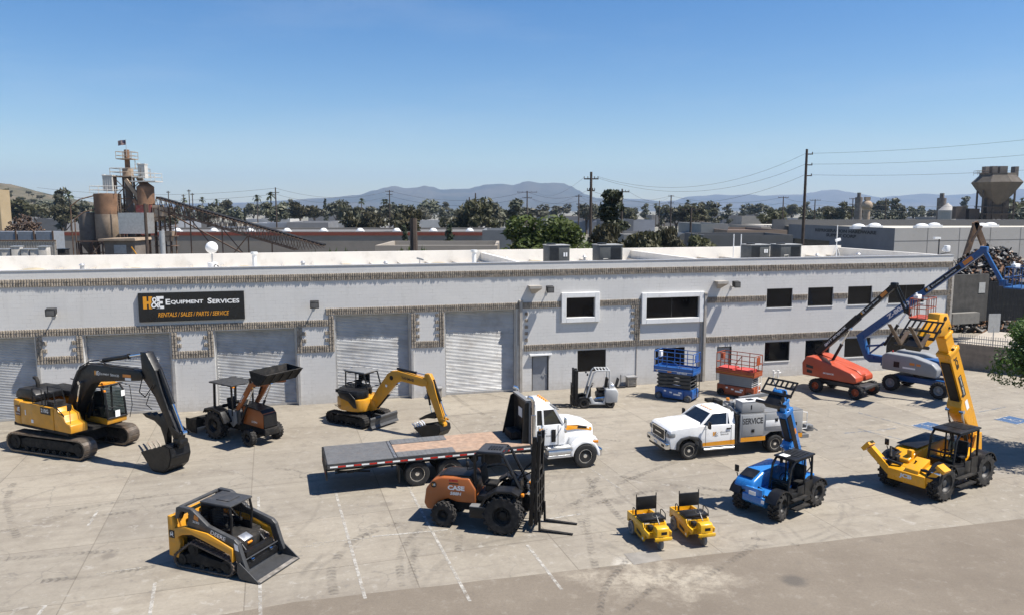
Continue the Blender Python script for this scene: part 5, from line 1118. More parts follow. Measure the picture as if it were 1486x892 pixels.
# ---------------------------------------------------------------- flatbed truck
def flatbed():
    o = Vector((-7.51, 30.02, 0)); T = thing('flatbed_truck', 'white conventional cab truck with long grey and timber flatbed in the middle of the yard', 'truck', o, 17.3)
    # deck
    D = MB().bb(0, 8.33, -1.22, 1.22, 1.08, 1.245).build('deck', M_gry, T)
    m = MB(); random.seed(3)
    for i in range(14):
        y = -1.18 + i * .1695; m.bb(2.75, 8.3, y, y + .155, 1.247, 1.272)
    m.build('timber_floor', M_wood, D, smooth=False)
    m = MB()
    for i in range(20): y = -1.2 + i * .12; m.bb(.02, 2.58, y, y + .1, 1.247, 1.268)
    for a, b, y0, y1 in ((2.75, 5.1, -1.2, -.55), (2.75, 5.1, .55, 1.2)):
        m.bb(a, b, y0, y1, 1.273, 1.292)
        for i in range(12): m.bb(a + .05 + i * .19, a + .09 + i * .19, y0 + .05, y1 - .05, 1.293, 1.3)
    m.build('steel_floor', mat('deck_steel', (.15, .152, .155), .6, var=.18, scale=5, dirt=.2, dirtcol=(.24, .2, .17)), D, smooth=False)
    m = MB(); m.bb(2.6, 2.74, -1.2, 1.2, 1.247, 1.262)
    m.build('joint_plate', M_gry, D)
    m = MB()
    for i in range(12): m.bb(2.62, 2.72, -1.12 + i * .19, -1.02 + i * .19, 1.263, 1.268)
    m.build('ramp_marks', M_alu, D, smooth=False)
    m = MB(); m2 = MB()
    for s in (-1, 1):
        for i in range(27): (m if i % 2 else m2).bb(.1 + i * .303, .1 + i * .303 + .29, s * 1.292, s * 1.297, 1.125, 1.185)
    m.build('reflective_tape', M_redl, D); m2.build('reflective_tape', M_let, D)
    m = MB()
    for s in (-1, 1):
        m.bb(0, 8.33, s * 1.25, s * 1.29, 1.08, 1.2)
        for i in range(15): m.bb(.25 + i * .56, .33 + i * .56, s * 1.22, s * 1.29, 1.06, 1.2)
    m.build('rub_rail', M_gry, D)
    MB().bb(-.06, .0, -1.22, 1.22, .62, 1.24).build('rear_apron', M_blkd, D)
    m = MB()
    for y in (-.95, -.75, .75, .95): m.cyl((-.062, y, .85), (-.075, y, .85), .05, n=10)
    m.build('tail_lamp', M_redl, D)
    MB().bb(-.0, 11.2, -.42, -.3, .72, 1.0).bb(0, 11.2, .3, .42, .72, 1.0).bb(.3, .4, -1.1, 1.1, .9, 1.07).bb(1.5, 1.6, -1.1, 1.1, .9, 1.07).bb(6.2, 6.3, -1.1, 1.1, .9, 1.07).build('chassis_rails', M_blkd, T)
    MB().bar((.4, -.9, .85), (1.7, -.6, .62), .05, .06).bar((.3, -1.0, .8), (2.7, -1.0, .98), .04, .05).rbox((.9, -1.02, .82), (.28, .06, .1), .02).build('under_ride_guard', M_blkd, T)
    for x in (3.52, 4.86):
        for s in (-1, 1):
            road_wheel(T, x, s * 1.08, .5, .27, .3, s, M_rimw); road_wheel(T, x, s * .78, .5, .25, .29, s, M_blkd)
        MB().cyl((x, -.7, .5), (x, .7, .5), .12, n=12).build('axle', M_blkd, T)
    for s in (-1, 1): MB().bb(2.75, 2.8, s * .95 - .3, s * .95 + .3, .25, .95).build('mud_flap', M_blk, T)
    m = MB(); m.rbox((6.7, -.85, .78), (.8, .4, .45), .04).rbox((5.9, .9, .7), (.9, .4, .5), .04).cyl((6.0, -.75, .75), (6.0, -.1, .75), .16, n=14).build('underbody_box', M_blkd, T)
    # headache rack
    H = MB().bb(8.25, 8.3, -.95, -.87, 1.25, 3.02).bb(8.25, 8.3, .87, .95, 1.25, 3.02).bb(8.26, 8.3, -.9, .9, 1.3, 3.0).build('headache_rack', M_blk, T)
    MB().prism([(8.24, 1.28), (7.7, 1.28), (8.08, 2.95), (8.24, 3.02)], .88, .93).prism([(8.24, 1.28), (8.0, 1.28), (8.14, 2.95), (8.24, 3.02)], -.93, -.89).build('rack_wing', M_blk, H)
    MB().bb(8.2, 8.4, -.95, .95, 3.02, 3.1).build('rack_top', M_mgr, H); MB().bb(8.31, 8.37, -1.0, -.86, 1.1, 3.05).bb(8.31, 8.37, -.2, -.1, 1.3, 3.0).bb(8.31, 8.37, .86, 1.0, 1.1, 3.05).build('rack_upright', M_mgr, H); MB().bb(8.235, 8.248, -.25, .25, 2.2, 2.6).build('rack_window', M_let, H)
    MB().rbox((7.95, .1, 1.45), (.5, .9, .35), .04).cyl((7.9, -.4, 1.5), (7.9, .5, 1.5), .14, n=14).build('winch', M_blkd, T)
    # cab
    C = MB().prism([(8.62, 1.05), (9.95, 1.05), (9.98, 1.95), (9.72, 2.0), (8.62, 2.0)], -.95, .95, bev=.05).build('cab', M_trk, T)
    g = MB()
    def ring(x, hw, z): return [(x, -hw, z), (x, hw, z)]
    A = [(8.62, -.93, 1.98), (9.85, -.93, 1.98), (9.85, .93, 1.98), (8.62, .93, 1.98)]; Bt = [(8.64, -.86, 2.62), (9.5, -.84, 2.62), (9.5, .84, 2.62), (8.64, .86, 2.62)]
    Ct = [(8.66, -.78, 2.86), (9.2, -.74, 2.88), (9.2, .74, 2.88), (8.66, .78, 2.86)]
    MB().loft([Bt, Ct]).rbox((9.0, 0, 2.84), (.7, 1.5, .12), .06, seg=3).build('roof', M_trk, C)
    MB().loft([A, Bt], cap=False).build('windows', M_dgl, C, smooth=False)
    m = MB()
    for a, b in zip(A, Bt): m.bar(a, b, .09, .09)
    for s in (-1, 1): m.bar((8.95, s * .93, 1.98), (8.93, s * .865, 2.62), .12, .07); m.bar((9.85, s * .93, 1.98), (9.5, s * .84, 2.62), .08, .1)
    m.bar((9.86, 0, 2.0), (9.52, 0, 2.62), .04, .04); m.build('window_pillar', M_trk, C)
    MB().prism([(9.44, 2.64), (9.7, 2.56), (9.72, 2.6), (9.46, 2.74)], -.82, .82).build('sun_visor', M_mgr, C)
    for y in (-.5, -.25, 0, .25, .5): MB().ell((9.25, y, 2.9), .09, .06, .06, 10, 5, z0=0).build('marker_lamp', M_tail, C)
    m = MB(); m.bb(8.75, 8.77, -.956, -.951, 1.1, 1.95).bb(9.62, 9.64, -.956, -.951, 1.1, 1.95).bb(8.75, 9.64, -.956, -.951, 1.08, 1.1); m.rbox((9.42, -.96, 1.5), (.2, .03, .55), .02); m.rbox((8.86, -.97, 1.75), (.14, .03, .05), .01); m.build('door_trim', M_blk, C)
    he_logo(C, (8.78, -.957, 1.62), (1, 0, 0), (0, 0, 1), .24); smallcaps(['EQUIPMENT', 'SERVICES'], M_letb, C, (8.8, -.957, 1.48), (1, 0, 0), (0, 0, 1), .07, .5)
    # hood with sloping nose, fenders
    hd = MB().loft([[(9.97, -.62, .95), (9.97, .62, .95), (9.97, .72, 1.75), (9.97, .6, 2.02), (9.97, -.6, 2.02), (9.97, -.72, 1.75)],
                    [(10.6, -.58, .95), (10.6, .58, .95), (10.6, .64, 1.7), (10.6, .5, 1.98), (10.6, -.5, 1.98), (10.6, -.64, 1.7)],
                    [(11.2, -.52, .95), (11.2, .52, .95), (11.2, .56, 1.6), (11.2, .42, 1.84), (11.2, -.42, 1.84), (11.2, -.56, 1.6)],
                    [(11.42, -.48, .95), (11.42, .48, .95), (11.42, .5, 1.52), (11.42, .38, 1.68), (11.42, -.38, 1.68), (11.42, -.5, 1.52)]]).build('hood', M_trk, T, ang=50)
    for s in (-1, 1):
        arc = [(10.83 + .68 * math.cos(R(a)), .55 + .68 * math.sin(R(a))) for a in range(-8, 181, 14)]; inn = [(10.83 + .56 * math.cos(R(a)), .52 + .56 * math.sin(R(a))) for a in range(180, -9, -14)]
        MB().prism(arc + inn, s * .62, s * 1.14, bev=.03).prism([(10.2, .9), (10.25, 1.3), (10.5, 1.45), (11.1, 1.45), (11.5, 1.2), (11.52, .8), (11.3, .8), (11.2, 1.05), (10.83, 1.2), (10.45, 1.05)], s * .55, s * .72, bev=.04).build('fender', M_trk, T)
        MB().rbox((11.45, s * .72, 1.05), (.14, .28, .22), .05).build('headlamp', M_hl, T); MB().rbox((11.3, s * 1.1, 1.12), (.25, .06, .12), .02).build('turn_signal', M_tail, T)
        hs = MB(); hs.quad((10.0, s * .735, 1.62), (10.6, s * .66, 1.62), (11.35, s * .535, 1.46), (11.35, s * .53, 1.6), (10.6, s * .645, 1.8), (10.0, s * .71, 1.84)); hs.build('hood_stripe', M_st, hd, smooth=False)
        MB().quad((10.65, s * .665, 1.66), (11.1, s * .59, 1.58), (11.1, s * .58, 1.68), (10.65, s * .655, 1.77)).build('hood_vent', M_blk, hd, smooth=False)
        MB().prism([(9.1, .55), (10.2, .55), (10.2, .62), (9.1, .62)], s * .75, s * 1.12).cyl((9.15, s * .88, .78), (10.15, s * .88, .78), .26, n=20).bb(9.05, 10.2, s * .8, s * 1.15, .94, .99).build('step_tank', M_alu, T)
        MB().bar((9.85, s * 1.0, 1.98), (9.82, s * 1.22, 2.1), .03, .03).bar((9.82, s * 1.22, 1.75), (9.82, s * 1.22, 2.35), .03, .03).rbox((9.84, s * 1.24, 2.1), (.08, .2, .42), .03).rbox((9.84, s * 1.24, 1.75), (.08, .18, .16), .03).build('mirror', M_chr, T)
        st = MB().cyl((8.48, s * 1.03, .75), (8.48, s * 1.03, 2.5), .11, n=16).tube([(8.48, s * 1.03, 2.5), (8.48, s * 1.03, 3.05), (8.4, s * 1.03, 3.22), (8.24, s * 1.03, 3.28)], .075, 12).build('exhaust_stack', M_chr, T)
    MB().rbox((11.45, 0, 1.2), (.08, .8, .72), .03).build('grille', M_chr, T); MB().rbox((11.56, 0, .62), (.16, 2.2, .34), .05).build('bumper', M_chr, T)
    MB().cyl((10.95, -.63, 1.38), (10.95, -.64, 1.38), .06, n=12).build('round_badge', M_bbl, T)
    for s in (-1, 1): road_wheel(T, 10.83, s * 1.02, .52, .3, .3, s, M_rimw)
    MB().cyl((10.83, -.8, .5), (10.83, .8, .5), .09, n=10).build('axle', M_blkd, T)
    MB().bb(8.35, 8.6, -.8, .8, 1.05, 1.6).bb(8.3, 9.0, -.42, .42, .7, 1.04).build('rear_deck_plate', M_blkd, T)
flatbed()
# ---------------------------------------------------------------- service pickup
def service_truck():
    T = thing('service_truck', 'white pickup with grey service body lettered SERVICE and a compressor box on top', 'truck', (9.70, 34.75, 0), 195)
    # lower body
    body = [(3.05, .55), (3.12, .95), (3.08, 1.32), (2.95, 1.42), (1.55, 1.52), (1.5, 1.5), (-.1, 1.48), (-.12, .5), (1.55, .5), (1.6, .75), (1.8, .95), (2.16, 1.0), (2.5, .95), (2.7, .75), (2.75, .5)]
    B = MB().prism(body, -.98, .98, bev=.085, seg=4).build('body', M_trk, T)
    MB().prism([(3.0, 1.36), (2.85, 1.47), (2.4, 1.56), (1.5, 1.60), (1.5, 1.46), (2.9, 1.34)], -.74, .74, bev=.06, seg=3).build('hood', M_trk, T)
    A = [(1.6, -.92, 1.48), (1.6, .92, 1.48), (.0, .92, 1.48), (.0, -.92, 1.48)]; Bt = [(.95, -.74, 1.97), (.95, .74, 1.97), (.05, .74, 2.0), (.05, -.74, 2.0)]
    MB().loft([A, Bt], cap=False).build('windows', M_dgl, T, smooth=False)
    MB().loft([[(1.0, -.78, 1.96), (1.0, .78, 1.96), (.0, .78, 1.98), (.0, -.78, 1.98)], [(.85, -.66, 2.06), (.85, .66, 2.06), (.05, .66, 2.08), (.05, -.66, 2.08)]]).build('roof', M_trk, T)
    m = MB()
    for s in (-1, 1):
        m.bar((1.6, s * .93, 1.47), (.97, s * .75, 1.98), .08, .07); m.bar((.02, s * .9, 1.48), (.04, s * .75, 1.99), .1, .28); m.bar((.28, s * .92, 1.48), (.2, s * .76, 1.97), .06, .06)
    m.build('window_pillar', M_trk, T)
    for y in (-.4, -.2, 0, .2, .4): MB().ell((.82, y, 2.065), .07, .045, .03, 8, 4, z0=0).build('marker_lamp', M_tail, T)
    MB().rbox((3.12, 0, 1.10), (.12, 1.24, .46), .03).build('grille', M_blk, T); MB().bb(3.15, 3.19, -.62, .62, 1.30, 1.35).bb(3.15, 3.19, -.62, .62, .85, .9).bb(3.15, 3.19, -.62, -.57, .9, 1.3).bb(3.15, 3.19, .57, .62, .9, 1.3).bb(3.185, 3.2, -.3, .3, 1.08, 1.13).build('grille_frame', M_chr, T); m = MB()
    for z in (.95, 1.08, 1.21): m.bb(3.165, 3.18, -.55, .55, z - .012, z + .012)
    m.build('grille_bar', M_gry, T)
    for s in (-1, 1):
        MB().rbox((3.0, s * .82, 1.16), (.34, .36, .22), .06).build('headlamp', M_dhl, T); MB().rbox((3.3, s * .72, .68), (.06, .3, .12), .02).build('fog_lamp_opening', M_blk, T); MB().rbox((2.98, s * .97, 1.14), (.1, .05, .12), .02).build('turn_signal', M_tail, T)
        MB().prism([(1.52, .5), (1.56, .82), (1.75, 1.02), (2.16, 1.1), (2.58, 1.02), (2.78, .82), (2.8, .5), (2.7, .5), (2.66, .75), (2.5, .93), (2.16, 1.0), (1.82, .93), (1.66, .75), (1.62, .5)], s * .93, s * 1.06, bev=.015).build('fender_flare', M_gry, T)
        MB().quad((1.5, s * .985, .56), (-.1, s * .985, .54), (-.1, s * .985, .76), (1.5, s * .985, .72)).build('side_stripe', M_st, T, smooth=False)
        MB().cyl((1.45, s * 1.02, .42), (-.05, s * 1.02, .42), .05, n=10).build('running_board', M_alu, T)
        MB().bar((1.35, s * .95, 1.52), (1.35, s * 1.2, 1.55), .04, .04).rbox((1.32, s * 1.22, 1.58), (.1, .2, .34), .03).build('mirror', M_blk, T)
        MB().rbox((.22, s * .995, 1.3), (.22, .03, .06), .01).bb(1.35, 1.36, s * .984, s * .989, .6, 1.46).bb(.08, .09, s * .984, s * .989, .6, 1.46).build('door_handle', M_blk, T)
        road_wheel(T, 2.16, s * .9, .41, .25, .25, s, M_rimw); road_wheel(T, -2.16, s * .95, .41, .24, .25, s, M_rimw); road_wheel(T, -2.16, s * .68, .41, .24, .25, s, M_blkd)
    MB().rbox((3.2, 0, .68), (.24, 1.98, .3), .06).build('bumper', M_chr, T); MB().bb(3.1, 3.3, -.7, .7, .45, .56).build('lower_bumper', M_blk, T)
    MB().bb(3.325, 3.335, -.15, .15, .62, .72).build('number_plate', M_let, T); MB().bb(-3.6, 2.6, -.4, .4, .4, .6).cyl((-2.16, -.7, .41), (-2.16, .7, .41), .12, n=12).build('chassis_rails', M_blkd, T)
    he_logo(B, (1.0, .987, 1.0), (-1, 0, 0), (0, 0, 1), .19)
    smallcaps(['EQUIPMENT'], M_letb, B, (.62, .987, 1.12), (-1, 0, 0), (0, 0, 1), .065, .5); smallcaps(['SERVICES'], M_letb, B, (.62, .987, 1.02), (-1, 0, 0), (0, 0, 1), .065, .42)
    text('5500', M_mgr, B, (1.45, .987, 1.32), (-1, 0, 0), (0, 0, 1), .04, .16)
    # service body
    bx = [(-.32, .62), (-.32, 1.9), (-3.55, 1.9), (-3.55, .62), (-2.75, .62), (-2.7, .85), (-2.45, 1.0), (-1.87, 1.0), (-1.62, .85), (-1.57, .62)]
    S = MB().prism(bx, .52, 1.06, bev=.015).prism(bx, -1.06, -.52, bev=.015).bb(-3.53, -.34, -.52, .52, 1.0, 1.15).build('service_body', M_sbd, T)
    MB().bb(-.3, -.13, -1.0, 1.0, .55, 1.88).build('gap_panel', M_blkd, T)
    m = MB()
    for x0, x1, z0, z1 in ((-.38, -1.5, .88, 1.86), (-1.56, -2.72, 1.12, 1.86), (-2.8, -3.5, .88, 1.86)):
        for s in (-1, 1): m.rbox(((x0 + x1) / 2, s * 1.068, (z0 + z1) / 2), (abs(x1 - x0) - .05, .02, z1 - z0), .008)
    m.build('locker_door', M_sbd, S)
    MB().rbox((-2.12, 1.083, 1.4), (1.05, .012, .3), .004).build('lower_door_panel', M_trk, S)
    m = MB()
    for x, z in ((-.95, 1.12), (-2.15, 1.55), (-3.15, 1.3)):
        for s in (-1, 1): m.rbox((x, s * 1.09, z), (.15, .02, .15), .02); m.rbox((x, s * 1.105, z), (.08, .02, .07), .01)
    m.build('latch', M_blk, S)
    for s in (-1, 1): MB().quad((-.34, s * 1.081, .64), (-1.6, s * 1.081, .64), (-1.6, s * 1.081, .84), (-.34, s * 1.081, .84)).quad((-2.75, s * 1.081, .64), (-3.54, s * 1.081, .64), (-3.54, s * 1.081, .84), (-2.75, s * 1.081, .84)).build('side_stripe', M_st, S, smooth=False)
    text('SERVICE', M_gry, S, (-.42, 1.082, 1.44), (-1, 0, 0), (0, 0, 1), .28, 1.04, bold=.03)
    MB().bb(-3.54, -.33, -1.05, -.5, 1.902, 1.93).bb(-3.54, -.33, .5, 1.05, 1.902, 1.93).build('tread_top', M_mgr, S)
    k = MB().rbox((-.98, .72, 2.2), (1.15, .6, .5), .02).build('compressor_box', M_sbd, T)
    MB().bb(-1.56, -.4, .41, 1.03, 2.452, 2.475).build('lid', M_trk, k); MB().bb(-1.5, -.45, .45, 1.0, 1.93, 1.95).bb(-.9, -.85, 1.02, 1.03, 2.1, 2.3).bb(-1.1, -.8, .6, .85, 2.476, 2.5).build('skid', M_blk, k)
    MB().rbox((-.1, -.65, 2.1), (.3, .55, .26), .02).rbox((.1, -.9, 2.15), (.5, .3, .16), .02).build('tool_box', M_blkd, T)
    MB().bar((-.2, -.2, 2.2), (-.25, .9, 1.95), .12, .1).bar((-.25, -.2, 2.18), (-1.6, .2, 2.15), .14, .14).cyl((-.35, .25, 2.0), (-.35, .25, 2.3), .12, n=12).cyl((-.6, -.3, 1.95), (-.6, .1, 2.25), .13, n=12).build('hose_reel', M_mgr, T)
    MB().cyl((-.3, -.05, 2.3), (-.3, -.05, 2.42), .08, n=12).build('beacon', M_tail, T)
    # crane + rear bumper gear
    MB().bar((-3.1, -.75, 1.95), (-3.1, -.75, 2.35), .22, .22).bar((-3.1, -.75, 2.3), (-1.2, -.55, 2.2), .14, .16).build('crane', M_mgr, T)
    m = MB(); m.tube([(-3.55, .95, 1.0), (-3.85, .95, 1.0), (-3.85, .95, 1.75), (-3.55, .95, 1.8)], .02, 6).tube([(-3.85, .95, 1.3), (-3.55, .95, 1.3)], .02, 6); m.build('grab_rail', M_white, T)
    MB().bb(-3.95, -3.56, -1.0, 1.0, .55, .72).rbox((-4.1, .7, .95), (.35, .35, .3), .03).cyl((-4.3, .75, .85), (-4.3, .35, .85), .09, n=10).bar((-4.0, .5, 1.0), (-4.6, .3, .9), .05, .08).bar((-4.0, .9, 1.1), (-4.55, .8, .8), .04, .06).build('rear_bumper', M_mgr, T)
    return T
service_truck()
# ---------------------------------------------------------------- three-wheel utility carts
def cart():
    T = thing('utility_cart', 'yellow three-wheel utility cart, left one of the pair, with a white helmet on it', 'cart', (0, 0, 0), 0, 'yellow three-wheel utility carts')
    for s in (-1, 1): wheel(T, 0, s * .4, .23, .23, .12, .14, M_mgr, s, 'smooth', M_mgr)
    wheel(T, 1.38, 0, .21, .21, .1, .12, M_mgr, 1, 'smooth', M_mgr)
    B = MB().prism([(-.38, .34), (-.28, .34), (-.22, .44), (-.1, .5), (.08, .5), (.22, .4), (.26, .2), (1.0, .14), (1.02, .25), (1.08, .36), (1.2, .42), (1.35, .4), (1.38, .56), (1.0, .58), (.92, .72), (.2, .72), (-.38, .68)], .36, .42, bev=.008)
    B.prism([(-.38, .34), (-.28, .34), (-.22, .44), (-.1, .5), (.08, .5), (.22, .4), (.26, .2), (1.0, .14), (1.02, .25), (1.08, .36), (1.2, .42), (1.35, .4), (1.38, .56), (1.0, .58), (.92, .72), (.2, .72), (-.38, .68)], -.42, -.36, bev=.008)
    B.bb(-.38, -.33, -.36, .36, .34, .68).bb(-.33, .3, -.36, .36, .48, .52).bb(.3, .95, -.36, .36, .2, .24).bb(.93, .97, -.36, .36, .24, .7).bb(.97, 1.3, -.36, .36, .5, .54)
    B = B.build('body', M_cyl, T)
    MB().prism([(1.25, .38), (1.6, .38), (1.62, .5), (1.6, .78), (1.5, .82), (1.3, .8), (1.25, .6)], -.22, .22, bev=.03).prism([(1.6, .36), (1.66, .4), (1.66, .5), (1.6, .5)], -.3, .3, bev=.01).build('nose', M_cyl, T)
    MB().rbox((1.3, 0, .32), (.1, .16, .26), .03).bar((1.38, -.07, .2), (1.32, -.07, .45), .02, .05).bar((1.38, .07, .2), (1.32, .07, .45), .02, .05).build('fork', M_cyl, T)
    m = MB(); m.quad((.45, -.427, .3), (.85, -.427, .26), (.85, -.427, .36), (.45, -.427, .42)); m.build('plate', M_blk, B, smooth=False)
    MB().quad((.9, -.427, .2), (1.0, -.427, .2), (1.0, -.427, .28), (.9, -.427, .28)).build('plate', M_let, B, smooth=False)
    MB().bb(1.664, 1.67, -.1, .1, .6, .7).build('name_plate', M_blk, T)
    MB().rbox((1.12, -.22, .66), (.22, .16, .14), .02).build('battery_box', M_blkd, T)
    s = MB().rbox((.62, 0, .80), (.52, .86, .1), .04).build('seat_cushion', M_blk, T); MB().bb(.38, .9, -.36, .36, .725, .75).build('seat_base', M_blkd, s)
    b = MB().rbox((.28, .0, 1.17), (.06, .72, .46), .02).build('backrest', M_blk, T)
    MB().cyl((.26, -.36, .7), (.24, -.36, 1.48), .018, n=6).cyl((.26, .36, .7), (.24, .36, 1.48), .018, n=6).build('backrest_post', M_blk, b)
    for q in (-1, 1): MB().tube([(.45, q * .44, .72), (.45, q * .44, .95), (.55, q * .44, 1.0), (.8, q * .44, .95), (.85, q * .44, .75)] if q > 0 else [(.02, q * .38, .7), (.02, q * .38, .93), (.1, q * .38, .97), (.22, q * .38, .93), (.22, q * .38, .7)], .018, 6).build('grab_rail', M_blk, T)
    m = MB(); m.cyl((1.3, 0, .8), (1.05, 0, 1.02), .02, n=6); n = 14; m.tube([(1.03 - .05 * math.sin(2 * PI * i / n), .15 * math.cos(2 * PI * i / n), 1.03 + .14 * math.sin(2 * PI * i / n) * .5) for i in range(n + 1)], .014, 5); m.build('steering_wheel', M_blk, T)
    MB().bar((1.0, -.38, .62), (1.02, -.42, .8), .02, .02).build('lever', M_blk, T)
    return T
c1 = cart(); c1.location = (4.5, 25.44, 0); c1.rotation_euler = (0, 0, R(-75.5))
c2 = dup(c1, (6.03, 25.77, 0), -77, 'yellow three-wheel utility cart, right one of the pair, nearer the blue telehandler')
q = thing('white_helmet', 'white safety helmet lying on the deck of the left yellow cart', 'helmet', (4.57, 25.5, .52), 0)
MB().ell((0, 0, .0), .13, .15, .13, 14, 6, z0=0).build('helmet_shell', M_white, q); MB().cyl((.03, 0, .0), (.03, 0, .014), .17, n=16).build('brim', M_white, q)
# ---------------------------------------------------------------- telehandlers
def tele(label, col, loc, deg, wb, tr, r, tw, L, W, tail, ang, boom_len, bw, cabx, jcb):
    T = thing('telehandler', label, 'telehandler', loc, deg)
    fx, rx = wb / 2, -wb / 2
    for x in (fx, rx):
        for s in (-1, 1): wheel(T, x, s * tr / 2, r, r, tw, r * .52, M_blk if not jcb else M_gry, s, 'ag', n=16, deg=(0 if x < 0 or jcb else 12))
        MB().cyl((x, -tr / 2 + .1, r), (x, tr / 2 - .1, r), r * .2, n=12).rbox((x, 0, r), (.4, .5, .4), .08).build('axle', M_blkd, T)
        for s in (-1, 1):
            m = MB(); k = r + .08
            arc = [(x + k * math.cos(R(a)), r + k * math.sin(R(a))) for a in range(20, 161, 20)]; inn = [(x + (k - .04) * math.cos(R(a)), r + (k - .04) * math.sin(R(a))) for a in range(160, 19, -20)]
            m.prism(arc + inn, s * (tr / 2 - tw / 2), s * (tr / 2 + tw / 2 + .03)); m.build('fender', M_blk, T)
    z0 = r * .75; zt = r * 1.55
    MB().prism([(rx - .55, z0 + .1), (fx + .3, z0), (fx + .5, z0 + .15), (fx + .45, zt), (fx - .1, zt + .12), (rx + .2, zt + .1), (rx - .5, zt + .25)], -W * .24, W * .24, bev=.03).build('chassis', col, T)
    # engine pod on the right side
    h = MB(); e = zt + (.56 if jcb else .52)
    ya, yb = -W * .5 + .02, -W * .1 - (.0 if jcb else -.06)
    if jcb: pod = [(rx + .25, z0 + .1), (fx - .75, z0 + .1), (fx + .2, zt + .05), (fx + .2, zt + .2), (fx - .5, e - .08), (rx + .6, e + .1), (rx + .2, e)]
    else: pod = [(rx + .2, z0 + .1), (fx - .6, z0 + .1), (fx + .3, zt - .02), (fx + .42, zt + .14), (fx + .25, e - .12), (fx - .35, e + .14), (rx + .5, e + .2), (rx + .15, e)]
    h = h.prism(pod, ya, yb, bev=.09 if jcb else .15, seg=4).build('engine_hood', col, T)
    if not jcb:
        MB().prism([(fx - .28, e + .145), (fx + .16, e - .02), (fx + .16, e - .0), (fx - .28, e + .17)], ya + .12, yb - .12).build('hood_grille', M_blk, h)
    else: MB().prism([(rx + .35, e + .075), (fx - .45, e - .0), (fx - .5, e + .03), (rx + .35, e + .12)], ya + .03, yb - .03).build('hood_cover', M_blk, h)
    # cab on the left
    y0, y1 = W * .06, W * .5 - .08; x0, x1 = cabx; zc = 2.45 if jcb else 2.02; zb = zt - .1
    MB().prism([(x0 - .05, z0 + .1), (x1 + .12, z0 + .1), (x1 + .15, zb + .18), (x0 - .05, zb + .12)], y0, y1 + .05, bev=.03).build('cab_floor', M_blk, T)
    c = MB()
    for y in (y0, y1): c.tube([(x0, y, zb), (x0 + .02, y, zc), (x1 - .3, y, zc), (x1 - .08, y, zc - .22), (x1 + .1, y, zb + .15)], .05, 6); c.tube([(x0 + .5, y, zb), (x0 + .5, y, zc)], .035, 6)
    for x, z in ((x0 + .02, zc), (x1 - .3, zc), (x1 + .02, zc - .75)): c.tube([(x, y0, z), (x, y1, z)], .04, 6)
    C = c.build('cab_frame', M_blk, T)
    MB().rbox(((x0 + x1 - .3) / 2, (y0 + y1) / 2, zc + .06), (x1 - x0 - .1, y1 - y0 + .14, .07), .03).build('roof', M_blk, C)
    m = MB()
    for i in range(5): m.bb(x0 + .15 + i * .16, x0 + .2 + i * .16, y0 + .05, y1 - .05, zc + .1, zc + .12)
    m.build('roof_bar', M_gry, C)
    pane(C, [(x1 + .1, y0, zb + .2), (x1 + .1, y1, zb + .2), (x1 - .08, y1, zc - .22), (x1 - .08, y0, zc - .22)], name='windscreen')
    MB().bb(x0, x0 + .5, y1 + .02, y1 + .06, zb - .3, zb + .45).rbox((x0 + .75, y1 + .03, zb + .1), (.45, .05, .5), .02).build('door', M_blk, C)
    for s in (-1, 1): MB().rbox((fx + .35, s * W * .2, zt + .02), (.12, .2, .12), .03).build('headlamp', M_dgl, T)
    MB().bb(x0 + .5, x1, y1 + .05, y1 + .3, z0 - .05, z0).bb(x0 + .5, x1, y1 + .05, y1 + .22, z0 + .25, z0 + .29).build('step', M_blkd, T)
    MB().tube([(rx + .1, -.35, zt + .2), (rx - .3, -.4, zt + .6), (rx - .1, -.3, zt + 1.0), (rx + .3, -.25, zt + 1.4)], .035, 6).tube([(rx + .1, .3, zt + .2), (rx - .4, .35, zt + .5), (rx - .2, .3, zt + 1.1)], .03, 6).tube([(fx - .2, 0, zt), (fx + .3, .1, zt + .3), (fx + .4, .05, zt)], .03, 6).build('hose', M_blkd, T)
    seat(T, (x0 + .4, (y0 + y1) / 2, zb + .35)); steering(T, (x1 - .25, (y0 + y1) / 2, zb + .65)); MB().rbox((x1 - .05, (y0 + y1) / 2, zb + .3), (.2, y1 - y0 - .1, .4), .04).build('dashboard', M_blk, T)
    # boom, pivoted at the rear and raised
    a = R(ang); X = Matrix.Translation((tail[0], tail[1], tail[2])) @ Matrix.Rotation(-a, 4, 'Y')
    def bx(mb, l0, l1, h0, h1, w): mb.X = X; mb.bb(l0, l1, -w / 2, w / 2, h0, h1); return mb
    m = bx(MB(), -.25, boom_len * .78, -bw * .55, bw * .55, bw * .86); m.rbox((boom_len * .76, 0, 0), (.18, bw * 1.0, bw * 1.25), .02); m.prism([(boom_len * .12, -bw * .5), (boom_len * .38, -bw * .5), (boom_len * .34, -bw * .95), (boom_len * .28, -bw * .98)], -bw * .5, bw * .5, bev=.01); m.X = X
    b = m.build('boom', col, T, bev=.015)
    m = bx(MB(), boom_len * .78, boom_len, -bw * .42, bw * .42, bw * .66); m.prism([(boom_len * .93, -bw * .5), (boom_len * .98, -bw * 1.25), (boom_len * 1.02, -bw * 1.2), (boom_len * 1.1, -bw * .35), (boom_len * 1.05, bw * .45), (boom_len * .93, bw * .5)], -bw * .4, bw * .4, bev=.03); m.rbox((boom_len * .9, 0, 0), (.12, bw * .84, bw * 1.0), .02); m.X = X
    m.build('boom_head', col, b)
    m = MB(); m.X = X
    for l_, h_, r_ in ((1.04, 0, .09), (1.0, -bw * .9, .08), (.95, .1, .05), (.78, 0, .06), (.4, -.2, .05)):
        m.cyl((boom_len * l_, -bw * .46, h_), (boom_len * l_, bw * .46, h_), r_, n=12)
    m.build('pivot_pin', M_blkd, b)
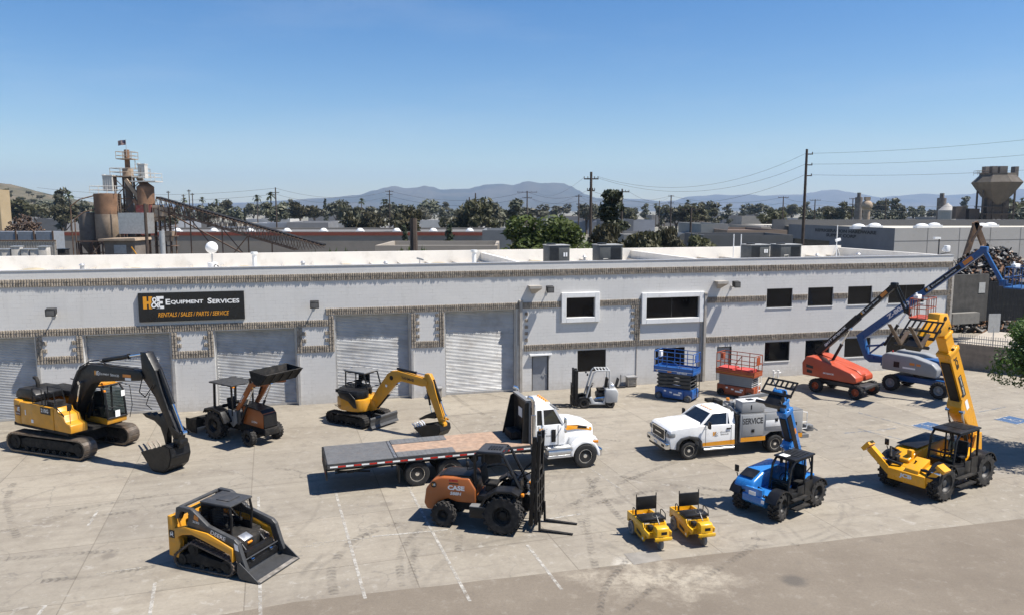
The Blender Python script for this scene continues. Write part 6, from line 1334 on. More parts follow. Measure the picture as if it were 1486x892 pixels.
    m = MB(); m.X = X; m.bb(.1, boom_len * .7, -bw * .3, bw * .3, -bw * .66, -bw * .56); m.tube([(.2, -bw * .5, 0), (boom_len * .5, -bw * .52, -.1), (boom_len * .78, -bw * .5, 0), (boom_len * .98, -bw * .3, -.1)], .03, 6)
    if not jcb:
        m.bb(.1, boom_len * .72, bw * .435, bw * .5, -bw * .5, bw * .1)
    m.build('hose_tray', M_blk, b)
    def bp(l, y, h): return X @ Vector((l, y, h))
    U = (X.to_3x3() @ Vector((-1, 0, 0))); V = (X.to_3x3() @ Vector((0, 0, 1)))
    if jcb:
        for yy, uu in ((bw * .435, 1),):
            text('JCB', M_letb, b, bp(boom_len * .72, yy + .004, -bw * .28), U, V, bw * .42, .6, bold=.05)
            MB().quad(bp(boom_len * .56, yy + .003, -bw * .3), bp(boom_len * .38, yy + .003, -bw * .3), bp(boom_len * .38, yy + .003, bw * .1), bp(boom_len * .56, yy + .003, bw * .1)).build('decal', M_letb, b, smooth=False)
            smallcaps(['EQUIPMENT', 'SERVICES'], M_let, b, bp(boom_len * .55, yy + .006, -bw * .15), U, V, .1, .9)
            MB().quad(bp(boom_len * .34, yy + .003, -bw * .25), bp(boom_len * .26, yy + .003, -bw * .25), bp(boom_len * .26, yy + .003, bw * .1), bp(boom_len * .34, yy + .003, bw * .1)).build('decal', M_wh, b, smooth=False)
    else: MB().quad(bp(boom_len * .5, bw * .44, bw * .15), bp(boom_len * .42, bw * .44, bw * .15), bp(boom_len * .42, bw * .44, bw * .4), bp(boom_len * .5, bw * .44, bw * .4)).build('decal', M_decal, b, smooth=False)
    for s in (-1, 1): hyd(T, (tail[0] + .75, tail[1] + s * bw * .48, tail[2] - .25), bp(boom_len * .3, s * bw * .48, -bw * .9), .06 if not jcb else .075, .5)
    MB().prism([(tail[0] - .35, zt), (tail[0] + .45, zt), (tail[0] + .2, tail[2] + .1), (tail[0] - .25, tail[2] + .15)], -bw * .5 + tail[1], -bw * .62 + tail[1]).prism([(tail[0] - .35, zt), (tail[0] + .45, zt), (tail[0] + .2, tail[2] + .1), (tail[0] - .25, tail[2] + .15)], bw * .5 + tail[1], bw * .62 + tail[1]).build('boom_post', col, T)
    # carriage
    hp = X @ (Vector((boom_len * 1.05, 0, -1.7)) if jcb else Vector((boom_len * 1.02, 0, -bw * .9))); ca = R(48 if jcb else 44)
    Y = Matrix.Translation(hp) @ Matrix.Rotation(-ca, 4, 'Y')
    m = MB(); m.X = Y; cw = .66 if jcb else .62
    for z in (-.35, .1): m.bb(.08, .16, -cw, cw, z, z + .1)
    zt2 = .95 if jcb else .72
    for z in (.45, zt2): m.bb(.1, .15, -cw, cw, z, z + .05)
    for y in (-cw, -cw * .67, -cw * .33, 0, cw * .33, cw * .67, cw - .05): m.bb(.1, .15, y, y + .05, .1 if abs(y) > cw * .8 else .45, zt2 + .05)
    m.prism([(-.1, -.35), (.1, -.35), (.1, .2), (-.15, .1)], -.28, .28)
    m.build('fork_carriage', M_blk, T)
    if jcb:
        m = MB(); m.X = X; m.prism([(boom_len * .95, -bw * .4), (boom_len * .98, -1.6), (boom_len * 1.05, -1.62), (boom_len * 1.08, -.5), (boom_len * 1.06, -.1)], -.18, .18, bev=.02); m.build('quick_hitch', col, T)
    if jcb:
        for s in (-1, 1):
            m = MB(); m.X = Y; m.prism([(.17, .3), (.17, -.38), (1.35, -.42), (1.35, -.39), (.24, -.31), (.22, .3)], s * .4 - .07, s * .4 + .07); m.build('fork', mat('rusty_fork', (.13, .085, .055), .7, var=.3, dirt=.3), T)
    else:
        m = MB(); m.X = Y; m.rbox((-.1, 0, .1), (.35, .4, .3), .03).bar((-.1, -.3, -.2), (-.1, -.3, .5), .05, .08); m.build('coupler', col, T)
        hyd(T, bp(boom_len * .8, -.12, -bw * .5), Y @ Vector((-.05, -.12, .3)), .05, .5)
        hyd(T, Y @ Vector((.05, .45, -.3)), Y @ Vector((.05, -.45, .75)), .035, .6, name='side_shift_cylinder')
    MB().tube([(fx + .1, -W * .42, zt), (fx + .15, -W * .5, zt + .55)], .02, 5).rbox((fx + .16, -W * .5, zt + .7), (.05, .18, .26), .03).build('mirror', M_blk, T)
    return T, X, fx, zt, z0
TB, X_, fx_, zt_, z0_ = tele('compact bright blue telehandler with raised boom, black open cab and grille carriage', M_bbl, (10.0, 27.85, 0), -142, 2.30, 1.5, .51, .40, 3.8, 1.9, (-1.25, -.08, 1.45), 66, 3.05, .40, (-.72, .72), False)
MB().rbox((fx_ + .42, 0, .66), (.16, .9, .28), .03).bb(fx_ + .3, fx_ + .45, -.35, .35, .5, 1.05).build('front_frame', M_bbl, TB); MB().bb(fx_ + .535, fx_ + .545, -.14, .14, .82, .96).bb(fx_ + .535, fx_ + .545, .38, .5, .62, .72).build('plate', M_let, TB)
MB().bb(.2, .5, .25, .55, 2.13, 2.14).build('roof_sticker', M_let, TB)
TJ, X_, fx_, zt_, z0_ = tele('large bright yellow telehandler with raised boom, tilted forks and front stabilisers', M_jyl, (17.15, 30.1, 0), -147, 2.95, 1.95, .68, .46, 6, 2.4, (-2.4, 0, 1.7), 59.5, 5.75, .58, (-.75, .95), True)
# front stabiliser frame
m = MB(); m.prism([(fx_ + .45, .55), (fx_ + .75, .5), (fx_ + .8, .95), (fx_ + .45, 1.05)], -.75, .75, bev=.03).prism([(fx_ - .1, 1.0), (fx_ + .75, .95), (fx_ + .7, 1.1), (fx_ - .1, 1.42)], -.1, .45, bev=.03)
SF = m.build('stabiliser_frame', M_jyl, TJ)
text('JCB', M_let, SF, (fx_ + .81, -.25, .68), (0, 1, 0), (-.1, 0, 1), .2, .5, bold=.05)
m = MB(); m.bar((fx_ + .6, -.7, .75), (fx_ + .7, -1.55, 1.5), .26, .26).box((fx_ + .72, -1.65, 1.58), (.4, .4, .16), (R(50), 0, 0)); m.build('stabiliser', M_jyl, TJ)
m = MB(); m.bar((fx_ + .6, .7, .75), (fx_ + .55, 1.2, 1.3), .2, .2).box((fx_ + .5, 1.25, 1.38), (.45, .35, .14), (R(-30), 0, 0)); m.build('stabiliser', M_jyl, TJ)
for s in (-1, 1): hyd(TJ, (fx_ + .5, s * .35, 1.1), (fx_ + .68, s * 1.2, 1.25 if s < 0 else 1.2), .055, .6)
MB().rbox((fx_ + .1, -.85, zt_ + .1), (.5, .45, .35), .08).tube([(fx_ - .2, -.9, 1.4), (fx_ + .2, -1.0, 1.6), (fx_ + .5, -.8, 1.3)], .05, 8).build('engine_hoses', M_blkd, TJ)
MB().rbox((fx_ - .1, -.35, zt_ + .35), (.2, .2, .4), .03).build('headlamp_post', M_jyl, TJ)
# ---------------------------------------------------------------- scissor lifts
M_sblu = mat('scissor_blue', (.022, .115, .38), .36, var=.08, scale=1.5, dirt=.15, dirtcol=(.12, .14, .19))
def scissor(label, loc, deg, L, W, zb, zs, zd, zr, col, mst, grey, wname):
    T = thing('scissor_lift', label, 'scissor lift', loc, deg, None); h = L / 2; w = W / 2
    for x in (-h + .32, h - .3):
        for s in (-1, 1): wheel(T, x, s * (w - .05), .2, .2, .16, .12, M_mgr if not grey else M_blk, s, 'smooth', M_rub if grey else mat('solid_grey_tyre', (.10, .10, .10), .8, dirt=.2))
    B = MB().rbox((0, 0, (.14 + zb) / 2 + .02), (L - .1, W - .24, zb - .16), .03).prism([(-h + .6, .12), (h - .6, .12), (h - .55, zb), (-h + .55, zb)], -w + .02, w - .02, bev=.02).build('chassis', col, T)
    m = MB()
    for x, z, a in ((-.2, .42, .16), (.05, .33, .42), (.35, .45, .2), (-.55, .48, .14)): m.quad((x, -w + .015, z), (x + a, -w + .015, z), (x + a, -w + .015, z + .09), (x, -w + .015, z + .09))
    m.build('decal', M_let, B, smooth=False)
    n = 4 if not grey else 5; hh = (zs - zb) / n; m = MB()
    for i in range(n):
        za, zc = zb + hh * i + .06, zb + hh * (i + 1) - .02
        for s in (-1, 1):
            y = s * (w - .16)
            m.bar((-h + .2, y, za), (h - .2, y - s * .0, zc), .06, .13); m.bar((-h + .2, y - s * .09, zc), (h - .2, y - s * .09, za), .06, .13)
        for x in (-h + .2, h - .2): m.cyl((x, -w + .1, za), (x, w - .1, za), .035, n=8)
        if grey:
            for s in (-1, 1): m.bb(-h + .25, h - .25, s * (w - .12), s * (w - .10), za, zc + .02)
    m.build('scissor_stack', mst, T)
    P = MB().rbox((0, 0, (zs + .02 + zd) / 2), (L, W, zd - zs - .04), .02).build('platform', col, T)
    MB().quad((-h + .05, -w - .004, zd - .1), (h - .05, -w - .004, zd - .1), (h - .05, -w - .004, zd - .075), (-h + .05, -w - .004, zd - .075)).build('edge_stripe', M_let if not grey else M_yel, P, smooth=False)
    m = MB(); z1, z2 = zd + (zr - zd) * .5, zr
    for z in (z1, z2):
        m.tube([(-h + .03, -w + .03, z), (h - .03, -w + .03, z), (h - .03, w - .03, z), (-h + .03, w - .03, z), (-h + .03, -w + .03, z)], .024, 6)
    for x in (-h + .03, -h * .33, h * .33, h - .03):
        for s in (-1, 1): m.tube([(x, s * (w - .03), zd), (x, s * (w - .03), z2)], .024, 6)
    for y in (0,):
        for x in (-h + .03, h - .03): m.tube([(x, y, zd), (x, y, z2)], .022, 6)
    m.tube([(.1, -w + .03, zd + .15), (0, -w + .03, z1 - .05), (h * .33, -w + .03, z2 - .03)] if grey else [(.25, -w + .03, zd), (.22, -w + .03, z1 - .15), (-.1, -w + .03, z1)], .022, 6)
    Rr = m.build('guard_rail', col, P)
    m = MB(); t_ = .12
    m.bb(-h, h, -w + .0, -w + .02, zd, zd + t_).bb(-h, h, w - .02, w, zd, zd + t_).bb(h - .02, h, -w, w, zd, zd + t_).bb(-h, -h + .02, -w, w, zd, zd + t_); m.build('toe_board', col, P)
    MB().rbox((-h + .12, w * .2, z2 - .25), (.18, .3, .35), .03).build('control_box', M_let if not grey else col, P)
    MB().bb(h + .002, h + .03, -w * .6, w * .2, z1, z2 - .05).build('gate_panel', col, P)
    MB().bar((h + .05, -w * .2, .2), (h + .05, -w * .2, zs), .03, .03).bar((h + .05, w * .5, .2), (h + .05, w * .5, zs), .03, .03).bar((h + .05, -w * .2, .5), (h + .05, w * .5, .5), .03, .03).bar((h + .05, -w * .2, .9), (h + .05, w * .5, .9), .03, .03).build('ladder', M_blk if not grey else M_let, T)
    if not grey:
        text('GS-4655', M_let, P, (.25, -w - .006, zs + .07), (1, 0, 0), (0, 0, 1), .12, .62, bold=.03, shear=.25); he_logo(P, (-h + .15, -w - .006, zs + .08), (1, 0, 0), (0, 0, 1), .09); MB().quad((-.35, -w - .006, zs + .08), (-.1, -w - .006, zs + .08), (-.1, -w - .006, zs + .16), (-.35, -w - .006, zs + .16)).build('decal', M_decal, P, smooth=False)
    else:
        MB().bb(-h + .15, -.2, -w + .1, w - .1, zd + .02, zd + .2).bb(.0, h - .3, -w + .1, w - .1, zd + .02, zd + .2).build('platform_cover', mat('red_cover', (.62, .08, .07), .5), P)
    return T
scissor('blue scissor lift with dark folded arms, standing near the wall beside the orange one', (9.7, 44.55, 0), -35, 2.45, 1.17, .68, 1.55, 1.82, 2.82, M_sblu, M_gry, False, '')
scissor('orange scissor lift with grey folded arms, behind the service truck', (13.55, 45.25, 0), -42, 2.45, 1.12, .66, 1.28, 1.5, 2.55, M_rof, M_tgr, True, '')
# ---------------------------------------------------------------- boom lifts
def basket(T, X, w, l, h, col, floor, rot=None):
    m = MB(); m.X = X
    for z in (.0, h * .5, h): m.tube([(-l / 2, -w / 2, z), (l / 2, -w / 2, z), (l / 2, w / 2, z), (-l / 2, w / 2, z), (-l / 2, -w / 2, z)], .026, 6)
    for y in (-w / 2, -w / 4, 0, w / 4, w / 2):
        for x in (-l / 2, l / 2): m.tube([(x, y, 0), (x, y, h)], .02, 6)
    for y in (-w / 2, w / 2): m.tube([(0, y, 0), (0, y, h)], .02, 6)
    b = m.build('basket', col, T); m = MB(); m.X = X; m.bb(-l / 2, l / 2, -w / 2, w / 2, -.05, .02); m.build('basket_floor', floor, b)
    m = MB(); m.X = X; m.rbox((-l / 2 + .12, 0, h + .02), (.25, .7, .25), .04).rbox((-l / 2 + .1, -.2, h + .2), (.1, .16, .14), .04); m.build('control_box', M_let, b)
    return b
def skyjack():
    T = thing('boom_lift', 'red orange telescopic boom lift with black boom near the lower office windows', 'boom lift', (20.15, 45.9, 0), -50)
    M_orim = mat('orange_rim', (.5, .1, .03), .5)
    for x in (-1.25, 1.25):
        for s in (-1, 1): wheel(T, x, s * 1.0, .42, .42, .32, .22, M_orim, s, 'block', n=20)
    MB().rbox((0, 0, .62), (3.0, 1.1, .26), .05).bb(-1.35, -1.15, -.85, .85, .4, .55).bb(1.15, 1.35, -.85, .85, .4, .55).rbox((1.3, 0, .68), (.7, 1.5, .16), .03).build('chassis', M_gry, T)
    MB().cyl((0, 0, .72), (0, 0, .92), .55, n=24).build('turntable', M_blk, T)
    for s in (-1, 1):
        MB().prism([(-2.15, .95), (1.15, .9), (1.25, 1.0), (1.22, 1.25), (.9, 1.5), (-.3, 1.85), (-1.5, 2.15), (-1.95, 2.12), (-2.2, 1.7)], s * .16, s * 1.08, bev=.1, seg=3).build('turret_cover', M_red, T)
    MB().prism([(-2.1, 1.0), (1.1, .95), (1.18, 1.35), (.88, 1.58), (-.5, 1.88), (-1.5, 2.05), (-2.1, 1.65)], -.3, .3, bev=.05).build('turret_frame', M_red, T)
    c = MB(); c.quad((-1.9, -1.085, 1.45), (-1.45, -1.085, 1.42), (-1.45, -1.085, 1.58), (-1.9, -1.085, 1.65)).quad((-1.85, -1.085, 1.15), (-1.5, -1.085, 1.12), (-1.5, -1.085, 1.3), (-1.85, -1.085, 1.35)); c.build('decal', M_letb, T, smooth=False)
    text('SKYJACK', M_let, T, (-.8, -1.086, 1.2), (1, 0, 0), (0, 0, 1), .12, .7, bold=.04)
    rz = (0, 0, R(-5))
    a, b = Vector((-1.85, 0, 2.2)), Vector((2.75, 0, 6.75))
    d = (b - a).normalized(); n = Vector((-d.z, 0, d.x))
    B = MB().bar(a, a + d * 3.6, .3, .36).build('boom', M_blk, T, rot=rz, bev=.01); MB().bar(a + d * 3.6, b, .24, .28).build('boom_extension', M_blk, B)
    text('SJ61T SKYJACK', M_let, B, a + d * .75 + Vector((0, -.153, 0)) - n * .08, d, n, .17, 1.9, bold=.04, shear=.15)
    he_logo(B, a + d * 3.9 + Vector((0, -.125, 0)) - n * .07, d, n, .15); smallcaps(['EQUIPMENT', 'SERVICES'], M_let, B, a + d * 4.25 + Vector((0, -.125, 0)) - n * .04, d, n, .1, 1.05)
    MB().quad(*[a + d * x + n * y + Vector((0, -.124, 0)) for x, y in ((5.5, -.1), (5.95, -.1), (5.95, .1), (5.5, .1))]).build('decal', M_decal, B, smooth=False)
    hyd(T, (-.9, 0, 1.75), a + d * 2.7 - n * .2, .09, .55, rot=rz)
    MB().rbox(b, (.35, .34, .35), .05).bar(b, (3.35, .12, 5.45), .07, .14).bar(b + Vector((.18, 0, .05)), (3.55, .12, 5.55), .05, .07).rbox((3.5, .12, 5.4), (.3, .3, .3), .05).bar((3.5, .12, 5.3), (3.75, .12, 5.15), .15, .12).build('jib', M_blk, B)
    X = Matrix.Translation((4.2, .12, 5.1)) @ Matrix.Rotation(R(6), 4, 'Z')
    bk = basket(T, X, 1.75, .85, 1.05, M_rof, M_red, rot=rz)
    return T
skyjack()
def genie():
    T = thing('boom_lift', 'blue articulating boom lift with grey turret cover and long blue boom', 'boom lift', (25.1, 46.2, 0), -52)
    for x in (-1.42, 1.42):
        for s in (-1, 1): wheel(T, x, s * 1.08, .5, .5, .38, .28, M_tgr, s, 'block', n=20)
    MB().rbox((0, 0, .78), (3.1, 1.3, .36), .05).bb(-1.55, -1.3, -.9, .9, .4, .6).bb(1.3, 1.55, -.9, .9, .4, .6).rbox((1.5, 0, .95), (.9, 1.9, .2), .04).build('chassis', M_blu, T)
    MB().cyl((0, 0, .95), (0, 0, 1.2), .6, n=24).build('turntable', M_blk, T)
    for s in (-1, 1):
        MB().prism([(-2.05, 1.25), (1.2, 1.18), (1.25, 1.7), (.95, 2.0), (-.2, 2.28), (-1.8, 2.32), (-2.08, 2.1)], s * .45, s * 1.15, bev=.1, seg=3).build('turret_cover', M_tgr, T)
    MB().prism([(-2.5, 1.3), (1.75, 1.25), (1.9, 1.7), (1.6, 2.0), (.6, 2.15), (-2.4, 1.7)], -.42, .42, bev=.04).build('turret_frame', M_blu, T)
    c = MB(); c.quad((-1.3, -1.156, 1.5), (-.95, -1.156, 1.5), (-.95, -1.156, 1.85), (-1.3, -1.156, 1.85)); c.build('louvre', M_blk, T, smooth=False)
    MB().quad((-.35, -1.156, 1.75), (-.05, -1.156, 1.75), (-.05, -1.156, 1.9), (-.35, -1.156, 1.9)).quad((.05, -1.156, 1.75), (.3, -1.156, 1.75), (.3, -1.156, 1.88), (.05, -1.156, 1.88)).build('decal', M_decal, T, smooth=False)
    MB().quad((-.75, -1.156, 1.5), (0, -1.156, 1.5), (0, -1.156, 1.6), (-.75, -1.156, 1.6)).build('decal', M_wh, T, smooth=False)
    MB().cyl((-1.6, -.7, 2.33), (-1.6, -.7, 2.42), .05, n=8).build('beacon', M_redl, T)
    w = MB().prism([(-2.3, 1.85), (-2.3, 1.45), (-3.3, 1.35), (-3.65, 1.55), (-4.2, 2.75), (-4.15, 3.05), (-3.8, 3.1), (-3.75, 2.7), (-3.45, 1.85)], -.2, .2, bev=.02).build('lower_arm', M_blu, T)
    MB().bar((-3.4, 0, 1.9), (-2.5, 0, 2.75), .1, .1).bar((-3.6, 0, 2.35), (-2.6, 0, 2.55), .1, .12).build('link', M_blu, w)
    a, b = Vector((-4.0, 0, 2.9)), Vector((2.85, 0, 8.75)); d = (b - a).normalized(); n = Vector((-d.z, 0, d.x))
    B = MB().bar(a - d * .2, a + d * 4.6, .34, .46).build('boom', M_blu, T, bev=.015); MB().bar(a + d * 4.6, b, .26, .36).build('boom_extension', M_blu, B)
    text('Z-80/60', M_let, B, a + d * 2.2 + Vector((0, -.174, 0)) - n * .12, d, n, .27, 1.7, bold=.05)
    MB().quad(*[a + d * x + n * y + Vector((0, -.134, 0)) for x, y in ((5.0, -.13), (7.5, -.13), (7.5, .13), (5.0, .13))]).build('decal', M_blk, B, smooth=False)
    he_logo(B, a + d * 5.1 + Vector((0, -.138, 0)) - n * .09, d, n, .18); smallcaps(['EQUIPMENT', 'SERVICES'], M_let, B, a + d * 5.5 + Vector((0, -.138, 0)) - n * .06, d, n, .11, 1.7)
    MB().quad(*[a + d * x + n * y + Vector((0, -.134, 0)) for x, y in ((7.7, -.12), (8.3, -.12), (8.3, .12), (7.7, .12))]).build('decal', M_decal, B, smooth=False)
    hyd(T, (-2.5, 0, 2.55), a + d * 3.6 - n * .25, .09, .55)
    MB().rbox(b, (.4, .34, .4), .06).bar(b, (3.85, 0, 7.05), .18, .2).rbox((3.95, 0, 6.95), (.35, .35, .35), .06).bar((3.95, 0, 6.85), (4.4, 0, 6.85), .2, .14).build('jib', M_blu, B)
    X = Matrix.Translation((4.8, 0, 6.8))
    basket(T, X, 2.2, .85, 1.1, M_blu, M_blu)
genie()
# ---------------------------------------------------------------- vegetation
def leafmat(name, c1, c2, tr=.25):
    m, t = newmat(name); tc = t.new('ShaderNodeTexCoord').outputs['Object']; oi = t.new('ShaderNodeObjectInfo')
    n = t.noise(tc, .9, 4, .6); c = t.mix(t.ramp(n, [(.35, 0), (.65, 1)]), c1, c2)
    hs = t.new('ShaderNodeHueSaturation'); t.link(c, hs.inputs['Color'])
    t.link(t.math('ADD', t.math('MULTIPLY', oi.outputs['Random'], .42), .63), hs.inputs['Value']); t.link(t.math('ADD', t.math('MULTIPLY', oi.outputs['Random'], .05), .475), hs.inputs['Hue'])
    t.link(hs.outputs[0], t.b.inputs['Base Color']); t.b.inputs['Roughness'].default_value = .55; t.b.inputs['Specular IOR Level'].default_value = .3
    tl = t.new('ShaderNodeBsdfTranslucent'); t.link(hs.outputs[0], tl.inputs[0]); mx = t.new('ShaderNodeMixShader'); mx.inputs[0].default_value = tr
    t.link(t.b.outputs[0], mx.inputs[1]); t.link(tl.outputs[0], mx.inputs[2]); t.link(mx.outputs[0], t.out.inputs[0]); return m
L_green = leafmat('leaves_fresh_green', (.05, .09, .018), (.10, .155, .03)); L_dark = leafmat('leaves_dark_olive', (.030, .040, .018), (.055, .060, .028), .1)
L_olive = leafmat('leaves_dry_olive', (.06, .065, .03), (.11, .10, .05)); L_palm = leafmat('palm_fronds', (.04, .055, .02), (.08, .085, .035))
M_bark = mat('bark', (.10, .075, .055), .9, var=.3, scale=6)
def rdir(rg): 
    while True:
        v = Vector((rg.uniform(-1, 1), rg.uniform(-1, 1), rg.uniform(-1, 1)))
        if .01 < v.length < 1: return v.normalized()
def leaves(mb, rg, c, r, n, s, flat=.8):
    """n leaf sized faces through a clump, denser to its outside, lit side facing out"""
    for _ in range(n):
        d = rdir(rg); q = rg.uniform(.35, 1) ** .5
        p = c + Vector((d.x * r.x, d.y * r.y, d.z * r.z * flat)) * q
        nn = (d * .6 + rdir(rg) * .8 + Vector((0, 0, .35))).normalized(); a = nn.orthogonal().normalized(); a.rotate(Matrix.Rotation(rg.uniform(0, 6.28), 3, nn)); b = nn.cross(a)
        k = s * rg.uniform(.6, 1.3)
        mb.add([p - a * k * .9, p - b * k * .38, p + a * k, p + b * k * .38], [(0, 1, 2, 3)])
def tree_proto(kind, seed, leaf_n, leaf_s, mat_, h=10., w=8., trunk_r=.3, clumps=26):
    """returns (trunk mesh, crown mesh) of a tree h tall and w wide"""
    rg = random.Random(seed); t = MB(); k = MB(); pts = []
    if kind == 'broad':
        t.tube([(0, 0, 0), (.05 * w, 0, h * .2), (0, .03 * w, h * .45)], [trunk_r, trunk_r * .8, trunk_r * .55], 8)
        for i in range(clumps):
            a = rg.uniform(0, 6.283); e = rg.uniform(-.2, 1) ; q = rg.uniform(.35, 1)
            x, y = math.cos(a) * w * .38 * q * math.cos(e), math.sin(a) * w * .38 * q * math.cos(e); z = h * .58 + h * .36 * math.sin(e) * q
            pts.append((Vector((x, y, z)), Vector((1, 1, .8)) * w * rg.uniform(.11, .19)))
        for c, r in pts[::3]: t.tube([(0, 0, h * rg.uniform(.2, .4)), c * .5 + Vector((0, 0, h * .2)), c], [trunk_r * .4, trunk_r * .22, trunk_r * .08], 5)
    elif kind == 'tall':
        t.tube([(0, 0, 0), (.03 * w, 0, h * .5), (0, 0, h * .95)], [trunk_r, trunk_r * .6, trunk_r * .15], 8)
        for i in range(clumps):
            z = h * (.22 + .74 * (i + rg.random()) / clumps); a = rg.uniform(0, 6.283); q = rg.uniform(.2, 1) * (1.05 - .75 * ((z / h - .22) / .78) ** 1.6)
            c = Vector((math.cos(a) * w * .4 * q, math.sin(a) * w * .4 * q, z)); pts.append((c, Vector((1, 1, .75)) * w * rg.uniform(.12, .22)))
            if i % 2 == 0: t.tube([(0, 0, z - h * .05), c], [trunk_r * .3, trunk_r * .08], 5)
    elif kind == 'cypress':
        t.tube([(0, 0, 0), (0, 0, h * .9)], [trunk_r, trunk_r * .2], 6)
        for i in range(clumps):
            z = h * (.06 + .9 * i / clumps); q = (1 - (z / h)) ** .6 * w * .42; a = rg.uniform(0, 6.283)
            pts.append((Vector((math.cos(a) * q * .4, math.sin(a) * q * .4, z)), Vector((q * .75 + .1, q * .75 + .1, h * .07))))
    elif kind == 'bush':
        for i in range(6): t.tube([(0, 0, 0), (rg.uniform(-1, 1) * w * .3, rg.uniform(-1, 1) * w * .3, h * .7)], [trunk_r * .4, trunk_r * .1], 5)
        for i in range(clumps):
            a = rg.uniform(0, 6.283); q = rg.uniform(0, 1); pts.append((Vector((math.cos(a) * w * .36 * q, math.sin(a) * w * .36 * q, h * rg.uniform(.3, .85))), Vector((1, 1, .8)) * w * rg.uniform(.1, .17)))
    elif kind == 'palm':
        t.tube([(0, 0, 0), (.15, 0, h * .5), (0, .1, h * .93)], [trunk_r, trunk_r * .75, trunk_r * .7], 7)
        for i in range(34):
            a = rg.uniform(0, 6.283); e = rg.uniform(-.9, 1.35); L = w * .5; d = Vector((math.cos(a) * math.cos(e), math.sin(a) * math.cos(e), math.sin(e)))
            p0 = Vector((0, 0, h * .93)); p1 = p0 + d * L * .6; p2 = p0 + d * L * .95 + Vector((0, 0, -L * .3)); sd = d.cross(Vector((0, 0, 1))).normalized() * L * .13
            for pa, pb, ka, kb in ((p0, p1, .3, 1), (p1, p2, 1, .15)):
                k.add([pa - sd * ka, pa + sd * ka, pb + sd * kb, pb - sd * kb], [(0, 1, 2, 3)])
    for c, r in pts: leaves(k, rg, c, r, leaf_n // max(1, len(pts)), leaf_s)
    tm = t.build('trunk', M_bark); km = k.build('crown', mat_, smooth=False)
    r = (tm.data, km.data); bpy.data.objects.remove(tm); bpy.data.objects.remove(km); return r
def plant(name, proto, label, cat, loc, sc=1., szx=None, group=None, parts=True):
    o = bpy.data.objects.new(name, None); COL.objects.link(o); o.location = loc; o.rotation_euler = (0, 0, random.uniform(0, 6.28)); o.scale = szx or (sc, sc, sc)
    tag(o, label, cat, group)
    for nm, me in (('trunk', proto[0]), ('crown', proto[1])):
        c = bpy.data.objects.new(nm, me); COL.objects.link(c); c.parent = o
    return o
P_big = tree_proto('broad', 5, 9000, .30, L_green, 10.8, 9.6, .35, 34)
P_near = tree_proto('broad', 21, 34000, .10, L_green, 6.9, 6.0, .16, 60)
P_tall = tree_proto('tall', 8, 5200, .34, L_dark, 13.5, 5.2, .3, 30)
P_shrub = tree_proto('bush', 3, 2200, .24, L_green, 3.2, 4.2, .12, 16); P_dry = tree_proto('bush', 4, 4200, .25, L_olive, 4.5, 5, .12, 24)
L_val = leafmat('leaves_haze_lightened', (.075, .083, .055), (.14, .135, .09), .1)  # distance haze painted into the leaf colour as a paler grey-green
P_br = [tree_proto('broad', 30 + i, 900, .75, L_val if i % 2 else L_olive, 10, 10, .35, 12 + 3 * i) for i in range(4)]
P_tl = [tree_proto('tall', 40 + i, 800, .7, L_val, 14, 6.5, .35, 16) for i in range(2)]
P_cy = tree_proto('cypress', 50, 700, .4, L_dark, 9, 3.2, .15, 14); P_pm = tree_proto('palm', 60, 0, 1, L_palm, 15, 4.2, .24)
def gx(px, Y, z=0.): return (px - CX) / F0 * (_c * Y - _s * (z - HC))
def zof(py, Y): return HC + (HZ - py) / F0 * Y * 1.0
random.seed(11)
tp = (24.5, 33.9, 0)
t = plant('ficus_tree', P_near, 'leafy green tree at the right edge of the yard, casting shade beside the yellow telehandler', 'tree', tp)
t['label'] = 'bright leafy green tree at the right edge of the yard beside the yellow telehandler'
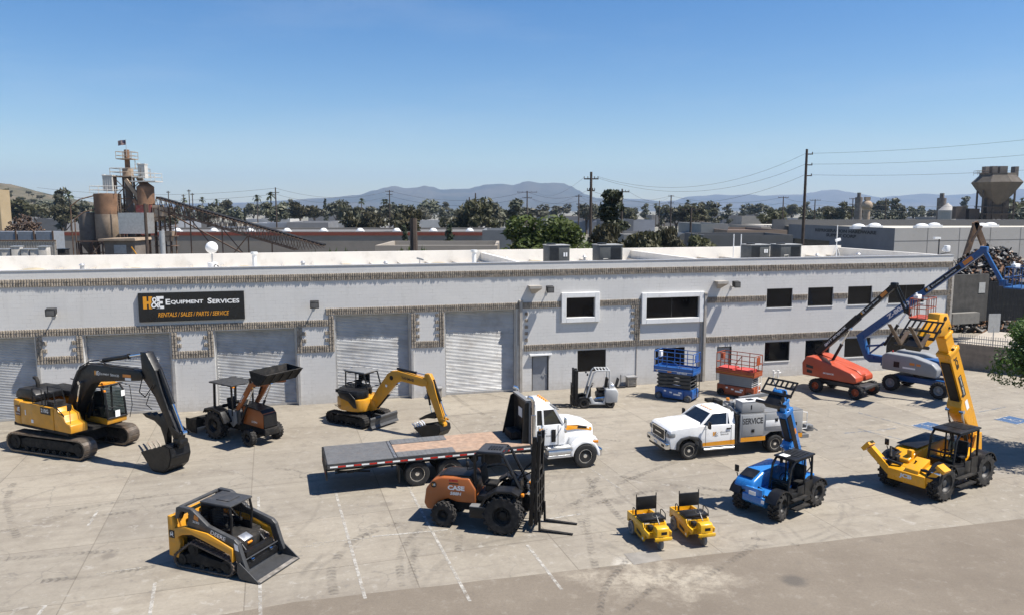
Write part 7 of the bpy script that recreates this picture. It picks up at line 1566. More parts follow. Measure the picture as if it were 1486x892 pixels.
for px, top, Y, w, nm, pr, H0, W0, lb in (
    (797, 298, 78, 11.6, 'broad_tree', P_big, 10.8, 9.6, 'big round fresh green tree behind the roof, left of the leftmost air conditioner'),
    (886, 272, 88, 5.4, 'tall_tree', P_tall, 13.5, 5.2, 'tall dark tree just right of the dark wooden pole with crossarm'),
    (880, 316, 84, 5.6, 'dark_tree', P_dry, 4.5, 5, 'low dark brushy tree at the foot of the tall dark tree'),
    (935, 328, 82, 6.4, 'scrub_tree', P_dry, 4.5, 5, 'brownish green scrubby tree left of the small curved street lamp'),
    (968, 322, 90, 4.6, 'scrub_tree', P_dry, 4.5, 5, 'thin olive tree above the cross wall of the roof'),
    (1008, 334, 84, 5.8, 'scrub_tree', P_dry, 4.5, 5, 'dark scrubby tree by the small curved street lamp'),
    (490, 353, 66, 2.6, 'shrub', P_shrub, 3.2, 4.2, 'green shrub row left part behind the roof, at the end of the conveyor'),
    (520, 352, 66, 2.4, 'shrub', P_shrub, 3.2, 4.2, 'green shrub left of the beige parapet building'),
    (463, 355, 66, 1.8, 'shrub', P_shrub, 3.2, 4.2, 'small green shrub just under the lower end of the conveyor'),
    (585, 347, 64, 1.9, 'shrub', P_shrub, 3.2, 4.2, 'green shrub left of the thick brown pole'),
    (613, 349, 64, 1.6, 'shrub', P_shrub, 3.2, 4.2, 'green shrub right of the thick brown pole'),
    (588, 323, 140, 2.6, 'cypress_tree', P_cy, 9, 3.2, 'dark cypress behind the thick brown pole'), (652, 322, 140, 3.4, 'cypress_tree', P_cy, 9, 3.2, 'dark cypress right of the thick brown pole'),
    (92, 272, 300, 9.5, 'tall_tree', P_tl[0], 14, 6.5, 'tall dark tree left of the silo plant'), (104, 279, 310, 5.5, 'palm_tree', P_pm, 15, 4.2, 'palm tree just left of the silo plant'),
    (135, 288, 300, 9, 'dark_tree', P_br[1], 10, 10, 'round tree just behind the silo plant, on its left'), (510, 289, 210, 9, 'dark_tree', P_br[1], 10, 10, 'dark round tree above the right end of the conveyor'),
    (593, 296, 170, 9, 'olive_tree', P_br[0], 10, 10, 'olive brown tree above the thick brown pole'), (695, 282, 190, 11, 'dark_tree', P_br[2], 10, 10, 'large dark tree behind the double pole left of the big green tree'),
    (712, 292, 200, 10, 'dark_tree', P_br[1], 10, 10, 'dark tree to the right of the large dark tree behind the double pole'), (747, 287, 200, 8, 'tall_tree', P_tl[1], 14, 6.5, 'tiered dark tree above the big round green tree'),
    (665, 304, 190, 9, 'olive_tree', P_br[0], 10, 10, 'low olive tree above the right cypress'), (515, 305, 190, 8, 'olive_tree', P_br[0], 10, 10, 'low olive tree over the roof of the long brown warehouse'),
    (540, 303, 190, 9, 'dark_tree', P_br[2], 10, 10, 'low dark tree over the roof of the long brown warehouse')):
    H = zof(top, Y); plant(nm, pr, lb, 'tree' if nm != 'shrub' else 'shrub', (gx(px, Y), Y, 0), szx=(w / W0, w / W0, H / H0))
for px, top, Y in ((295.7, 287, 420), (269.5, 288, 440), (316.5, 290, 430), (375.5, 284, 330), (394.6, 280, 300), (526, 289, 380), (557.5, 290, 420), (561.6, 290, 410), (570.7, 294, 450), (997, 291, 420), (937, 296, 500), (951, 296, 500)):
    H = zof(top, Y); plant('palm_tree', P_pm, 'distant thin palm tree rising above the tree line', 'tree', (gx(px, Y), Y, 0), szx=(1.2, 1.2, H / 15), group='distant palms above the tree line')
GT = 'trees of the valley tree line'
for i in range(108):
    px = -60 + 1620 * (i + random.random()) / 108
    Y = random.uniform(260, 620); top = random.uniform(293, 304) if random.random() < .78 else random.uniform(285, 293)
    H = max(4, zof(top, Y) * 1.04); 
    if H > 22: H = 22
    k = random.random(); pr, H0 = (random.choice(P_br), 10) if k < .7 else (random.choice(P_tl), 14) if k < .92 else (P_cy, 9)
    wd = H / 10 * random.uniform(.9, 1.5) if H0 == 10 else H / 14 * random.uniform(.8, 1.3)
    plant('valley_tree', pr, 'distant tree standing in the valley tree line behind the warehouses', 'tree', (gx(px, Y), Y, 0), szx=(wd, wd, H / H0), group=GT)
# far wooded belt that reads as one mass
rg = random.Random(5); k = MB()
for i in range(700):
    Y = rg.uniform(750, 2600); px = rg.uniform(-120, 1620); h = rg.uniform(5, 9)
    leaves(k, rg, Vector((gx(px, Y), Y, h * .5)), Vector((h * 1.2, h * 1.2, h * .6)), 16, h * .42)
tag(k.build('far_wood', L_val, smooth=False), 'far wooded belt across the valley floor', 'trees', kind='stuff')
# ---------------------------------------------------------------- hills
def hillmat(name, c1, c2, c3, s):
    m, t = newmat(name); tc = t.new('ShaderNodeTexCoord').outputs['Object']
    n = t.noise(tc, s, 9, .68); c = t.mix(t.ramp(n, [(.4, 0), (.58, 1)]), c1, c2); c = t.mix(t.ramp(t.noise(tc, s * .3, 5), [(.55, 0), (.7, .8)]), c, c3)
    t.link(c, t.b.inputs['Base Color']); t.b.inputs['Roughness'].default_value = .95; return m
def ridge(name, prof, Y, depth, mt, seed, rough=.06, base_py=306):
    """mountain range: crest follows real heights, flanks fall on both sides with gullies"""
    nx, ny = 260, 26; x0, x1 = prof[0][0], prof[-1][0]; vs = []; fs = []
    for i in range(nx + 1):
        px = x0 + (x1 - x0) * i / nx
        for (a, ya), (b, yb) in zip(prof, prof[1:]):
            if a <= px <= b: u = (px - a) / (b - a); u = u * u * (3 - 2 * u); py = ya + (yb - ya) * u; break
        H = max(0, zof(py, Y))
        for j in range(ny + 1):
            v = j / ny * 2 - 1; yy = Y + v * depth; xx = gx(px, Y) + noise.noise(Vector((i * .05, j * .2, seed))) * depth * .02
            g = 1 - abs(v) ** 1.15; n = noise.fractal(Vector((xx / (depth * .35), yy / (depth * .7), seed)), 1, 2, 6)
            z = H * g * (1 + (n * .5 - .05) * (abs(v) * 1.3)) + H * rough * noise.fractal(Vector((xx / (depth * .1), yy / (depth * .15), seed + 9)), 1, 2, 4) * (.25 + .75 * abs(v)) - (8 if g < .05 else 0)
            vs.append((xx, yy, z))
    for i in range(nx):
        for j in range(ny): a = i * (ny + 1) + j; fs.append((a, a + 1, a + ny + 2, a + ny + 1))
    tag(MB().add(vs, fs).build(name, mt, ang=180), kind='structure')
HM = hillmat('chaparral_mountain', (.022, .028, .02), (.06, .055, .04), (.12, .10, .07), .0016)
ridge('mountains', [(300, 301), (400, 292), (470, 288), (520, 284), (545, 277), (560, 273), (572, 271), (590, 274), (603, 273), (615, 270.5), (625, 272), (640, 276), (660, 275.5), (680, 275), (693, 272), (705, 269), (728, 268), (742, 269.5), (752, 267.5), (758, 265), (766, 264), (785, 267), (803, 266), (818, 267), (828, 271), (838, 277), (848, 283), (865, 288), (905, 291), (960, 294), (1050, 302)], 8200, 1500, HM, 3.1)
ridge('far_mountains', [(860, 300), (885, 292), (905, 289), (935, 290), (960, 293), (975, 292), (1000, 286), (1020, 285), (1040, 283), (1060, 284), (1085, 283), (1110, 285), (1130, 283.5), (1160, 283), (1180, 280), (1195, 277), (1208, 276), (1225, 279), (1245, 282), (1275, 288), (1300, 285), (1340, 282), (1370, 284), (1400, 283), (1440, 277), (1486, 275), (1560, 272), (1700, 280)], 11200, 1700, HM, 7.7)
ridge('distant_ridge', [(60, 300), (200, 297), (330, 295), (420, 293), (500, 294), (560, 300)], 10800, 1300, HM, 1.3)
ridge('hillside', [(-420, 268), (-260, 262), (-120, 262), (-20, 264), (12, 268), (34, 274), (55, 281), (80, 290), (110, 299), (150, 306), (190, 310)], 900, 330, hillmat('dry_hillside', (.035, .042, .024), (.11, .09, .06), (.15, .12, .075), .02), 5.5, .05)
rg = random.Random(9)
for i in range(85):
    px = rg.uniform(-60, 140); Y = rg.uniform(640, 860); top = 268 + max(0, px) * .27; z = max(0, zof(top, 900)) * (1 - abs(Y - 900) / 330)
    s = rg.uniform(.5, 1.0); plant('hillside_tree', rg.choice(P_br), 'dark bushy tree dotted over the dry hillside on the left', 'tree', (gx(px, Y, z), Y, z - 1), szx=(s, s, s * .8), group='trees on the dry hillside')
# ---------------------------------------------------------------- neighbouring buildings
def bld(name, px0, px1, top, Y, depth, wc, rc, label, group=None, deg=0, doms=0, fascia=None, wins=0, cat='building', H=None):
    xa, xb = gx(px0, Y, 5), gx(px1, Y, 5); H = H or zof(top, Y); w = xb - xa
    t = thing(name, label, cat, ((xa + xb) / 2, Y, 0), deg, group); wm = mat('wall_' + '%d_%d_%d' % tuple(int(c * 100) for c in wc), wc, .85, var=.1, scale=.25, dirt=.15, dirtcol=tuple(c * .65 for c in wc))
    rm = mat('roof_' + '%d_%d_%d' % tuple(int(c * 100) for c in rc), rc, .85, var=.12, scale=.15, dirt=.2, dirtcol=tuple(c * .7 for c in rc))
    MB().bb(-w / 2, w / 2, 0, .3, 0, H).bb(-w / 2, w / 2, depth - .3, depth, 0, H).bb(-w / 2, -w / 2 + .3, .3, depth - .3, 0, H).bb(w / 2 - .3, w / 2, .3, depth - .3, 0, H).build('wall', wm, t)
    MB().bb(-w / 2 + .3, w / 2 - .3, .3, depth - .3, H - .9, H - .45).build('roof', rm, t)
    if fascia: MB().bb(-w / 2 - .02, w / 2 + .02, -.12, -.01, H - .75, H - .15).build('fascia', mat('fascia_red', fascia, .7), t)
    for i in range(doms):
        x = -w / 2 + w * (i + .5) / doms; MB().bb(x - .8, x + .8, depth * .3 - .8, depth * .3 + .8, H - .45, H - .1).ell((x, depth * .3, H - .1), .75, .75, .55, 12, 4, z0=0).build('skylight', M_white, t)
    for i in range(wins):
        x = -w / 2 + w * (i + .5) / wins; MB().bb(x - w / wins * .3, x + w / wins * .3, -.05, -.002, H * .35, H * .62).build('window', M_win, t)
    return t
bld('long_warehouse', 84, 706, 336, 150, 34, (.27, .24, .205), (.17, .165, .16), 'long low brown grey warehouse with a red fascia behind the conveyor', doms=11, fascia=(.24, .055, .03), cat='warehouse')
bld('parapet_building', 545, 722, 356, 74, 11, (.40, .345, .28), (.20, .20, .20), 'beige building with hollow parapet directly behind the thick brown pole')
bld('white_shed', 700, 742, 334, 118, 14, (.16, .17, .18), (.72, .72, .71), 'small shed with a bright white roof left of the big green tree')
bld('stucco_block', -60, 3, 276, 240, 5, (.42, .32, .19), (.35, .3, .25), 'yellowish stucco block at the far left edge', wins=3)
bld('tan_shop', 1055, 1142, 334, 150, 26, (.30, .22, .16), (.15, .10, .075), 'tan building with a brown roof left of the refrigeration building')
bld('corrugated_shed', 1017, 1056, 325, 160, 22, (.30, .30, .28), (.30, .30, .29), 'grey corrugated shed behind the two white roof posts')
bld('grey_shed', 905, 975, 340, 120, 18, (.24, .23, .215), (.28, .28, .27), 'grey shed half hidden by scrubby trees')
bld('dark_depot', 1020, 1150, 341, 110, 12, (.12, .12, .12), (.2, .2, .2), 'dark low depot building behind the roof posts')
t = thing('tank_row', 'pair of dark horizontal tanks with arched ends beside the corrugated shed', 'tanks', (gx(985, 165), 165, 0), 12)
for x in (0, 4.6): MB().cyl((x, -3, 4.2), (x, 8, 4.2), 2.0, n=20).bb(x - 1.5, x + 1.5, -2, 7, 0, 2.6).build('tank', M_hvac, t)
rg = random.Random(31)
cols = [((.45, .43, .40), (.70, .69, .66)), ((.30, .28, .26), (.62, .61, .59)), ((.38, .34, .29), (.30, .29, .28)), ((.55, .54, .52), (.68, .67, .65)), ((.20, .20, .21), (.40, .40, .40)), ((.34, .26, .19), (.22, .20, .18)), ((.26, .28, .32), (.5, .5, .5))]
GB = 'distant industrial buildings of the valley'
for i in range(58):
    Y = rg.uniform(190, 600); px = -40 + 1600 * (i + rg.random()) / 58; w = rg.uniform(25, 80); wc, rc = rg.choice(cols); H = rg.uniform(4.5, 7.5)
    if px < 260 and Y < 260: Y += 120
    bld('industrial_building', px, px + w * 1.0, 0, Y, rg.uniform(15, 40), wc, rc, 'distant low industrial building between the trees of the valley', GB, rg.uniform(-4, 8), H=H)
# sloping grey building with the refrigeration sign
C = Vector((gx(1296, 166), 166, 0)); A = Vector((gx(1143, 212), 212, 0)); E_ = Vector((gx(1640, 186), 186, 0)); Hh = 7.15
t = thing('refrigeration_building', 'large pale grey warehouse with REFRIGERATION HARDWARE lettering on its darker side wall', 'building', C)
a, e = A - C, E_ - C
up = Vector((0, 0, Hh)); back = Vector((e.x * .1 + a.x, 60, 0))
MB().quad(Vector(), a, a + up, up).build('side_wall', mat('shade_toned_wall', (.20, .205, .215), .85, var=.08, scale=.3), t, smooth=False)  # shade of this side is put into its darker, bluer wall colour
MB().quad(Vector(), e, e + up, up).build('front_wall', mat('pale_concrete_panel', (.36, .35, .335), .85, var=.06, scale=.2, dirt=.1), t, smooth=False)
m = MB(); en = Vector((e.y, -e.x, 0)).normalized()
for i in range(1, 8):
    p = e * i / 8; m.add([p + en * .03, p + e.normalized() * .15 + en * .03, p + e.normalized() * .15 + en * .03 + up, p + en * .03 + up], [(0, 1, 2, 3)])
p = e * .001 + en * .03 + Vector((0, 0, 4.3)); m.quad(p, e + en * .03 + Vector((0, 0, 4.3)), e + en * .03 + Vector((0, 0, 4.42)), p + Vector((0, 0, .12)))
m.build('panel_joint', mat('joint_dark', (.16, .155, .15), .9), t, smooth=False)
r0 = Vector((0, 0, Hh - .5)); MB().quad(r0, e + r0, e + r0 + Vector((a.x * .6, 46, 0)), a * 1.6 + r0).build('roof', mat('cream_roof', (.60, .56, .48), .8, var=.08, scale=.1), t, smooth=False)
MB().bb(-10, e.x * .9, 48, 49, 0, Hh + 1.2).build('rear_wall', mat('joint_dark', (.16, .155, .15), .9), t)
for i in range(7):
    p = r0 + e * (.06 + i * .13) + Vector((-6, 12 + (i % 2) * 8, 0)); MB().bb(p.x - 1.6, p.x + 1.6, p.y - 1, p.y + 1, p.z, p.z + .6).ell((p.x, p.y, p.z + .6), 1.5, 1.0, .6, 12, 4, z0=0).build('skylight', M_white, t)
an_ = Vector((-a.y, a.x, 0)).normalized(); an_ = an_ if an_.y < 0 else -an_
M_tx = mat('wall_lettering', (.015, .015, .02), .6); ud = -a.normalized()
text('REFRIGERATION HARDWARE', M_tx, t, a * .70 + an_ * .06 + Vector((0, 0, 5.55)), ud, (0, 0, 1), .8, a.length * .56, bold=.06)
text('SUPPLY CORP', M_tx, t, a * .585 + an_ * .06 + Vector((0, 0, 4.45)), ud, (0, 0, 1), .8, a.length * .28, bold=.06)
MB().quad(a * .98 + an_ * .05 + Vector((0, 0, 1.6)), a * .55 + an_ * .05 + Vector((0, 0, 1.6)), a * .55 + an_ * .05 + Vector((0, 0, 3.4)), a * .98 + an_ * .05 + Vector((0, 0, 3.4))).build('window', M_win, t, smooth=False)
# ---------------------------------------------------------------- concrete silo plant (each silo and machine its own thing)
YP = 115.; k_ = F0 / YP
def zp(py): return HC + (HZ - py) / k_
def xp(px): return gx(px, YP, 8)
M_rust = mat('rusty_silo_brown', (.27, .15, .085), .85, var=.22, scale=.5, dirt=.4, dirtcol=(.13, .075, .045)); M_tan = mat('silo_tan', (.42, .32, .23), .85, var=.12, scale=.5, dirt=.3, dirtcol=(.22, .16, .11))
M_sgr = mat('silo_grey', (.20, .17, .145), .85, var=.2, scale=.5, dirt=.3, dirtcol=(.1, .08, .06)); M_rs = mat('rusty_steel_frame', (.16, .10, .065), .85, var=.3, scale=1, dirt=.3, dirtcol=(.09, .05, .03)); M_flt = mat('filter_white', (.62, .60, .56), .6, var=.05, dirt=.15)
def rail(mb, x0, x1, y0, y1, z, h=1.1, r=.04):
    for q in (z + h, z + h * .5): mb.tube([(x0, y0, q), (x1, y0, q), (x1, y1, q), (x0, y1, q), (x0, y0, q)], r, 4)
    n = max(2, int((x1 - x0) / 1.2))
    for i in range(n + 1):
        for y in (y0, y1): mb.tube([(x0 + (x1 - x0) * i / n, y, z), (x0 + (x1 - x0) * i / n, y, z + h)], r, 4)
def silo(px, r, zt, zm, zb, mu, ml, label, zband, cone=.0, legs=True):
    t = thing('silo', label, 'silo', (xp(px), YP, 0)); MB().lathe([(r, zband), (r, zt), (r * .02, zt + cone) if cone else (r * .02, zt + .1)], ax='z', n=28).build('upper_shell', mu, t, ang=50)
    MB().lathe([(r * .18, zb), (r, zm), (r, zband - .01)], ax='z', n=28).build('lower_shell', ml, t, ang=50)
    m = MB()
    for a in range(4): x, y = r * .95 * math.cos(a * PI / 2 + .6), r * .95 * math.sin(a * PI / 2 + .6); m.bar((x, y, 0), (x, y, zm), .25, .25)
    m.bar((-r, 0, zb), (r, 0, zb), .15, .15); m.build('leg', M_rs, t); return t
s1 = silo(159, 1.85, zp(282), zp(345), zp(366), M_rust, M_tan, 'large silo with rusty top band and tan lower half, biggest of the plant', zp(311)); m = MB(); rail(m, -1.9, 1.9, -1.2, 1.2, zp(282)); m.build('railing', M_flt, s1)
silo(129, 1.25, zp(309), zp(352), zp(368), M_sgr, M_sgr, 'shorter grey brown silo on the left of the large banded silo', zp(325))
s3 = silo(214.5, 1.2, zp(272), zp(297), zp(303), M_rust, M_rust, 'small rusty silo with a conical top on the right of the tower', zp(285), .9); m = MB(); rail(m, -1.3, 2.0, -1.2, 1.2, zp(264)); m.bb(-1.5, 2.1, -1.3, 1.3, zp(264) - .15, zp(264)); m.build('railing', M_flt, s3)
MB().bb(-1.1, 1.1, -1, 1, zp(309), zp(298)).build('support_ring', mat('faded_red', (.28, .06, .05), .8, dirt=.3), s3)
for px, z0, z1, w, lb in ((164, zp(281), zp(257), .7, 'white dust filter standing on top of the large banded silo'), (212.5, zp(263), zp(241), .5, 'white dust filter on top of the small rusty silo')):
    t = thing('dust_filter', lb, 'filter', (xp(px), YP, z0)); h = z1 - z0; MB().bb(-w, w, -w, w, .3, h).build('housing', M_flt, t); MB().bb(-w * 1.1, w * 1.1, -w * 1.1, w * 1.1, h, h + .15).rbox((-w * 1.2, 0, h + .1), (.4, .4, .3), .05).build('cap', M_flt, t)
    m = MB()
    for i in range(5): m.bb(-w + i * w * .45, -w + i * w * .45 + .05, -w - .04, -w, .35, h - .1)
    m.build('rib', M_galv, t)
t = thing('process_tower', 'tall rusty steel tower with drum and crow-nest platform in the middle of the plant', 'tower', (xp(186), YP + 1, 0)); m = MB()
za, zb_ = 0, zp(258)
for x in (-1.6, 1.6):
    for y in (-1.4, 1.4): m.bar((x, y, 0), (x * .85, y * .85, zb_), .22, .22)
nb = 5
for i in range(nb):
    z0, z1 = zb_ * i / nb, zb_ * (i + 1) / nb
    for y in (-1.4, 1.4): m.bar((-1.6, y, z0), (1.6, y, z1), .1, .1); m.bar((1.6, y, z0), (-1.6, y, z1), .1, .1); m.bar((-1.6, y, z1), (1.6, y, z1), .14, .14)
m.build('lattice', M_rs, t)
MB().cyl((0, 0, 0), (0, 0, zb_), .55, n=14).build('riser', M_sgr, t)
m = MB(); m.bb(-1.9, 2.6, -1.5, 1.5, zb_, zb_ + .15); rail(m, -1.9, 2.6, -1.5, 1.5, zb_ + .15); m.build('platform', M_tan, t)
MB().cyl((0, 0, zb_ + .15), (0, 0, zp(246)), .75, n=18).cyl((1.6, 0, zb_), (2.6, 0, zb_ - 2), .45, n=10).build('drum', M_tan, t); MB().cyl((0, 0, zp(246)), (0, 0, zp(219)), .36, n=12).build('column', M_rust, t)
m = MB(); m.bb(-1.15, 1.15, -1, 1, zp(233), zp(233) + .12); rail(m, -1.15, 1.15, -1, 1, zp(233)); m.tube([(.9, .5, zp(233)), (.9, .5, zp(246))], .05, 4); m.build('crow_nest', M_tan, t)
t = thing('tower_flag', 'small weathered flag on a thin pole at the very top of the steel tower', 'flag', (xp(188), YP + .5, zp(222))); L = zp(205) - zp(222)
MB().cyl((0, 0, -.8), (0, 0, L), .04, n=6).build('flagpole', M_galv, t)
m = MB(); vs = []
for i in range(13):
    for j in range(8): vs.append((-i * .1, math.sin(i * .7) * .08, L - .05 - j * .1 - i * .012))
for i in range(12):
    for j in range(7):
        q = i * 8 + j; m.mi = 2 if (i < 5 and j < 4) else j % 2; m.add([vs[q], vs[q + 1], vs[q + 9], vs[q + 8]], [(0, 1, 2, 3)])
m.build('flag', [mat('faded_flag_red', (.22, .07, .06), .8), mat('faded_flag_white', (.4, .39, .37), .8), mat('faded_flag_blue', (.03, .04, .09), .8)], t, smooth=False)
t = thing('equipment_box', 'large grey corrugated metal box on legs beside the tower', 'cabin', (xp(211), YP - 4, 0)); MB().bb(-1.9, 1.9, 0, 3, zp(338), zp(309)).build('box', M_galv, t)
MB().bar((-1.7, .5, 0), (-1.7, .5, zp(338)), .2, .2).bar((1.7, .5, 0), (1.7, .5, zp(338)), .2, .2).build('leg', M_rs, t)
t = thing('plant_shed', 'grey block shed with a pale overhanging flat roof in front of the silos', 'shed', (xp(212), YP - 8, 0)); zs_ = zp(342) - .4
MB().bb(-2.1, 2.1, 0, 4, 0, zs_).build('wall', M_sgr, t); MB().prism([(-2.7, zs_), (2.5, zs_), (2.4, zs_ + .35), (-2.6, zs_ + .25)], -.6, 4.3).build('roof', M_tan, t); MB().bb(-.8, .9, -.04, -.002, zs_ - 1.8, zs_ - .6).build('window', M_galv, t)
t = thing('chute_tower', 'rusty frame of stacked chutes and pipes at the upper end of the conveyor', 'frame', (xp(240), YP, 0)); m = MB()
for x in (-1.1, -.4, .4, 1.1): m.bar((x, -1, 0), (x, -1, zp(302)), .14, .14); m.bar((x, 1, 0), (x, 1, zp(302)), .14, .14)
for z in (zp(302), zp(315), zp(328), zp(342), zp(356)): m.bb(-1.3, 1.5, -1.1, 1.1, z - .1, z)
for z in (zp(350), zp(336), zp(322)): m.bar((-1.1, -1.05, z), (1.1, -1.05, z + 1.2), .08, .08)
m.build('steel_frame', M_rs, t); MB().bb(-.2, 1.0, -1.2, .8, zp(314), zp(301)).bb(-1.3, -.3, -1, .6, zp(320), zp(298)).prism([(.2, zp(335)), (1.2, zp(335)), (.9, zp(350)), (.5, zp(350))], -1.1, .5).build('hopper', M_tan, t)
t = thing('standpipe', 'upright grey cylinder standing among the yellow railings right of the plant shed', 'pipe', (xp(270), YP - 8, 0)); MB().cyl((0, 0, 3.5), (0, 0, zp(333)), .38, n=14).build('cylinder', M_galv, t)
m = MB(); m.bb(-4, 1.2, -.8, .8, 3.2, 3.5); rail(m, -4, 1.2, -.8, .8, 3.5, 1.3, .05); m.bar((-3.6, 0, 0), (-3.6, 0, 3.2), .2, .2); m.bar((.8, 0, 0), (.8, 0, 3.2), .2, .2); m.build('walkway', M_tan, t); MB().bar((-3.9, -.9, 6.0), (-2.0, -.9, 3.0), .1, .12).build('stair_rail', M_yel, t)
t = thing('pipework', 'rusty ladder, bent pipes and braces crowded round the feet of the silos', 'pipes', (xp(150), YP - 2.2, 0)); m = MB()
for x0, z0 in ((-3.4, zp(300)), (-2.9, zp(318))): m.tube([(x0, 0, 0), (x0, 0, z0), (x0 + 1.2, .3, z0 + 1.0), (x0 + 3.2, 1, z0 + 1.6)], .09, 6)
for x in (-2.6, -.6, .9, 2.6, 3.9): m.bar((x, 0, 0), (x, 0, zp(350)), .16, .16)
for a, b in ((-2.6, .9), (.9, -.6), (.9, 3.9), (2.6, .9)): m.bar((a, -.1, 2), (b, -.1, zp(350)), .09, .09)
m.bb(-2.7, 4.0, -.2, 0, zp(350), zp(350) + .18); m.build('brace', M_rs, t)
m = MB()
for x in (3.3, 3.7): m.bar((x, .4, 3), (x, .4, zp(283)), .05, .05)
for i in range(26): m.bar((3.3, .4, 3.2 + i * .38), (3.7, .4, 3.2 + i * .38), .04, .04)
m.build('ladder', M_tan, t)
rg = random.Random(77); m = MB()
for i in range(26): m.box((rg.uniform(-3, 6), rg.uniform(2, 5), rg.uniform(2.5, 8)), (rg.uniform(.3, 1.4), .6, rg.uniform(.3, 1.6)), (0, rg.uniform(-.3, .3), 0))
m.build('machinery', mat('dark_brown_steel', (.07, .055, .045), .85, var=.3), t)
for px, z0, z1 in ((190, zp(300), zp(262)), (200, zp(330), zp(290))): 
    t = thing('transfer_chute', 'slanted tan duct linking the tower with the small rusty silo' if px == 190 else 'lower slanted rusty duct right of the tower riser', 'duct', (xp(px), YP - .6, 0)); MB().bar((0, 0, z1), (1.9, 0, z0 + 1), .4, .5).build('duct', M_tan if px == 190 else M_rust, t)
# inclined belt conveyor
pa, pb_ = Vector((xp(232), YP, zp(289))), Vector((gx(470, 104, 5), 104, HC + (HZ - 357) / (F0 / 104)))
t = thing('belt_conveyor', 'long rusty lattice conveyor sloping down to the right from the silo plant', 'conveyor', pa); v = pb_ - pa; d = v.normalized(); sd = Vector((0, 1, 0)); n = d.cross(sd).normalized(); n = n if n.z > 0 else -n
m = MB(); N = 30; dp = 1.5
for y in (-.7, .7):
    o = sd * y; m.bar(o, o + v, .1, .1); m.bar(o - n * dp, o + v * .86 - n * dp, .14, .14)
    for i in range(N):
        a0, a1 = v * i / N, v * (i + 1) / N; q = dp if i < N * .84 else dp * max(.05, (1 - i / N) / .16); m.bar(o + a0, o + a1 - n * q, .06, .06); m.bar(o + a0 - n * q, o + a0, .06, .06)
m.build('truss', M_rs, t)
MB().bar(n * .2, v + n * .2, .9, .22).build('belt', M_blkd, t); m = MB()
for i in range(44): p = v * i / 44 + n * .1; m.cyl(p - sd * .65, p + sd * .65, .09, n=6)
m.build('idler_roller', M_rs, t)
m = MB()
gxp = lambda f: v * f
low = gxp(0) - n * 1.2; q1 = Vector((gx(370, 112, 3) - pa.x, -3, zof(377, 112) - pa.z)); m.bar(low, q1, .16, .16)
for f in (.22, .42, .58, .72): p = v * f - n * dp; g_ = Vector((p.x, p.y, -pa.z)); m.bar(p, g_, .14, .14)
for f0, f1 in ((.42, .58), (.58, .42), (.22, .42)): p = v * f0 - n * dp; g_ = v * f1; m.bar(p, Vector((g_.x, g_.y, -pa.z + 3.5)), .11, .11)
m.build('support_strut', M_rs, t)
# ---------------------------------------------------------------- storage yard at the left
t = thing('corrugated_fence', 'upright pale corrugated fence below the scrap heap on the left', 'fence', (xp(-40), 92, 0)); L = gx(88, 92) - xp(-40); m = MB()
for i in range(int(L / .3)): m.bb(i * .3, i * .3 + .16, 0, .08, 0, zof(348, 92)); m.bb(i * .3 + .16, i * .3 + .3, .06, .12, 0, zof(348, 92))
m.build('panel', mat('fence_pale', (.42, .38, .33), .8, var=.15, dirt=.2), t); MB().bb(0, L, -.06, 0, zof(348, 92) - .15, zof(348, 92)).build('rail', M_rs, t)
for i, (a, b) in enumerate(((-30, 5), (7, 31), (33, 57), (59, 84))):
    t = thing('metal_container', ['grey blue container panel at the very left edge above the pale fence', 'grey blue container panel second from the left above the pale fence', 'grey blue container panel third from the left above the pale fence', 'grey blue container panel nearest the silos above the pale fence'][i], 'container', (gx((a + b) / 2, 97), 97, 0)); w = (gx(b, 97) - gx(a, 97)) / 2
    MB().bb(-w, w, 0, 2.4, 0, zof(336, 97)).build('body', mat('container_grey', (.24, .26, .29), .6, var=.1, dirt=.2), t); MB().bb(w - .15, w + .05, -.06, 0, 0, zof(335, 97)).build('post', M_rs, t)
def heap(name, label, cat, c, rx, ry, h, n, s, mats, seed):
    rg = random.Random(seed); m = MB()
    for i in range(n):
        a = rg.uniform(0, 6.28); q = rg.random() ** .5; z = h * (1 - q * q) * rg.uniform(.8, 1.05); m.mi = rg.randrange(len(mats)); k = s * rg.uniform(.4, 1.5)
        m.box((c[0] * 0 + rx * q * math.cos(a), ry * q * math.sin(a), z), (k * rg.uniform(.5, 2.6), k * rg.uniform(.3, 1), k * rg.uniform(.15, .6)), (rg.uniform(-1, 1), rg.uniform(-1, 1), rg.uniform(0, 6)))
    m.mi = 0; m.ell((0, 0, 0), rx * .9, ry * .9, h * .8, 20, 8, z0=0)
    o = m.build(name, mats, loc=c, smooth=False); tag(o, label, cat, kind='stuff'); return o
heap('scrap_heap', 'brown heap of rusty scrap above the containers on the left', 'scrap', (gx(42, 108), 108, 0), 5.8, 4, zof(315, 108), 3200, .24, [M_rs, mat('scrap_brown', (.11, .07, .05), .9, var=.3), mat('scrap_dark', (.05, .035, .03), .9, var=.3)], 3)
rg = random.Random(17)
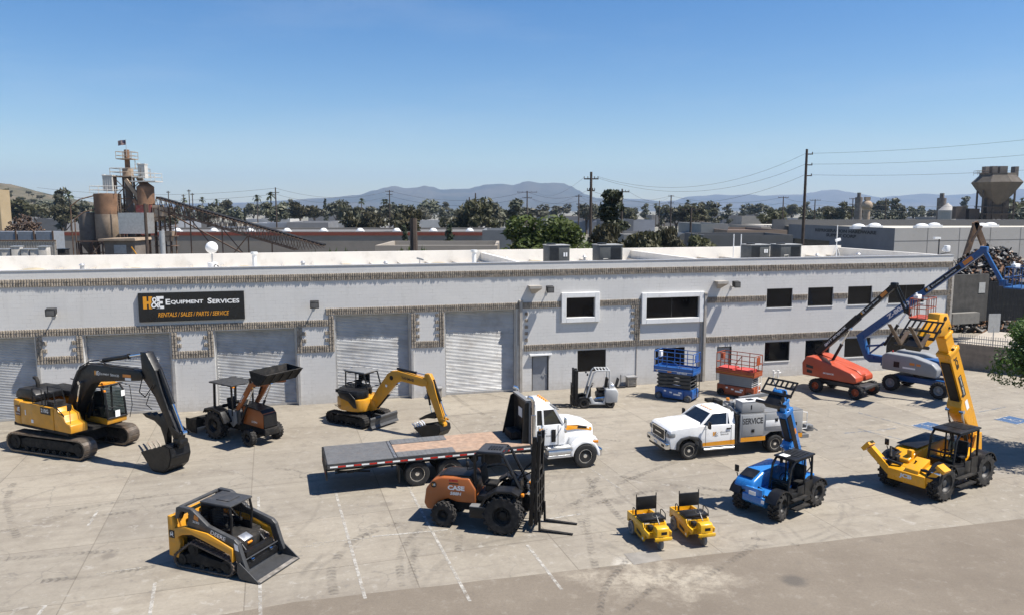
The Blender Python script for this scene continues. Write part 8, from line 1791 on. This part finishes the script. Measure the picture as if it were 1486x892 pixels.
for i, px in enumerate((8, 19, 33, 47, 60, 72, 99)):
    Y = 78; t = thing('wrapped_pallet', ['pale wrapped block stack at the left edge of the storage yard', 'pale stack second from the left in the storage yard', 'tallest white wrapped stack in the storage yard', 'white stack in the middle of the storage yard row', 'low tan stack right of the middle white stack', 'white stack near the right end of the storage yard row', 'dark covered stack nearest the silos'][i], 'pallet', (gx(px, Y), Y, 0), rg.uniform(-10, 10)); h = zof(362 - (4 if i in (2, 5) else 0), Y)
    MB().rbox((0, 0, h * .5), (.85, .8, h), .08).build('wrapped_load', M_blkd if i == 6 else mat('wrapped_pale', (.5, .47, .42), .7, var=.2, scale=3, dirt=.2), t); MB().bb(-.45, .45, -.45, .45, h + .002, h + .1).build('top_sheet', M_galv if i != 6 else M_blk, t)
# ---------------------------------------------------------------- right-hand skyline
t = thing('hopper_tower', 'large dark six-sided hopper on legs standing above the roofs at the right', 'tower', (gx(1445, 230, 15), 230, 0)); k2 = F0 / 230; zz = lambda py: HC + (HZ - py) / k2
MB().lathe([(1.2, zz(300)), (4.2, zz(284)), (6.8, zz(266)), (4.8, zz(256)), (4.7, zz(253)), (.05, zz(252.5))], ax='z', n=8).build('bin', mat('hopper_brown', (.105, .09, .07), .85, var=.25, scale=.3, dirt=.4, dirtcol=(.08, .06, .05)), t, ang=20)
m = MB()
for x, w, a, b in ((-3.6, 1.0, 255, 243.5), (-1.4, 1.5, 255, 243), (1.2, 2.2, 255, 243), (5.0, 1.1, 260, 243.5)): m.bb(x - w / 2, x + w / 2, -1, 1, zz(a), zz(b))
m.build('filter_box', M_sgr, t); m = MB()
for x in (-4.6, -1.5, 1.5, 4.6): m.bar((x, -1.5, 0), (x, -1.5, zz(278)), .4, .4); m.bar((x, 1.5, 0), (x, 1.5, zz(278)), .4, .4)
for z in (zz(310), zz(300)): m.bb(-5, 5, -2, 2, z - .3, z)
m.bb(-3.2, 3.2, -1.4, 1.4, zz(318), zz(288)); m.bb(-8, -5, -1, 1, zz(318), zz(303)); m.bb(-12, -9, -1, 1, zz(318), zz(300)); m.build('support_frame', mat('dark_brown_steel', (.07, .055, .045), .85, var=.3), t)
m = MB(); rail(m, -6.4, -3.0, -1, 1, zz(256), 1.3, .05); m.build('railing', M_rs, t)
for px, Y, r, top, lb, knd in ((1257, 330, 2.3, 291, 'round pale storage sphere among the trees on the right', 's'), (1245, 345, 1.6, 287, 'dark stepped silo next to the pale sphere', 'c'), (1374, 320, 3.4, 295, 'white tent shaped dome roof on the right skyline', 't'), (1365, 330, 1.8, 288, 'narrow grey silo left of the tent shaped dome', 'c')):
    t = thing('storage_tank', lb, 'tank', (gx(px, Y, 8), Y, 0)); z = zof(top, Y); m = MB()
    if knd == 's': m.ell((0, 0, z - r), r, r, r, 20, 12).cyl((0, 0, 0), (0, 0, z - r), r * .6, n=16).bb(-1, 1, -1, 1, z - .1, z + 1.3)
    elif knd == 'c': m.cyl((0, 0, 0), (0, 0, z), r, n=14).cyl((0, 0, z), (0, 0, z + 2), r * .5, n=10)
    else: m.lathe([(r * .95, 0), (r, z - 3), (r * .45, z - 1.2), (.1, z)], ax='z', n=20)
    m.build('shell', {'s': M_tan, 'c': M_sgr, 't': mat('pale_roof', (.42, .40, .37), .8)}[knd], t)
# grapple crane and scrap
t = thing('grapple_crane', 'rusty grapple crane arm folded into an upside-down V above the scrap', 'crane', (gx(1412, 80), 80, 0)); q = lambda px, py: Vector((gx(px, 80, 7) - gx(1412, 80), 0, zof(py, 80)))
M_gr = mat('rusty_arm', (.28, .17, .10), .8, var=.35, scale=1.2, dirt=.35, dirtcol=(.12, .07, .045)); m = MB(); m.bar(q(1397, 392), q(1414, 323), .36, .5); m.bar(q(1398, 430), q(1397, 392), .4, .5); m.build('main_boom', M_gr, t); m = MB(); m.bar(q(1412, 322), q(1430, 362), .36, .5); m.bar(q(1430, 362), q(1440, 400), .4, .5); m.build('stick', M_gr, t)
MB().cyl(q(1405, 350) + Vector((0, -.5, 0)), q(1418, 328) + Vector((0, -.5, 0)), .13, n=8).rbox(q(1443, 408), (1.4, 1.2, 1.2), .2).build('grapple', M_rs, t); MB().rbox((-1.2, 0, 1.4), (3, 2.4, 1.6), .2).build('cabin', M_rs, t)
heap('scrap_metal_pile', 'dark jumbled scrap metal pile behind the black gate', 'scrap', (gx(1440, 76), 77, 0), 7, 4, zof(362, 76), 4200, .27, [M_blkd, M_hvac, M_rs, M_rust, mat('scrap_grey', (.10, .10, .10), .6, var=.4), mat('scrap_light', (.30, .28, .26), .6, var=.3), mat('scrap_tan', (.28, .2, .15), .9)], 8)
heap('scrap_engines', 'lower row of dark engines and scrap parts right behind the gate', 'scrap', (gx(1405, 70), 71, 0), 5, 2, zof(392, 70), 2000, .24, [M_blkd, M_hvac, M_rs, M_rust, mat('scrap_grey', (.2, .2, .2), .6), mat('scrap_light', (.5, .48, .45), .6)], 9)
# ---------------------------------------------------------------- poles and wires
M_pole = mat('creosoted_pole', (.07, .05, .038), .9, var=.25, scale=2); M_wire = mat('wire', (.03, .03, .03), .6)
def pole(px, top, Y, arms, label, r=.17, group=None, off=0.):
    H = zof(top, Y); t = thing('utility_pole', label, 'utility pole', (gx(px, Y, H), Y, 0), off, group)
    MB().cyl((0, 0, 0), (0, 0, H), r * 1.25, r * .8, n=8).build('post', M_pole, t); m = MB()
    for dz, w in arms:
        m.bar((-w, 0, H - dz), (w, 0, H - dz), .12, .16)
        for x in (-w * .95, -w * .45, w * .45, w * .95): m.cyl((x, 0, H - dz + .08), (x, 0, H - dz + .32), .05, n=5)
    if arms: m.build('crossarm', M_pole, t)
    return Vector((gx(px, Y, H), Y, H))
PA = pole(1171, 219, 96, [], 'tallest bare wooden pole, right of the air conditioners, with three short side arms', .19)
t = [o for o in bpy.data.objects if o.get('category') == 'utility pole'][-1]; m = MB()
for dz in (.6, 1.9, 3.2): m.bar((0, 0, PA.z - dz), (.75, 0, PA.z - dz), .1, .12); m.cyl((.7, 0, PA.z - dz - .05), (.7, 0, PA.z - dz + .25), .06, n=5)
m.build('side_arm', M_pole, t)
PB = pole(858, 251, 102, [(.9, .95), (2.4, .5)], 'dark wooden pole with a crossarm left of the tall dark tree', .2)
PC = pole(903, 275, 132, [(.5, 1.2)], 'slim grey pole with a crossarm at the right edge of the tall dark tree')
pole(600, 317, 62, [], 'thick short brown pole without wires standing behind the roof between two shrubs', .34)
PD = pole(399.6, 273, 220, [(1.5, 1)], 'slim pole beside the palms over the conveyor', .2)
PE = pole(565, 277, 260, [(.4, 1.3), (1.5, 1)], 'pole with short crossarms in front of the left mountain', .2); PF = pole(765, 278, 250, [(.4, 3.2), (2.2, 1.5)], 'pole with a wide T crossarm above the big round green tree', .22)
pole(690, 281, 200, [(1.8, 1)], 'pole in front of the large dark tree, right one of two', .2); pole(681, 287, 205, [(2.0, 1)], 'pole in front of the large dark tree, left one of two', .18); PG = pole(840, 283, 240, [(.6, 1), (3, .7)], 'slim pole left of the dark wooden pole with crossarm', .2)
PH = pole(974, 284, 250, [(.3, .9), (2.5, .9)], 'slim pole right of the thin olive tree', .22); pole(1003, 301, 130, [(.4, 1.5)], 'dark T pole by the small curved street lamp', .2); pole(957, 292, 260, [], 'thin bare pole right of the white warehouse', .15)
PI_ = pole(1137, 286, 240, [(.3, 1.6)], 'T pole left of the tallest bare pole', .2); PJ_ = pole(1183, 290, 260, [(.3, 1.8)], 'T pole right of the tallest bare pole', .2); pole(1238, 288, 260, [(.3, 1.2), (2.2, 1.2)], 'double crossarm pole left of the pale sphere', .2); pole(1286, 288, 255, [(.4, 2)], 'T pole right of the pale sphere', .2)
for px, tp in ((244, 278), (266, 283), (274, 276), (279, 281)): pole(px, tp, 260, [(.5, .6)], 'one of the thin poles clustered right of the small rusty silo', .18, 'thin poles behind the conveyor')
pole(210, 296, 70, [], 'thin dark pole directly in front of the grey equipment box', .16)
t = thing('utility_lamp', 'small curved white street lamp above the roof between the scrubby trees', 'lamp', (gx(996, 90), 90, 0)); H = zof(346, 90); MB().tube([(0, 0, 0), (0, 0, H - .6), (.2, 0, H - .1), (1.2, 0, H)], .07, 6).rbox((1.4, 0, H), (.6, .25, .12), .03).build('lamp_arm', M_flt, t)
def wire(a, b, sag, label, r=.014, n=16):
    a, b = Vector(a), Vector(b); pts = [a.lerp(b, i / n) - Vector((0, 0, sag * 4 * (i / n) * (1 - i / n))) for i in range(n + 1)]
    tag(MB().tube(pts, r, 4).build('power_line', M_wire), label, 'wire', 'overhead power lines')
LW = 'thin overhead power line strung between wooden poles against the sky'
for i, dz in enumerate((.5, 1.8, 3.1)):
    s_ = PA + Vector((.7, 0, -dz)); tgt = atd(1486, (191, 213, 235)[i], 84); e_ = s_ + (tgt - s_) * 1.9; wire(s_, e_, .9, LW)
    wire(PB + Vector((.8 - i * .5, 0, -.6 - (1.8 if i == 2 else 0))), PA + Vector((-.1, 0, -dz)), 2.6, LW)
wire(PB + Vector((-.9, 0, -.7)), PF + Vector((3, 0, 0)), 2, LW); wire(PB + Vector((-.5, 0, -2.4)), PF + Vector((1, 0, -2)), 2, LW); wire(PC + Vector((.9, 0, -.3)), PH, 2, LW, .02); wire(PC + Vector((-.9, 0, -.3)), PG, 2, LW, .02)
for a, b, s in ((PF, PE, 3), (PE, PD, 2.5), (PD, Vector((gx(60, 240), 240, 18)), 2), (PG, PF, 1.5), (PH, PI_, 2), (PI_, PJ_, 1), (PJ_, Vector((gx(1500, 250), 250, 14)), 2), (PH, PG, 2)):
    for dz in (.2, 1.9): wire(a - Vector((0, 0, dz)), b - Vector((0, 0, dz)), s, LW, .03)
# ---------------------------------------------------------------- valley haze
m, tt = newmat('valley_haze'); tt.n.clear(); oo = tt.new('ShaderNodeOutputMaterial'); pv = tt.new('ShaderNodeVolumePrincipled')
pv.inputs['Color'].default_value = (.50, .68, .95, 1); pv.inputs['Density'].default_value = .000078; pv.inputs['Anisotropy'].default_value = .1
tt.link(pv.outputs[0], oo.inputs['Volume'])
hz = MB().bb(-14300, 14300, -400, 13900, -20, 640).build('haze', m, smooth=False); tag(hz, kind='stuff'); hz['label'] = 'pale blue haze filling the valley air'; hz['category'] = 'haze'; hz.display_type = 'WIRE'
